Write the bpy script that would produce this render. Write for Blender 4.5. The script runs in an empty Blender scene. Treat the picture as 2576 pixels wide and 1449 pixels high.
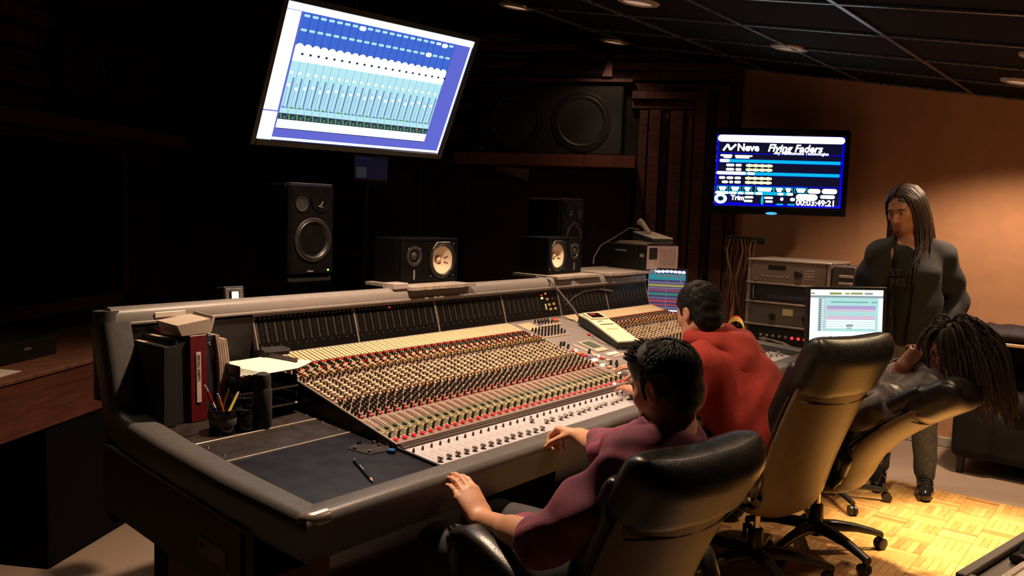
import bpy, math, random
import numpy as np
from mathutils import Vector, Matrix, Euler

random.seed(11)
rng = np.random.default_rng(11)
scene = bpy.context.scene
COL = scene.collection
PI = math.pi

# ------------------------------------------------------------------ camera
CAM = Vector((-1.8875, -1.752, 1.5824))
YAW, PIT, ROL, FPX = math.radians(38.57), math.radians(5.301), math.radians(1.998), 2110.5
fwd = Vector((math.cos(YAW) * math.cos(PIT), math.sin(YAW) * math.cos(PIT), -math.sin(PIT)))
r0 = Vector((math.sin(YAW), -math.cos(YAW), 0))
d0 = fwd.cross(r0)
right = math.cos(ROL) * r0 - math.sin(ROL) * d0
up = -(math.sin(ROL) * r0 + math.cos(ROL) * d0)
cam_data = bpy.data.cameras.new('camera')
cam = bpy.data.objects.new('camera', cam_data)
COL.objects.link(cam)
cam.matrix_world = Matrix(((right.x, up.x, -fwd.x, CAM.x), (right.y, up.y, -fwd.y, CAM.y), (right.z, up.z, -fwd.z, CAM.z), (0, 0, 0, 1)))
cam_data.sensor_width = 36
cam_data.lens = 36 * FPX / 2576
cam_data.clip_start = 0.05
scene.camera = cam

# ------------------------------------------------------------------ world, exposure
w = bpy.data.worlds.new('world')
scene.world = w
w.use_nodes = True
w.node_tree.nodes['Background'].inputs[0].default_value = (0.012, 0.010, 0.016, 1)
w.node_tree.nodes['Background'].inputs[1].default_value = 0.05
scene.view_settings.view_transform = 'Standard'
scene.view_settings.look = 'None'
scene.view_settings.exposure = 0.0
scene.view_settings.gamma = 1.0
scene.view_settings.use_curve_mapping = False

# recessed downlights of the room, the last one an added fill lamp: (x, y, watts of the narrow beam, watts of the wide skirt, beam angle in degrees)
DOWNLIGHTS = [
    (2.485, 1.787, 14, 4, 70),
    (2.024, 0.590, 210, 14, 95),
    (3.811, 1.857, 22, 6, 80),
    (3.232, 0.234, 45, 7, 90),
    (3.738, -0.945, 130, 120, 80),
    (0.400, 0.450, 330, 14, 105),
    (-0.75, 1.60, 24, 1.5, 70),
    (2.720, -1.180, 1000, 30, 46),
    (0.950, -1.150, 80, 12, 90),  # added out-of-view lamp, warms the backs of people and chairs
]
WARM = (1.0, 0.68, 0.44)
WARM_FLOOR = (1.0, 0.72, 0.36)

# ------------------------------------------------------------------ helpers
def s2l(c):
    return tuple((x / 12.92 if x <= 0.04045 else ((x + 0.055) / 1.055) ** 2.4) for x in c)

def rgb(r, g, b):
    return s2l((r / 255, g / 255, b / 255))

MATS = {}
def mat(name, color, rough=0.5, metal=0.0, var=0.12, scale=30.0, bump=0.0, bscale=None, emit=None, estr=0.0, spec=0.5, coat=0.0, trans=0.0, stretch=None, alpha=1.0):
    """Procedural material: noise-varied colour and roughness, optional bump and emission."""
    if name in MATS:
        return MATS[name]
    m = bpy.data.materials.new(name)
    m.use_nodes = True
    nt = m.node_tree
    b = nt.nodes['Principled BSDF']
    N = nt.nodes.new
    L = nt.links.new
    tc = N('ShaderNodeTexCoord')
    src = tc.outputs['Object']
    if stretch:
        mp = N('ShaderNodeMapping')
        mp.inputs['Scale'].default_value = stretch
        L(src, mp.inputs['Vector'])
        src = mp.outputs['Vector']
    nz = N('ShaderNodeTexNoise')
    nz.inputs['Scale'].default_value = scale
    nz.inputs['Detail'].default_value = 4
    L(src, nz.inputs['Vector'])
    rp = N('ShaderNodeValToRGB')
    rp.color_ramp.elements[0].position = 0.3
    rp.color_ramp.elements[1].position = 0.7
    rp.color_ramp.elements[0].color = tuple(max(0, c * (1 - var)) for c in color) + (1,)
    rp.color_ramp.elements[1].color = tuple(min(1, c * (1 + var)) for c in color) + (1,)
    L(nz.outputs['Fac'], rp.inputs['Fac'])
    L(rp.outputs['Color'], b.inputs['Base Color'])
    mr = N('ShaderNodeMapRange')
    mr.inputs['To Min'].default_value = max(0.02, rough - 0.07)
    mr.inputs['To Max'].default_value = min(1, rough + 0.07)
    L(nz.outputs['Fac'], mr.inputs['Value'])
    L(mr.outputs['Result'], b.inputs['Roughness'])
    b.inputs['Metallic'].default_value = metal
    b.inputs['Specular IOR Level'].default_value = spec
    b.inputs['Coat Weight'].default_value = coat
    b.inputs['Transmission Weight'].default_value = trans
    b.inputs['Alpha'].default_value = alpha
    if bump:
        n2 = N('ShaderNodeTexNoise')
        n2.inputs['Scale'].default_value = bscale or scale * 4
        n2.inputs['Detail'].default_value = 3
        L(src, n2.inputs['Vector'])
        bp = N('ShaderNodeBump')
        bp.inputs['Strength'].default_value = bump
        bp.inputs['Distance'].default_value = 0.004
        L(n2.outputs['Fac'], bp.inputs['Height'])
        L(bp.outputs['Normal'], b.inputs['Normal'])
    if emit:
        b.inputs['Emission Color'].default_value = tuple(emit) + (1,)
        b.inputs['Emission Strength'].default_value = estr
    MATS[name] = m
    return m

def glow(name, color, strength):
    """Light-giving surface of a screen, lamp or indicator."""
    if name in MATS:
        return MATS[name]
    m = bpy.data.materials.new(name)
    m.use_nodes = True
    b = m.node_tree.nodes['Principled BSDF']
    b.inputs['Base Color'].default_value = (0.01, 0.01, 0.01, 1)
    b.inputs['Roughness'].default_value = 0.35
    b.inputs['Emission Color'].default_value = tuple(color) + (1,)
    b.inputs['Emission Strength'].default_value = strength
    MATS[name] = m
    return m

class MB:
    """Mesh builder: collects shapes, builds ONE mesh object."""
    def __init__(s):
        s.v, s.f, s.m, s.n = [], [], [], 0

    def add(s, verts, faces, mi=0, M=None):
        verts = np.asarray(verts, float)
        if M is not None:
            A = np.array(M)
            verts = verts @ A[:3, :3].T + A[:3, 3]
        s.v.append(verts)
        n = s.n
        s.f.extend([tuple(i + n for i in f) for f in faces])
        s.m.extend([mi] * len(faces))
        s.n += len(verts)
        return s

    def box(s, lo, hi, mi=0, bev=0.0, M=None):
        lo, hi = np.array(lo, float), np.array(hi, float)
        lo, hi = np.minimum(lo, hi), np.maximum(lo, hi)
        if bev <= 0:
            v = [(x, y, z) for x in (lo[0], hi[0]) for y in (lo[1], hi[1]) for z in (lo[2], hi[2])]
            f = [(0, 1, 3, 2), (4, 6, 7, 5), (0, 4, 5, 1), (2, 3, 7, 6), (0, 2, 6, 4), (1, 5, 7, 3)]
            return s.add(v, f, mi, M)
        b = min(bev, *(0.45 * (hi - lo)))
        v, idx = [], {}
        for i in (0, 1):
            for j in (0, 1):
                for k in (0, 1):
                    c = np.array([(lo, hi)[i][0], (lo, hi)[j][1], (lo, hi)[k][2]])
                    d = np.array([1 - 2 * i, 1 - 2 * j, 1 - 2 * k]) * b
                    for a in range(3):
                        q = c + d
                        q[a] = c[a]
                        idx[(i, j, k, a)] = len(v)
                        v.append(q)
        f = []
        def sg(i, *fs):
            return fs if i else tuple(reversed(fs))
        for i in (0, 1):
            f.append(sg(i, idx[(i, 0, 0, 0)], idx[(i, 1, 0, 0)], idx[(i, 1, 1, 0)], idx[(i, 0, 1, 0)]))
            f.append(sg(i, idx[(0, i, 0, 1)], idx[(0, i, 1, 1)], idx[(1, i, 1, 1)], idx[(1, i, 0, 1)]))
            f.append(sg(i, idx[(0, 0, i, 2)], idx[(1, 0, i, 2)], idx[(1, 1, i, 2)], idx[(0, 1, i, 2)]))
        for i in (0, 1):
            for j in (0, 1):
                f.append(sg(i ^ j, idx[(i, j, 0, 0)], idx[(i, j, 1, 0)], idx[(i, j, 1, 1)], idx[(i, j, 0, 1)]))
                f.append(sg(not (i ^ j), idx[(i, 0, j, 0)], idx[(i, 1, j, 0)], idx[(i, 1, j, 2)], idx[(i, 0, j, 2)]))
                f.append(sg(i ^ j, idx[(0, i, j, 1)], idx[(1, i, j, 1)], idx[(1, i, j, 2)], idx[(0, i, j, 2)]))
                for k in (0, 1):
                    f.append(sg((i ^ j ^ k), idx[(i, j, k, 0)], idx[(i, j, k, 1)], idx[(i, j, k, 2)]))
        return s.add(v, f, mi, M)

    def cyl(s, p0, p1, r0, r1=None, n=16, mi=0, caps=True, M=None):
        r1 = r0 if r1 is None else r1
        return s.tube([p0, p1], [r0, r1], n, mi, caps, M)

    def tube(s, pts, r, n=10, mi=0, caps=True, M=None, squash=None):
        P = [Vector(p) for p in pts]
        R = r if hasattr(r, '__len__') else [r] * len(P)
        t = (P[1] - P[0]).normalized()
        a = t.orthogonal().normalized()
        v, f = [], []
        for i, p in enumerate(P):
            tt = (P[min(i + 1, len(P) - 1)] - P[max(i - 1, 0)]).normalized()
            a = (a - tt * a.dot(tt)).normalized()
            b = tt.cross(a)
            for k in range(n):
                th = 2 * PI * k / n
                q = p + (a * math.cos(th) + b * math.sin(th)) * R[i]
                v.append(q[:])
        for i in range(len(P) - 1):
            for k in range(n):
                k2 = (k + 1) % n
                f.append((i * n + k, i * n + k2, (i + 1) * n + k2, (i + 1) * n + k))
        if caps:
            f.append(tuple(reversed(range(n))))
            f.append(tuple((len(P) - 1) * n + k for k in range(n)))
        return s.add(v, f, mi, M)

    def lathe(s, prof, n=24, mi=0, M=None):
        """profile of (radius, z) pairs turned about z."""
        v, f = [], []
        for (r, z) in prof:
            for k in range(n):
                th = 2 * PI * k / n
                v.append((r * math.cos(th), r * math.sin(th), z))
        for i in range(len(prof) - 1):
            for k in range(n):
                k2 = (k + 1) % n
                f.append((i * n + k, i * n + k2, (i + 1) * n + k2, (i + 1) * n + k))
        return s.add(v, f, mi, M)

    def prism(s, poly, origin, ax, ay, az, mi=0):
        """polygon in the (ax, ay) plane at origin, pushed along az."""
        o, ax, ay, az = (np.array(q, float) for q in (origin, ax, ay, az))
        n = len(poly)
        v = [o + ax * x + ay * y for x, y in poly] + [o + ax * x + ay * y + az for x, y in poly]
        f = [tuple(reversed(range(n))), tuple(range(n, 2 * n))]
        f += [(i, (i + 1) % n, n + (i + 1) % n, n + i) for i in range(n)]
        return s.add(v, f, mi)

    def sweep(s, prof_fn, n, mi=0, caps=True):
        """rings given by prof_fn(i) -> list of points; consecutive rings joined."""
        rings = [prof_fn(i) for i in range(n)]
        m = len(rings[0])
        v = [p for r in rings for p in r]
        f = []
        for i in range(n - 1):
            for k in range(m):
                k2 = (k + 1) % m
                f.append((i * m + k, i * m + k2, (i + 1) * m + k2, (i + 1) * m + k))
        if caps:
            f.append(tuple(reversed(range(m))))
            f.append(tuple((n - 1) * m + k for k in range(m)))
        return s.add(v, f, mi)

    def mesh(s, name, mats):
        me = bpy.data.meshes.new(name)
        me.from_pydata(np.concatenate(s.v).tolist() if s.v else [], [], s.f)
        if not isinstance(mats, (list, tuple)):
            mats = [mats]
        for m in mats:
            me.materials.append(m)
        if len(mats) > 1:
            me.polygons.foreach_set('material_index', np.array(s.m, np.int32))
        return me

    def build(s, name, mats, parent=None, smooth=False, kind=None):
        me = s.mesh(name, mats)
        return link(name, me, parent, smooth, kind)

def recalc(me):
    import bmesh
    bm = bmesh.new()
    bm.from_mesh(me)
    bmesh.ops.recalc_face_normals(bm, faces=bm.faces)
    bm.to_mesh(me)
    bm.free()

def link(name, me, parent=None, smooth=False, kind=None, angle=40):
    recalc(me)
    if smooth:
        me.polygons.foreach_set('use_smooth', np.ones(len(me.polygons), bool))
        if smooth != 'all':
            me.set_sharp_from_angle(angle=math.radians(angle))
    o = bpy.data.objects.new(name, me)
    COL.objects.link(o)
    if parent is not None:
        put(o, parent)
    if kind:
        o['kind'] = kind
    return o

def world_of(p):
    B = Matrix.LocRotScale(p.location, p.rotation_euler, p.scale)
    return B if p.parent is None else world_of(p.parent) @ p.matrix_parent_inverse @ B

def put(o, parent):
    """child keeps the coordinates it was modelled in."""
    o.parent = parent
    o.matrix_parent_inverse = world_of(parent).inverted()

def tag(o, label, cat, group=None):
    o['label'] = label
    o['category'] = cat
    if group:
        o['group'] = group
    return o

def thing(name, label, cat, loc=(0, 0, 0), rotz=0, group=None):
    o = bpy.data.objects.new(name, None)
    o.empty_display_size = 0.05
    COL.objects.link(o)
    o.location = loc
    o.rotation_euler = (0, 0, rotz)
    return tag(o, label, cat, group)

def inst(o, parent, M=None, name=None):
    """another object sharing the mesh of o, under parent."""
    c = o.copy()
    COL.objects.link(c)
    if parent is not None:
        c.parent = parent
        c.matrix_parent_inverse = Matrix.Identity(4)
    if M is not None:
        c.matrix_basis = M
    return c

def copy_tree(o, loc=None, rotz=None, parent=None):
    c = o.copy()
    COL.objects.link(c)
    if parent is not None:
        c.parent = parent
    if loc is not None:
        c.location = loc
    if rotz is not None:
        c.rotation_euler = (0, 0, rotz)
    for ch in list(o.children):
        copy_tree(ch, parent=c)
    return c

def structure(name, mb, m, smooth=False):
    o = mb.build(name, m, None, smooth)
    o['kind'] = 'structure'
    return o

def frame(o, x, y):
    """matrix from an origin, an x axis and an approximate y axis."""
    o, x, y = Vector(o), Vector(x).normalized(), Vector(y)
    z = x.cross(y).normalized()
    y = z.cross(x)
    return Matrix(((x.x, y.x, z.x, o.x), (x.y, y.y, z.y, o.y), (x.z, y.z, z.z, o.z), (0, 0, 0, 1)))

# ---- implicit surfaces for soft and living shapes: rounded cones, ellipsoids and boxes blended, then meshed by surface nets
class Soft:
    def __init__(s, lo, hi, res):
        s.res = res
        s.lo = np.array(lo, np.float32)
        n = np.ceil((np.array(hi) - s.lo) / res).astype(int) + 1
        s.n = n
        s.F = np.full(tuple(n), 0.08, np.float32)

    def _sub(s, lo, hi, pad):
        a = np.clip(np.floor((np.array(lo) - pad - s.lo) / s.res).astype(int), 0, s.n - 1)
        b = np.clip(np.ceil((np.array(hi) + pad - s.lo) / s.res).astype(int) + 1, 1, s.n)
        if np.any(b <= a):
            return None, None
        ax = [s.lo[i] + s.res * np.arange(a[i], b[i], dtype=np.float32) for i in range(3)]
        P = np.stack(np.meshgrid(*ax, indexing='ij'), -1)
        return (slice(a[0], b[0]), slice(a[1], b[1]), slice(a[2], b[2])), P

    def _mix(s, sl, d, k, op):
        F = s.F[sl]
        d = d.astype(np.float32)
        if op == 'u':
            if k > 0:
                h = np.clip(0.5 + 0.5 * (F - d) / k, 0, 1)
                s.F[sl] = F + (d - F) * h - k * h * (1 - h)
            else:
                s.F[sl] = np.minimum(F, d)
        else:  # carve
            if k > 0:
                h = np.clip(0.5 - 0.5 * (F + d) / k, 0, 1)
                s.F[sl] = F + (-d - F) * h + k * h * (1 - h)
            else:
                s.F[sl] = np.maximum(F, -d)

    def cone(s, a, b, ra, rb=None, k=0.02, op='u'):
        """tapered capsule."""
        rb = ra if rb is None else rb
        a, b = np.array(a, np.float32), np.array(b, np.float32)
        R = max(ra, rb)
        sl, P = s._sub(np.minimum(a, b) - R, np.maximum(a, b) + R, k + 2.5 * s.res)
        if sl is None:
            return s
        ba = b - a
        t = np.clip(((P - a) @ ba) / max(1e-9, float(ba @ ba)), 0, 1)
        d = np.linalg.norm(P - a - t[..., None] * ba, axis=-1) - (ra + (rb - ra) * t)
        s._mix(sl, d, k, op)
        return s

    def chain(s, pts, rad, k=0.015, op='u'):
        for i in range(len(pts) - 1):
            s.cone(pts[i], pts[i + 1], rad[i], rad[i + 1], k, op)
        return s

    def ell(s, c, r, Mx=None, k=0.02, op='u'):
        """ellipsoid with radii r; columns of Mx are its axes."""
        c, r = np.array(c, np.float32), np.array(r, np.float32)
        R = float(r.max())
        sl, P = s._sub(c - R, c + R, k + 2.5 * s.res)
        if sl is None:
            return s
        q = P - c
        if Mx is not None:
            q = q @ np.array(Mx, np.float32)
        k0 = np.linalg.norm(q / r, axis=-1)
        k1 = np.linalg.norm(q / (r * r), axis=-1)
        s._mix(sl, k0 * (k0 - 1) / np.maximum(k1, 1e-6), k, op)
        return s

    def rbox(s, c, h, rad, Mx=None, k=0.02, op='u', warp=None):
        """rounded box with half sizes h; warp(q) may bend local coordinates."""
        c, h = np.array(c, np.float32), np.array(h, np.float32)
        R = float(np.linalg.norm(h)) + (0.12 if warp else 0)
        sl, P = s._sub(c - R, c + R, k + 2.5 * s.res)
        if sl is None:
            return s
        q = P - c
        if Mx is not None:
            q = q @ np.array(Mx, np.float32)
        if warp:
            q = warp(q)
        e = np.abs(q) - (h - rad)
        d = np.linalg.norm(np.maximum(e, 0), axis=-1) + np.minimum(e.max(-1), 0) - rad
        s._mix(sl, d, k, op)
        return s

    def field(s, fn, lo, hi, k=0.01, op='u'):
        sl, P = s._sub(lo, hi, k + 2 * s.res)
        s._mix(sl, fn(P), k, op)
        return s

    def wrinkle(s, amp, freq, seed=0, direc=None):
        r = np.random.default_rng(seed)
        ax = [s.lo[i] + s.res * np.arange(s.n[i], dtype=np.float32) for i in range(3)]
        X, Y, Z = np.meshgrid(*ax, indexing='ij', sparse=True)
        for i in range(5):
            d = r.normal(size=3)
            if direc is not None:
                d = np.array(direc) + 0.35 * d
            d = d / np.linalg.norm(d) * freq * (0.6 + 0.8 * r.random())
            e = r.normal(size=3) * freq * 0.25
            s.F += (amp / 3) * np.sin(d[0] * X + d[1] * Y + d[2] * Z + 6 * r.random() + 1.3 * np.sin(e[0] * X + e[1] * Y + e[2] * Z))
        return s

    def mesh(s, name, mats, smooth_it=1):
        F = s.F
        F[0, :, :] = F[-1, :, :] = 0.05
        F[:, 0, :] = F[:, -1, :] = 0.05
        F[:, :, 0] = F[:, :, -1] = 0.05
        S = F < 0
        nx, ny, nz = S.shape
        cnt = np.zeros((nx - 1, ny - 1, nz - 1), np.uint8)
        for i in (0, 1):
            for j in (0, 1):
                for k in (0, 1):
                    cnt += S[i:nx - 1 + i, j:ny - 1 + j, k:nz - 1 + k]
        act = np.argwhere((cnt > 0) & (cnt < 8))
        ids = np.full(cnt.shape, -1, np.int32)
        ids[act[:, 0], act[:, 1], act[:, 2]] = np.arange(len(act), dtype=np.int32)
        cor = [(i, j, k) for i in (0, 1) for j in (0, 1) for k in (0, 1)]
        V = np.stack([F[act[:, 0] + c[0], act[:, 1] + c[1], act[:, 2] + c[2]] for c in cor], 1)
        acc = np.zeros((len(act), 3), np.float32)
        num = np.zeros(len(act), np.float32)
        C8 = np.array(cor, np.float32)
        for a in range(8):
            for b in range(a + 1, 8):
                if np.abs(C8[a] - C8[b]).sum() != 1:
                    continue
                cr = (V[:, a] < 0) != (V[:, b] < 0)
                t = np.where(cr, V[:, a] / np.where(cr, V[:, a] - V[:, b], 1), 0)
                acc += np.where(cr[:, None], C8[a] + t[:, None] * (C8[b] - C8[a]), 0)
                num += cr
        vert = s.lo + s.res * (act + acc / num[:, None])
        quads = []
        for axis in range(3):
            A = np.moveaxis(S, axis, 0)
            e = np.argwhere(A[:-1] != A[1:])
            o1, o2 = [x for x in range(3) if x != axis]
            full = np.zeros((len(e), 3), int)
            full[:, axis], full[:, o1], full[:, o2] = e[:, 0], e[:, 1], e[:, 2]
            q = []
            for (d1, d2) in ((-1, -1), (0, -1), (0, 0), (-1, 0)):
                c = full.copy()
                c[:, o1] += d1
                c[:, o2] += d2
                c = np.clip(c, 0, np.array(cnt.shape) - 1)
                q.append(ids[c[:, 0], c[:, 1], c[:, 2]])
            q = np.stack(q, 1)
            inside_first = A[:-1][A[:-1] != A[1:]]
            flip = inside_first if axis != 1 else ~inside_first
            q[~flip] = q[~flip][:, ::-1]
            quads.append(q[(q >= 0).all(1)])
        quads = np.concatenate(quads)
        for _ in range(smooth_it):
            a2 = np.zeros_like(vert)
            n2 = np.zeros(len(vert), np.float32)
            for i in range(4):
                j = (i + 1) % 4
                np.add.at(a2, quads[:, i], vert[quads[:, j]])
                np.add.at(n2, quads[:, i], 1)
                np.add.at(a2, quads[:, j], vert[quads[:, i]])
                np.add.at(n2, quads[:, j], 1)
            vert = vert * 0.5 + 0.5 * a2 / np.maximum(n2, 1)[:, None]
        me = bpy.data.meshes.new(name)
        me.vertices.add(len(vert))
        me.vertices.foreach_set('co', vert.astype(np.float32).ravel())
        me.loops.add(len(quads) * 4)
        me.loops.foreach_set('vertex_index', quads.astype(np.int32).ravel())
        me.polygons.add(len(quads))
        me.polygons.foreach_set('loop_start', np.arange(0, len(quads) * 4, 4, dtype=np.int32))
        me.update(calc_edges=True)
        me.validate()
        if not isinstance(mats, (list, tuple)):
            mats = [mats]
        for m in mats:
            me.materials.append(m)
        me.polygons.foreach_set('use_smooth', np.ones(len(me.polygons), bool))
        return me

    def build(s, name, mats, parent=None, smooth_it=1, kind=None):
        me = s.mesh(name, mats, smooth_it)
        o = bpy.data.objects.new(name, me)
        COL.objects.link(o)
        if parent is not None:
            put(o, parent)
        if kind:
            o['kind'] = kind
        return o

def text_mesh(txt, size, extrude=0.0004, offset=0.0, shear=0.0, font_bold=False):
    """vertices and faces of a line of lettering, lower-left at the origin, in the xy plane."""
    cu = bpy.data.curves.new('lettering', 'FONT')
    cu.body = txt
    cu.size = size
    cu.extrude = extrude
    cu.offset = offset
    cu.shear = shear
    cu.resolution_u = 3
    ob = bpy.data.objects.new('lettering', cu)
    COL.objects.link(ob)
    dg = bpy.context.evaluated_depsgraph_get()
    me = bpy.data.meshes.new_from_object(ob.evaluated_get(dg))
    v = [tuple(x.co) for x in me.vertices]
    f = [tuple(p.vertices) for p in me.polygons]
    bpy.data.objects.remove(ob)
    bpy.data.curves.remove(cu)
    bpy.data.meshes.remove(me)
    return v, f

# ------------------------------------------------------------------ materials of the room
M_PLASTER = mat('wall_plaster', (0.52, 0.27, 0.145), 0.85, var=0.06, scale=9, bump=0.25, bscale=320)
M_BASE = mat('carpeted_base', (0.42, 0.36, 0.29), 0.9, var=0.1, scale=120, bump=0.3)
M_WOOD = mat('dark_cedar', (0.075, 0.020, 0.012), 0.65, var=0.45, scale=6, stretch=(1, 1, 9))
M_WOOD_H = mat('dark_cedar_level', (0.070, 0.019, 0.012), 0.65, var=0.45, scale=6, stretch=(5, 5, 1))
M_LEDGE = mat('ledge_wood', (0.12, 0.035, 0.018), 0.5, var=0.3, scale=8, stretch=(5, 5, 1))
M_DARKWALL = mat('dark_fabric_wall', (0.010, 0.007, 0.008), 0.95, var=0.2, scale=40)
M_CEIL = mat('ceiling_tile', (0.005, 0.0042, 0.007), 0.85, var=0.2, scale=60, bump=0.1, spec=0.1)
M_TBAR = mat('ceiling_bar', (0.25, 0.25, 0.28), 0.28, metal=0.7, var=0.1)
M_CARPET = mat('carpet', (0.30, 0.22, 0.17), 0.95, var=0.18, scale=160, bump=0.4, bscale=500)
M_SUB = mat('floor_joint', (0.10, 0.045, 0.018), 0.7)
M_BLACK = mat('satin_black', (0.010, 0.0095, 0.010), 0.45, var=0.2)
M_BLACKGLOSS = mat('gloss_black', (0.008, 0.008, 0.009), 0.14, var=0.2)
M_BLACKMATT = mat('matt_black', (0.012, 0.011, 0.012), 0.85, var=0.2)
M_GLASS = mat('dark_window_glass', (0.006, 0.006, 0.008), 0.06, var=0.1)
M_CHROME = mat('bright_metal', (0.62, 0.58, 0.55), 0.25, metal=1.0, var=0.08)
M_STEEL = mat('brushed_steel', (0.34, 0.31, 0.29), 0.38, metal=0.85, var=0.12)

# ------------------------------------------------------------------ shell
def wall_seg(name, a, b, z0, z1a, z1b, m, t=0.12, outward=1):
    """upright wall from a to b (plan points); thickness goes outward."""
    a, b = Vector((a[0], a[1])), Vector((b[0], b[1]))
    d = (b - a).normalized()
    n = Vector((d.y, -d.x)) * t * outward
    P = [(a.x, a.y, z0), (b.x, b.y, z0), (b.x, b.y, z1b), (a.x, a.y, z1a)]
    Q = [(x + n.x, y + n.y, z) for x, y, z in P]
    mb = MB()
    mb.add(P + Q, [(0, 1, 2, 3), (7, 6, 5, 4), (0, 4, 5, 1), (1, 5, 6, 2), (2, 6, 7, 3), (3, 7, 4, 0)])
    return structure(name, mb, m)

def ceil_z(y):
    return 2.59 + 0.18 * max(y, -1.7)

ZT = 3.5
RA, RE = Vector((4.70, 1.166)), Vector((-0.503, 0.864))       # right splayed wall: foot and direction
LA, LE = Vector((-0.505, 3.278)), Vector((0.864, 0.503))      # left splayed wall
P_R2 = RA + RE * 3.50
P_L2 = LA + LE * 2.45
P_L0 = LA - LE * 2.9
wall_right = wall_seg('wall_right', (4.70, -3.3), (4.70, 1.166), 0, ZT, ZT, M_PLASTER)
wall_fr = wall_seg('wall_front_right', RA, P_R2, 0, ZT, ZT, M_DARKWALL)
wall_front = wall_seg('wall_front', P_R2, P_L2, 0, ZT, ZT, M_DARKWALL)
wall_fl = wall_seg('wall_front_left', P_L2, P_L0, 0, ZT, ZT, M_DARKWALL)
wall_left = wall_seg('wall_left', P_L0, (P_L0.x, -3.3), 0, ZT, ZT, M_DARKWALL)
wall_back = wall_seg('wall_back', (P_L0.x, -3.3), (4.70, -3.3), 0, ZT, ZT, M_DARKWALL)
mb = MB()
mb.box((4.672, -3.3, 0), (4.70, 1.14, 0.07), bev=0.006)
structure('baseboard_right', mb, M_BASE)

# ceiling: sloped in front, level at the back of the room; tiles hang between metal bars
mb = MB()
X0, X1 = -3.2, 4.85
ys = [-3.4, -1.7, 4.8]
pts = [(x, y, ceil_z(y)) for y in ys for x in (X0, X1)] + [(x, y, ceil_z(y) + 0.1) for y in ys for x in (X0, X1)]
mb.add(pts, [(0, 2, 3, 1), (2, 4, 5, 3), (6, 7, 9, 8), (8, 9, 11, 10), (0, 1, 7, 6), (4, 10, 11, 5), (0, 6, 8, 2), (2, 8, 10, 4), (1, 3, 9, 7), (3, 5, 11, 9)])
ceiling = structure('ceiling', mb, M_CEIL)
bar_x = [1.745 + 0.732 * k for k in range(-4, 5)]
bar_y = [0.212 + 0.744 * k for k in range(-2, 3)]
def slope_pt(x, y, dz):
    return (x, y, ceil_z(y) - dz)
def cell_bar(a, b, w=0.012):
    A, B = Vector(a), Vector(b)
    d = (B - A).normalized()
    sx = d.cross(Vector((0, -0.177, 0.984))).normalized() * w
    up_ = Vector((0, -0.177, 0.984)) * 0.010
    q = [A - sx, A + sx, B + sx, B - sx]
    return [tuple(p) for p in q] + [tuple(p + up_) for p in q]
BOXF = [(0, 1, 2, 3), (7, 6, 5, 4), (0, 4, 5, 1), (1, 5, 6, 2), (2, 6, 7, 3), (3, 7, 4, 0)]
for y in bar_y:
    for i in range(2, len(bar_x) - 1):
        m_ = MB()
        m_.add(cell_bar(slope_pt(bar_x[i] + .012, y, .012), slope_pt(bar_x[i + 1] - .012, y, .012)), BOXF)
        m_.build('ceiling_bar', M_TBAR, ceiling)
for x in bar_x[2:]:
    for j in range(len(bar_y) - 1):
        m_ = MB()
        m_.add(cell_bar(slope_pt(x, bar_y[j], .0125), slope_pt(x, bar_y[j + 1], .0125)), BOXF)
        m_.build('ceiling_bar', M_TBAR, ceiling)

# floors: parquet on the right, carpet at the left and in front
PX0, PX1, PY0, PY1 = 0.60, 3.57, -2.205, 0.60
mb = MB()
mb.box((PX0, PY0, -0.06), (PX1, PY1, -0.004))
floor = structure('floor', mb, M_SUB)
mb = MB()
mb.box((-3.1, -3.3, -0.06), (PX0, 4.7, 0.0))
mb.box((PX0, PY1, -0.06), (4.7, 4.7, 0.0))
mb.box((PX0, -3.3, -0.06), (4.7, PY0, 0.0))
mb.box((PX1, PY0, -0.06), (4.7, PY1, 0.0))
structure('floor_carpet', mb, M_CARPET)

PARQ = [mat('oak_%d' % i, c, 0.34, var=0.16, scale=25, stretch=(1, 1, 1)) for i, c in enumerate([
    (0.54, 0.30, 0.105), (0.60, 0.35, 0.125), (0.47, 0.245, 0.080), (0.64, 0.39, 0.15), (0.38, 0.18, 0.056), (0.56, 0.32, 0.11)])]
SQ, NF = 0.165, 5
fw = SQ / NF
finger_mesh = []
for m_ in PARQ:
    b_ = MB()
    b_.box((-SQ / 2 + 0.0007, -fw / 2 + 0.0006, -0.006), (SQ / 2 - 0.0007, fw / 2 - 0.0006, 0.0), bev=0.0008)
    me = b_.mesh('plank', m_)
    recalc(me)
    finger_mesh.append(me)
fingers = []
ang = math.radians(0)
nx, ny = int((PX1 - PX0) / SQ), int((PY1 - PY0) / SQ)
for i in range(nx + 1):
    for j in range(ny + 1):
        for k in range(NF):
            off = (k - (NF - 1) / 2) * fw
            cx, cy = PX0 + (i + .5) * SQ, PY0 + (j + .5) * SQ
            if (i + j) % 2:
                p, rz = (cx, cy + off), 0
            else:
                p, rz = (cx + off, cy), PI / 2
            hx = SQ / 2 if rz == 0 else fw / 2
            if p[0] + hx > PX1 + 0.001 or p[1] > PY1 - 0.01:
                continue
            fingers.append((p, rz, random.choices(range(6), [6, 5, 5, 3, 2, 5])[0]))
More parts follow.
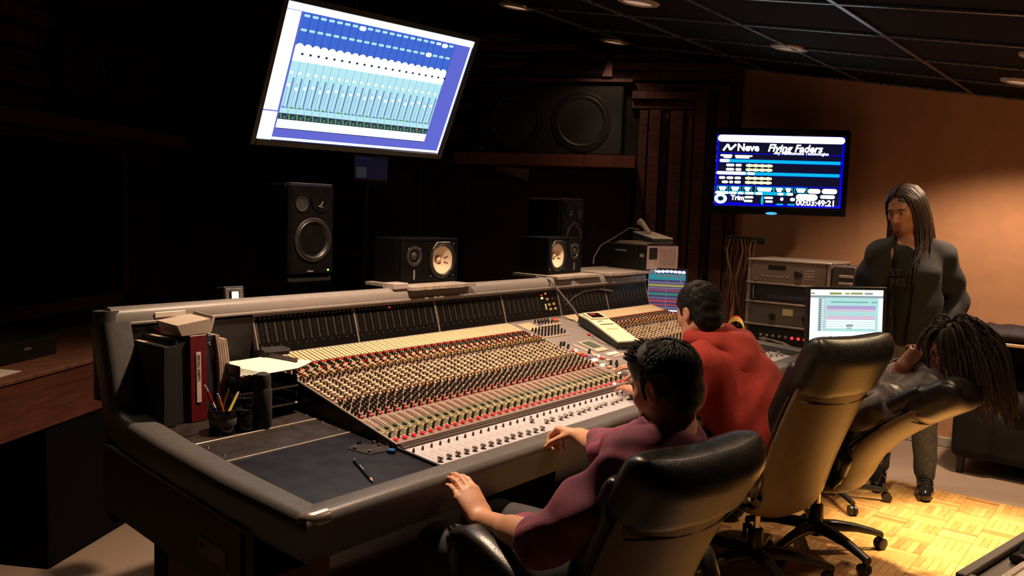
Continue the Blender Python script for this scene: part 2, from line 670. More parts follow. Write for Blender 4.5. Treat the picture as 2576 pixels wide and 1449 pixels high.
# the planks that show largest stay single pieces; the rest is one joined part
def seen(p):
    d = Vector((p[0], p[1], 0)) - CAM
    z = d.dot(fwd)
    u, v = 1288 + FPX * d.dot(right) / z, 724.5 - FPX * d.dot(up) / z
    ok = 1780 < u < 2600 and 1200 < v < 1480
    return (0 if ok else 100) + z
fingers.sort(key=lambda f: seen(f[0]))
for p, rz, mi in fingers[:300]:
    o = bpy.data.objects.new('plank', finger_mesh[mi])
    COL.objects.link(o)
    o.parent = floor
    o.location = (p[0], p[1], random.uniform(-0.0006, 0.0004))
    o.rotation_euler = (0, 0, rz)
mb = MB()
for p, rz, mi in fingers[300:]:
    M = Matrix.Translation((p[0], p[1], 0)) @ Matrix.Rotation(rz, 4, 'Z')
    mb.box((-SQ / 2 + 0.0007, -fw / 2 + 0.0006, -0.006), (SQ / 2 - 0.0007, fw / 2 - 0.0006, 0.0), mi, M=M)
mb.build('parquet_planks', PARQ, floor, kind='stuff')

# ------------------------------------------------------------------ right splayed wall: cedar boards around the main loudspeaker
def wpt(A, E, s, z, out):
    """point at s along the wall, height z, standing out into the room."""
    n = Vector((-E.y, E.x))
    if n.dot(Vector((1.2, 0.2)) - A) < 0:
        n = -n
    q = A + E * s + n * out
    return (q.x, q.y, z)
def wbox(mb, A, E, s0, s1, z0, z1, o0, o1, mi=0, z1b=None):
    P = [wpt(A, E, s, z, o) for o in (o0, o1) for s, z in ((s0, z0), (s1, z0), (s1, z1 if z1b is None else z1b), (s0, z1))]
    return mb.add(P, [(0, 1, 2, 3), (7, 6, 5, 4), (0, 4, 5, 1), (1, 5, 6, 2), (2, 6, 7, 3), (3, 7, 4, 0)], mi)
def rtop(s):
    return ceil_z(RA.y + RE.y * s) - 0.03
# upright boards between the plaster wall and the loudspeaker
s = 0.02
k = 0
while s < 0.84:
    wd = (0.066, 0.102, 0.054, 0.090)[k % 4]
    mb = MB()
    top = 2.0 if s > 0.77 else 2.44 if s > 0.36 else 2.66
    wbox(mb, RA, RE, s, min(s + wd, 0.84), 0.02, top, 0.0, (0.06, 0.11, 0.035, 0.085)[(k * 3) % 4])
    mb.build('upright_board', M_WOOD, wall_fr)
    s += wd + 0.014
    k += 1
# level boards above and left of the loudspeaker, stepped like nested frames
for i, (z, h, s0, s1, o) in enumerate([(2.684, .066, .0, 2.8, .06), (2.762, .054, .0, 2.8, .11), (2.828, .06, .35, 2.8, .05), (2.455, .06, .36, .89, .07), (2.527, .06, .36, .89, .12), (2.60, .06, .18, .89, .06),
                                       (2.655, .024, .89, 2.28, .14), (2.144, .072, 2.23, 3.0, .07), (2.24, .06, 2.23, 3.0, .12), (2.324, .06, 2.23, 3.0, .06), (2.408, .072, 2.23, 3.0, .11), (2.504, .06, 2.23, 3.0, .07), (2.588, .06, 2.23, 3.0, .12)]):
    mb = MB()
    wbox(mb, RA, RE, s0, s1, z, z + h, 0.0, o)
    mb.build('level_board', M_WOOD_H, wall_fr)
for i in range(4):      # more level boards up to the sloped ceiling
    z = 2.912 + i * 0.072
    s0 = max(0, (z + 0.10 - 2.59 - 0.18 * RA.y) / (0.18 * RE.y))
    mb = MB()
    wbox(mb, RA, RE, s0, 2.9, z, z + 0.058, 0.0, (.07, .11, .05, .10)[i])
    mb.build('level_board', M_WOOD_H, wall_fr)
mb = MB()
wbox(mb, RA, RE, 0.84, 2.34, 1.958, 2.054, 0.0, 0.24)
mb.build('ledge', M_LEDGE, wall_fr)
mb = MB()
wbox(mb, RA, RE, 0.86, 2.28, 0.02, 1.94, 0.0, 0.024)
mb.build('lower_panel', mat('brown_fabric', (0.030, 0.013, 0.009), 0.95, var=0.3, scale=15), wall_fr)
# folded dark fabric wedges on the wall left of the ledge
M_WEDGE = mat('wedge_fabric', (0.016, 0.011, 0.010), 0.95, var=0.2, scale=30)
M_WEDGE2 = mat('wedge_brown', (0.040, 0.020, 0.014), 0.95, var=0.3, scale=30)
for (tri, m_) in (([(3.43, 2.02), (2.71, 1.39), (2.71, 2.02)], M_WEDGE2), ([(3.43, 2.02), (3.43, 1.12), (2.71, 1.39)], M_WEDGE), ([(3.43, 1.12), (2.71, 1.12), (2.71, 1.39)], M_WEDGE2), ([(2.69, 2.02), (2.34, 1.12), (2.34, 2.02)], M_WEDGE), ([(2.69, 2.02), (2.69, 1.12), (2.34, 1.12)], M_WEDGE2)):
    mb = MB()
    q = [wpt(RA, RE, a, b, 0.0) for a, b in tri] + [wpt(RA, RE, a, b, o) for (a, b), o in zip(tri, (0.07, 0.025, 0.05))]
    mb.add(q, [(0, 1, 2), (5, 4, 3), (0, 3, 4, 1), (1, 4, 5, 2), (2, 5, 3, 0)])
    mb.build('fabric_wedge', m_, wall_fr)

# left splayed wall: boards round the left loudspeaker
for i in range(7):
    mb = MB()
    wbox(mb, LA, LE, -1.7, 0.96, 2.084 + i * 0.12, 2.084 + i * 0.12 + 0.09, 0.0, (.06, .11, .035)[i % 3])
    mb.build('level_board', M_WOOD_H, wall_fl)
for i in range(6):
    mb = MB()
    wbox(mb, LA, LE, -1.8 + i * .17, -1.8 + i * .17 + .12, 0.02, 1.94, 0.0, (.06, .11, .035)[i % 3])
    mb.build('upright_board', M_WOOD, wall_fl)
mb = MB()
wbox(mb, LA, LE, -1.7, 2.3, 1.964, 2.054, 0.0, 0.22)
mb.build('ledge', M_LEDGE, wall_fl)
# control room window in the left wall, below the ledge
win = bpy.data.objects.new('window_1', None)
COL.objects.link(win)
win.location = wpt(LA, LE, 0.6, 0.83, 0)
win['kind'] = 'structure'
mb = MB()
wbox(mb, LA, LE, -0.6, 1.74, 0.91, 1.91, 0.01, 0.025)
mb.build('pane', M_GLASS, win)
mb = MB()
for a in ((-0.67, -0.6, .83, 1.96), (1.74, 1.80, .83, 1.96), (-0.67, 1.8, .83, .91), (-0.67, 1.8, 1.91, 1.96)):
    wbox(mb, LA, LE, a[0], a[1], a[2], a[3], 0.0, 0.06)
mb.build('window_frame', M_WOOD, win)

# ------------------------------------------------------------------ downlights
M_RIM = mat('downlight_rim', (0.42, 0.33, 0.28), 0.4, metal=0.3)
M_LENS = glow('downlight_lens', (1.0, 0.62, 0.42), 0.42)
DL_LABEL = ['recessed ceiling downlight straight above the left white-coned speaker', 'recessed ceiling downlight cut by the top edge of the picture', 'recessed ceiling downlight nearest the wooden wall above the right loudspeaker', 'recessed ceiling downlight above the wall television', 'recessed ceiling downlight at the right edge above the orange wall', 'recessed ceiling downlight over the left half of the console', 'recessed ceiling downlight behind the left end of the console', 'recessed ceiling downlight over the bright parquet patch', 'unseen downlight added behind the front chair to brighten the backs']
for i, (x, y, wb, ww, angd) in enumerate(DOWNLIGHTS):
    z = ceil_z(y)
    t = thing('downlight', DL_LABEL[i], 'downlight', (x, y, z), group='ceiling downlights')
    Mx = Matrix.Translation((x, y, z)) @ Matrix.Rotation(math.atan(0.18), 4, 'X')
    mb = MB()
    mb.lathe([(0.079, -0.001), (0.079, -0.012), (0.089, -0.017), (0.110, -0.012), (0.115, -0.001)], 32, M=Mx)
    mb.build('trim_ring', M_RIM, t, smooth=True)
    mb = MB()
    mb.lathe([(0.0, -0.002), (0.048, -0.004), (0.079, -0.008)], 32, M=Mx)
    mb.build('lens', M_LENS, t, smooth=True)
    for (wt, an, bl, nm) in ((wb, angd, 1.0, 'beam'), (ww, 138, 0.5, 'skirt')):
        ld = bpy.data.lights.new('downlight_' + nm, 'SPOT')
        ld.energy = wt
        ld.color = WARM_FLOOR if i == 7 else WARM
        ld.spot_size = math.radians(an)
        ld.spot_blend = bl
        ld.shadow_soft_size = 0.05
        lo = bpy.data.objects.new('downlight_' + nm, ld)
        COL.objects.link(lo)
        lo.location = (x, y, z - 0.06)

# ------------------------------------------------------------------ mixing console
M_RAIL = mat('rail_grey', (0.088, 0.083, 0.084), 0.40, var=0.08, scale=60, bump=0.12, bscale=900)
M_RAILTOP = mat('top_rail_grey', (0.20, 0.178, 0.168), 0.42, var=0.06, scale=40)
M_DESKBLUE = mat('desk_blue_black', (0.005, 0.004, 0.009), 0.36, var=0.25, scale=18, spec=0.3)
M_DESKBLK = mat('desk_black', (0.016, 0.011, 0.010), 0.40, var=0.35, scale=22)
M_STRIP = mat('strip_mauve', (0.20, 0.135, 0.115), 0.5, var=0.1)
M_OLIVE = mat('strip_olive', (0.085, 0.085, 0.035), 0.55, var=0.15)
M_CREAM = mat('cream_plastic', (0.54, 0.42, 0.26), 0.5, var=0.08)
M_CREAMK = mat('cream_cap', (0.58, 0.45, 0.30), 0.4, var=0.12)
M_PINKK = mat('pinkish_cap', (0.55, 0.36, 0.28), 0.4, var=0.12)
M_KNOB = mat('knob_black', (0.014, 0.011, 0.010), 0.38, var=0.2)
M_RED = mat('cap_red', (0.50, 0.010, 0.016), 0.35, var=0.12)
M_ORANGE = mat('cap_orange', (0.60, 0.20, 0.04), 0.4, var=0.12)
M_YELLOW = mat('cap_yellow', (0.58, 0.42, 0.05), 0.4, var=0.12)
M_GREENK = mat('cap_green', (0.020, 0.050, 0.028), 0.4, var=0.2)
M_NAVY = mat('cap_navy', (0.022, 0.028, 0.040), 0.4, var=0.2)
M_SILVER = mat('strip_silver_line', (0.40, 0.34, 0.30), 0.4, metal=0.3, var=0.1)
M_FADER = mat('fader_panel_white', (0.40, 0.385, 0.43), 0.55, var=0.05, scale=20)
M_FLINE = mat('fader_line', (0.22, 0.18, 0.19), 0.6)
M_FCAP = mat('fader_cap_grey', (0.20, 0.18, 0.165), 0.4, var=0.1)
M_DKKNOB = mat('small_knob_brown', (0.070, 0.035, 0.030), 0.4)
M_METER = mat('meter_black', (0.004, 0.0035, 0.0035), 0.35, var=0.2, spec=0.15)
M_TICK = mat('meter_tick', (0.050, 0.040, 0.036), 0.5)
M_DIV = mat('divider_grey', (0.22, 0.185, 0.175), 0.4, metal=0.2)
M_CENTRE = mat('centre_panel_grey', (0.20, 0.175, 0.175), 0.5, var=0.07, scale=14)

SEC = 0.5015
PITCH = SEC / 12
TH = math.atan(0.246)
console = thing('mixing_console', 'large grey framed mixing console covered with rows of knobs and faders', 'mixing console', (1.3, 0.45, 0))

# armrest rails
def rail_prof(n=6):
    """rounded armrest section: (outward, up) with outward 0 at the desk edge."""
    pts = [(0.0, 0.0), (0.0, 0.012), (0.018, 0.020)]
    for i in range(n + 1):
        a = PI / 2 - i / n * (PI / 2 + 0.25)
        pts.append((0.070 + 0.030 * math.cos(a), -0.010 + 0.030 * math.sin(a)))
    pts += [(0.092, -0.075), (0.080, -0.105), (0.0, -0.105)]
    return pts
RP = rail_prof()
ZR = 0.772
mb = MB()
xs = [-0.507, 0.6, 1.8, 3.165]
def fr(i):
    x = xs[i]
    ext = 0.0
    out = []
    for (o, u) in RP:
        xx = x
        if i == 0:
            xx = -0.507 - o
        if i == 3:
            xx = 3.165 + o
        out.append((xx, -o, ZR + u))
    return out
mb.sweep(fr, 4)
front_rail = mb.build('front_armrest', M_RAIL, console, smooth=True)
side_path = [(-0.0, ZR), (0.30, ZR + 0.020), (0.62, ZR + 0.050), (0.80, ZR + 0.074), (0.872, ZR + 0.088), (0.905, ZR + 0.115), (0.918, ZR + 0.16), (0.945, ZR + 0.26), (0.985, 1.165)]
def side_rail(x0, sgn, name):
    mb = MB()
    def sr(i):
        y, z = side_path[i]
        if i == 0:
            return [(x0 + sgn * o, -o, z + u) for (o, u) in RP]
        a, b = side_path[i - 1], side_path[min(i + 1, len(side_path) - 1)]
        t = Vector((b[0] - a[0], b[1] - a[1])).normalized()
        n = Vector((-t.y, t.x))
        return [(x0 + sgn * o, y + n.x * u, z + n.y * u) for (o, u) in RP]
    mb.sweep(sr, len(side_path))
    return mb.build(name, M_RAIL, console, smooth=True)
side_rail(-0.507, -1, 'side_armrest')
side_rail(3.165, 1, 'side_armrest')
for sx, x in ((-1, -0.507), (1, 3.165)):
    mb = MB()
    cx = x + sx * 0.070
    mb.tube([(cx + sx * 0.012, 0.030 * 0 - 0.055, ZR + 0.004), (cx + sx * 0.006, -0.072, ZR + 0.004), (cx - sx * 0.010, -0.0765, ZR + 0.0035), (cx - sx * 0.05, -0.0765, ZR + 0.003)], [0.018, 0.0235, 0.0245, 0.0245], 14)
    mb.build('corner_cap', mat('cap_metal', (0.40, 0.33, 0.28), 0.28, metal=0.6), console, smooth=True)

# top rail of the meter bridge
mb = MB()
TP = [(1.018, 1.163), (1.022, 1.190), (1.036, 1.205), (1.060, 1.210), (1.085, 1.200), (1.098, 1.175), (1.098, 1.120), (1.018, 1.140)]
def tr(i):
    x = (-0.545, 3.01)[i]
    return [(x, y, z) for y, z in TP]
mb.sweep(tr, 2)
mb.build('top_rail', M_RAILTOP, console, smooth=True)
mb = MB()
mb.box((-0.545, 1.005, 1.150), (3.01, 1.018, 1.160), bev=0.002)
mb.build('top_rail_lip', M_RAILTOP, console)
mb = MB()
mb.box((-0.40, 1.0145, 1.166), (-0.285, 1.0185, 1.186), bev=0.002)
mb.build('name_plate', mat('plate_pale', (0.72, 0.64, 0.56), 0.35), console)
mb = MB()
mb.tube([(-0.545, 1.055, 0.90), (-0.545, 1.058, 1.1), (-0.545, 1.062, 1.198)], [0.045, 0.045, 0.043], 14)
mb.build('corner_post', M_RAIL, console, smooth=True)
# back of the console and body underneath
mb = MB()
mb.box((-0.53, 1.06, 0.45), (3.15, 1.12, 1.15), bev=0.01)
mb.build('back_panel', M_BLACKMATT, console)
mb = MB()
mb.prism([(0.0, 0.64), (0.95, 0.60), (1.06, 0.60), (1.06, 0.86), (0.95, 0.84), (0.30, 0.765), (0.0, 0.745)], (-0.505, 0, 0), (0, 1, 0), (0, 0, 1), (3.67, 0, 0))
mb.build('body', M_BLACKMATT, console)
for x0, x1 in ((-0.600, -0.585), (3.250, 3.265)):
    mb = MB()
    mb.prism([(0.16, 0.47), (0.16, 0.682), (0.175, 0.690), (0.93, 0.764), (0.98, 0.764), (0.98, 0.55)], (x0, 0, 0), (0, 1, 0), (0, 0, 1), (x1 - x0, 0, 0))
    sp = mb.build('side_panel', mat('side_panel_grey', (0.045, 0.034, 0.034), 0.5, var=0.1), console)
    if x0 < 0:
        mb = MB()
        for (a, b) in (((0.16, 0.684), (0.93, 0.762)), ):
            mb.tube([(-0.597, a[0], a[1] + 0.004), (-0.597, b[0], b[1] + 0.004)], 0.006, 8)
        mb.build('panel_edge', mat('panel_edge_grey', (0.11, 0.085, 0.080), 0.4), sp)
        mb = MB()
        mb.box((-0.600, 0.162, 0.47), (-0.575, 0.200, 0.686), bev=0.006)
        mb.build('panel_post', mat('panel_post_grey', (0.075, 0.058, 0.055), 0.45), sp)
        mb = MB()
        mb.prism([(0.262, 0.552), (0.262, 0.604), (0.402, 0.616), (0.402, 0.566)], (-0.6005, 0, 0), (0, 1, 0), (0, 0, 1), (-0.003, 0, 0))
        bd = mb.build('badge', mat('badge_pale', (0.16, 0.085, 0.075), 0.45), sp)
        mb = MB()   # zig-zag emblem at the rear end of the badge
        def zy(t, h):
            return (-0.6040, 0.396 - t, 0.572 + 0.0855 * 0 + h - 0.085 * t)
        zz = [(0.004, 0.006), (0.014, 0.034), (0.022, 0.010), (0.034, 0.038)]
        for a, b in zip(zz[:-1], zz[1:]):
            mb.tube([zy(*a), zy(*b)], 0.0028, 6)
        mb.build('emblem', mat('emblem_red', (0.10, 0.015, 0.012), 0.5), bd)
# support legs in wood below
for (x0, x1, y0, y1) in ((-0.475, -0.15, 0.36, 0.80), (2.75, 3.1, 0.36, 0.80)):
    mb = MB()
    mb.box((x0, y0, 0.0), (x1, y1, 0.43), bev=0.004)
    mb.build('support_block', mat('support_wood', (0.16, 0.060, 0.026), 0.55, var=0.25, scale=14, stretch=(1, 6, 1)), console)
for (x0, x1) in ((-0.42, 0.0), (1.2, 1.5), (2.6, 3.05)):
    mb = MB()
    mb.box((x0, 0.62, 0.0), (x1, 1.0, 0.62), bev=0.01)
    mb.build('pedestal', M_BLACKMATT, console)

# left desk wing: three panels divided by bright seams
def zd(y):
    return 0.768 + 0.09 * y
def desk_panel(y0, y1, m, nm='desk_panel', x0=-0.505, x1=-0.004):
    mb = MB()
    mb.add([(x0, y0, zd(y0)), (x1, y0, zd(y0)), (x1, y1, zd(y1)), (x0, y1, zd(y1)), (x0, y0, zd(y0) - .012), (x1, y0, zd(y0) - .012), (x1, y1, zd(y1) - .012), (x0, y1, zd(y1) - .012)], BOXF)
    return mb.build(nm, m, console)
desk_panel(0.002, 0.420, M_DESKBLUE)
desk_panel(0.428, 0.595, M_DESKBLK)
desk_panel(0.603, 1.02, M_DESKBLK)
for y in (0.424, 0.599):
    mb = MB()
    mb.box((-0.505, y - 0.0035, zd(y) - 0.008), (-0.004, y + 0.0035, zd(y) + 0.0015), bev=0.001)
    mb.build('seam_strip', mat('seam_bright', (0.50, 0.42, 0.36), 0.3, metal=0.5), console)
sc = None
for (x, y) in ((-0.475, 0.47), (-0.475, 0.56), (-0.03, 0.47), (-0.03, 0.56), (-0.03, 0.65)):
    mb = MB()
    mb.lathe([(0.0, 0.003), (0.004, 0.0025), (0.0055, 0.0)], 10, M=Matrix.Translation((x, y, zd(y))))
    mb.build('panel_screw', M_CHROME, console, smooth=True)
# small connector plate beside the channel cheek, with bright studs
mb = MB()
pq = [(-0.095, 0.318), (0.000 - .006, 0.262), (-0.012, 0.235), (-0.045, 0.212), (-0.112, 0.222), (-0.135, 0.30)]
mb.prism(pq, (0, 0, 0.768 - .0005), (1, 0, 0), (0, 1, 0.09), (0, 0, 0.003))
pl = mb.build('connector_plate', mat('plate_dark', (0.03, 0.022, 0.018), 0.3, var=0.2), console)
for i, (x, y) in enumerate(((-0.118, 0.285), (-0.030, 0.292), (-0.034, 0.262), (-0.075, 0.315), (-0.010, 0.243), (-0.10, 0.235))):
    mb = MB()
    mb.lathe([(0.0, 0.009), (0.005, 0.008), (0.008, 0.002), (0.009, 0.0)], 10, M=Matrix.Translation((x, y, zd(y) + 0.002)))
    mb.build('stud', M_CHROME if i != 3 else M_BLACKGLOSS, pl, smooth=True)

# cheeks either side of the channels
for x0, x1 in ((-0.010, -0.001), (3.0095, 3.019)):
    mb = MB()
    mb.prism([(0.0, zd(0) - .01), (0.0, 0.776), (0.20, 0.795), (0.215, 0.806), (0.978, 0.995), (0.978, 0.80)], (x0, 0, 0), (0, 1, 0), (0, 0, 1), (x1 - x0, 0, 0))
    ck = mb.build('channel_cheek', M_BLACK, console)
    mb = MB()
    mb.tube([(x0 + .004, 0.205, 0.803), (x0 + .004, 0.985, 0.9955)], 0.0045, 8)
    mb.build('cheek_edge', M_DIV, ck)

# ---- one channel strip in its own flat frame: u across, v up the slope, w outward
MODM = frame((0, 0.215, 0.8005), (1, 0, 0), (0, math.cos(TH), math.sin(TH)))
def vv(y):
    return (y - 0.215) / math.cos(TH)
LV = vv(0.978)
mb = MB()
mb.box((0.0004, 0, -0.010), (PITCH - 0.0004, LV, 0.0), 0)
mb.box((0.002, vv(0.262), 0.0), (0.021, vv(0.345), 0.0012), 1)
mb.box((0.003, vv(0.345), 0.0), (0.015, vv(0.392), 0.0012), 2)
mb.box((0.026, vv(0.262), 0.0), (0.040, vv(0.345), 0.0012), 1)
mb.box((0.0385, vv(0.42), 0.0), (0.0405, vv(0.86), 0.0015), 3)
mb.box((0.019, vv(0.42), 0.0), (0.0205, vv(0.55), 0.0015), 3)
mb.box((0.0006, vv(0.857), 0.0), (PITCH - 0.0006, vv(0.865), 0.004), 4)
mb.box((0.001, vv(0.868), 0.0), (PITCH - 0.001, vv(0.978), 0.001), 1)
mb.box((0.0055, vv(0.275), 0.001), (0.0075, vv(0.395), 0.0016), 5)
strip_me = mb.mesh('channel_strip', [M_STRIP, M_OLIVE, mat('strip_brown', (0.13, 0.055, 0.038), 0.5), M_SILVER, M_RED, M_KNOB])
recalc(strip_me)

def knob(mb, u, y, r=0.0042, h=0.017, body=0, cap=1, n=8):
    v = vv(y)
    mb.cyl((u, v, 0), (u, v, h * 0.8), r, r * 0.92, n, body, caps=False)
    mb.cyl((u, v, h * 0.8), (u, v, h), r * 0.92, r * 0.75, n, cap)
def button(mb, u, y, a, b, h, mi, bev=0.0012):
    v = vv(y)
    mb.box((u - a, v - b, 0), (u + a, v + b, h), mi, bev=bev)
KM = [M_KNOB, M_CREAMK, M_PINKK, M_RED, M_ORANGE, M_YELLOW, M_GREENK, M_NAVY, M_SILVER]
def knob_set(seed):
    r = random.Random(seed)
    mb = MB()
    button(mb, 0.027, 0.251, 0.0035, 0.004, 0.006, 1)
    button(mb, 0.0085, 0.292, 0.0055, 0.0035, 0.006, 1)
    button(mb, 0.0160, 0.302, 0.0030, 0.0030, 0.006, 1)
    button(mb, 0.030, 0.286, 0.004, 0.003, 0.005, 1)
    button(mb, 0.033, 0.300, 0.003, 0.003, 0.005, 1)
    button(mb, 0.0065, 0.318 + r.uniform(-.002, .003), 0.0055, 0.007, 0.007, 7)
    y = 0.268
    while y < 0.395:
        button(mb, 0.0235, y, 0.0024, 0.0032, 0.0032, 1, 0.0006)
        y += 0.0085
    knob(mb, 0.006, 0.414, 0.0048, 0.021, 0, 3)
    button(mb, 0.0205, 0.413, 0.0052, 0.0045, 0.006, 3)
    button(mb, 0.035, 0.416, 0.0035, 0.003, 0.006, 1)
    for i, yy in enumerate((0.434, 0.455, 0.476, 0.497, 0.518)):
        knob(mb, 0.0115 if i % 2 else 0.0085, yy, 0.0046, 0.019, 0, 0 if r.random() < .7 else 6)
        button(mb, 0.0185, yy + 0.009, 0.0036, 0.0028, 0.007, 1)
        knob(mb, 0.0295 if i % 2 else 0.0265, yy + 0.010, 0.0046, 0.019, 0, 0)
        button(mb, 0.0365, yy, 0.0036, 0.0028, 0.007, 1)
    button(mb, 0.011, 0.538, 0.0050, 0.0042, 0.008, 4 if r.random() < .6 else 1)
    knob(mb, 0.0215, 0.542, 0.0044, 0.017, 0, 4)
    button(mb, 0.033, 0.541, 0.0055, 0.0035, 0.008, 1)
    for i in range(8):
        yy = 0.562 + 0.0192 * i
        wd = r.choice((0.0068, 0.0080, 0.0055))
        button(mb, 0.0115, yy, wd, 0.0042, 0.0105, 1)
        if r.random() < .85:
            button(mb, 0.0125, yy + 0.0095, wd * .75, 0.0030, 0.0085, 1)
        knob(mb, 0.0265, yy + 0.004, 0.0040, 0.018, 0, 1 if r.random() < .75 else 0)
        button(mb, 0.0350, yy + 0.011, 0.0030, 0.0036, 0.008, 1)
    for yy, c0 in ((0.722, 5), (0.742, 2)):
        knob(mb, 0.0105, yy, 0.0038, 0.023, 0, r.choice((4, 5, c0)))
        knob(mb, 0.0300, yy + 0.004, 0.0038, 0.023, 0, r.choice((4, 5, 2, 1)))
        mb.cyl((0.0200, vv(yy), 0), (0.0200, vv(yy), 0.016), 0.0016, 0.0014, 6, 8)
    for yy in (0.760, 0.775, 0.790):
        button(mb, 0.0090, yy, 0.0042, 0.0040, 0.010, r.choice((1, 2, 2, 3)))
        button(mb, 0.0190, yy + .004, 0.0038, 0.0040, 0.010, r.choice((1, 2)))
        knob(mb, 0.0310, yy + .002, 0.0044, 0.019, 0, r.choice((0, 1, 3)))
    for yy in (0.806, 0.819):
        knob(mb, 0.0095, yy, 0.0046, 0.019, 0, 6)
        button(mb, 0.0215, yy, 0.0040, 0.0040, 0.009, 1)
        button(mb, 0.0330, yy + .003, 0.0038, 0.0036, 0.009, r.choice((1, 1, 3)))
    knob(mb, 0.0105, 0.834, 0.0052, 0.021, 0, 3)
    button(mb, 0.0245, 0.834, 0.0042, 0.0040, 0.008, 1)
    button(mb, 0.0345, 0.837, 0.0036, 0.0040, 0.008, 1)
    knob(mb, 0.0120, 0.848, 0.0046, 0.015, 0, 0)
    button(mb, 0.0280, 0.849, 0.0075, 0.0040, 0.007, 1)
    me = mb.mesh('knobs', KM)
    recalc(me)
    return me
knob_mes = [knob_set(s) for s in range(4)]
b_ = MB()
b_.box((-0.0072, -vv(0.222) / 2 * 0 - 0.0525, 0.0), (0.0072, 0.0525, 0.006), bev=0.0018)
bar_me = b_.mesh('routing_bar', M_CREAM); recalc(bar_me)
b_ = MB()
b_.box((-0.0085, -0.0065, 0.0), (0.0085, 0.0065, 0.0075), 0, bev=0.002)
b_.box((-0.0022, -0.0105, 0.0), (0.0022, -0.0066, 0.004), 1, bev=0.001)
cut_me = b_.mesh('cut_button', [glow('cut_red', (0.62, 0.006, 0.02), 0.35), M_PINKK]); recalc(cut_me)
MATS['cut_red'].node_tree.nodes['Principled BSDF'].inputs['Base Color'].default_value = (0.5, 0.006, 0.014, 1)
b_ = MB()
b_.box((-0.0036, -0.0045, 0.0), (0.0036, 0.0045, 0.024), bev=0.0015)
cap_me = b_.mesh('small_fader_cap', M_KNOB); recalc(cap_me)

def child(name, me, parent, M):
    o = bpy.data.objects.new(name, me)
    COL.objects.link(o)
    o.parent = parent
    o.matrix_parent_inverse = world_of(parent).inverted()
    o.matrix_basis = M
    return o
def sub(name, me, parent, M):
    """piece of a strip: M is in the strip's own frame."""
    o = bpy.data.objects.new(name, me)
    COL.objects.link(o)
    o.parent = parent
    o.matrix_basis = M
    return o
T = Matrix.Translation
channels = list(range(36)) + list(range(48, 72))
for c in channels:
    st = child('channel_strip', strip_me, console, MODM @ T((c * PITCH, 0, 0)))
    kn = sub('knobs', knob_mes[(c * 7 + c // 5) % 4], st, T((0, 0, 0.0001)))
    kn['kind'] = 'stuff'
    for u in (0.0108, 0.0310):
        sub('routing_bar', bar_me, st, T((u, vv(0.922), 0.0008)))
    sub('cut_button', cut_me, st, T((0.0155, vv(0.238), 0)))
    sub('small_fader_cap', cap_me, st, T((0.0040, vv(0.257), 0)))

# ribbed black trim between channels and faders
mb = MB()
for i, (y, z, r_) in enumerate(((0.211, 0.800, 0.0045), (0.201, 0.797, 0.005), (0.191, 0.794, 0.0045))):
    mb.tube([(0.004, y, z), (3.008, y, z)], r_, 8)
mb.box((0.0, 0.180, 0.770), (3.009, 0.2149, 0.7965))
mb.build('ribbed_trim', mat('trim_brown_black', (0.060, 0.040, 0.034), 0.4, var=0.1), console, smooth=True)

# ---- fader panel
AF = math.atan(0.08)
FADM = frame((0, 0.0, 0.7765), (1, 0, 0), (0, math.cos(AF), math.sin(AF)))
mb = MB()
mb.box((0.0002, 0.0015, -0.012), (PITCH - 0.0002, 0.186, 0.0), 0)
mb.box((0.0182, 0.030, 0.0), (0.0194, 0.125, 0.0005), 1)
mb.box((0.0410, 0.004, 0.0), (0.0415, 0.186, 0.0004), 1)
for i, (u, v, a) in enumerate(((0.027, .112, .004), (0.029, .092, .003), (0.027, .074, .0045), (0.0085, .105, .003), (0.009, .055, .003), (0.028, .02, .004), (0.010, .012, .003))):
    mb.box((u - a * .7, v - .0011, 0), (u + a * .7, v + .0011, 0.0004), 1)
fstrip_me = mb.mesh('fader_strip', [M_FADER, M_FLINE]); recalc(fstrip_me)
b_ = MB()   # winged fader knob
b_.box((-0.0110, -0.0055, 0.006), (0.0110, 0.0055, 0.0125), 0, bev=0.003)
b_.box((-0.0075, -0.0105, 0.005), (0.0075, 0.0105, 0.0150), 0, bev=0.004)
b_.box((-0.0060, -0.0080, 0.0135), (0.0005, 0.0075, 0.0170), 0, bev=0.002)
b_.box((-0.0012, -0.003, 0.0), (0.0012, 0.003, 0.007), 0)
fcap_me = b_.mesh('fader_cap', M_FCAP); recalc(fcap_me)
b_ = MB()
b_.cyl((0, 0, 0), (0, 0, 0.007), 0.0048, 0.0044, 10, 0)
b_.cyl((0, 0, 0.007), (0, 0, 0.0125), 0.0036, 0.0030, 10, 0)
sk_me = b_.mesh('small_knob', M_DKKNOB); recalc(sk_me)
for c in range(72):
    st = child('fader_strip', fstrip_me, console, FADM @ T((c * PITCH, 0, 0)))
    v = 0.036 if c < 14 else (0.118 if c == 14 else 0.078 + 0.006 * math.sin(c * 2.1))
    if c in (9, 10):
        v += 0.006
    if c > 40:
        v = 0.05 + 0.05 * ((c * 37) % 10) / 10
    sub('fader_cap', fcap_me, st, T((0.0188, v, 0)) @ Matrix.Rotation(0.12, 4, 'Z'))
    sub('small_knob', sk_me, st, T((0.0085, 0.146, 0)))

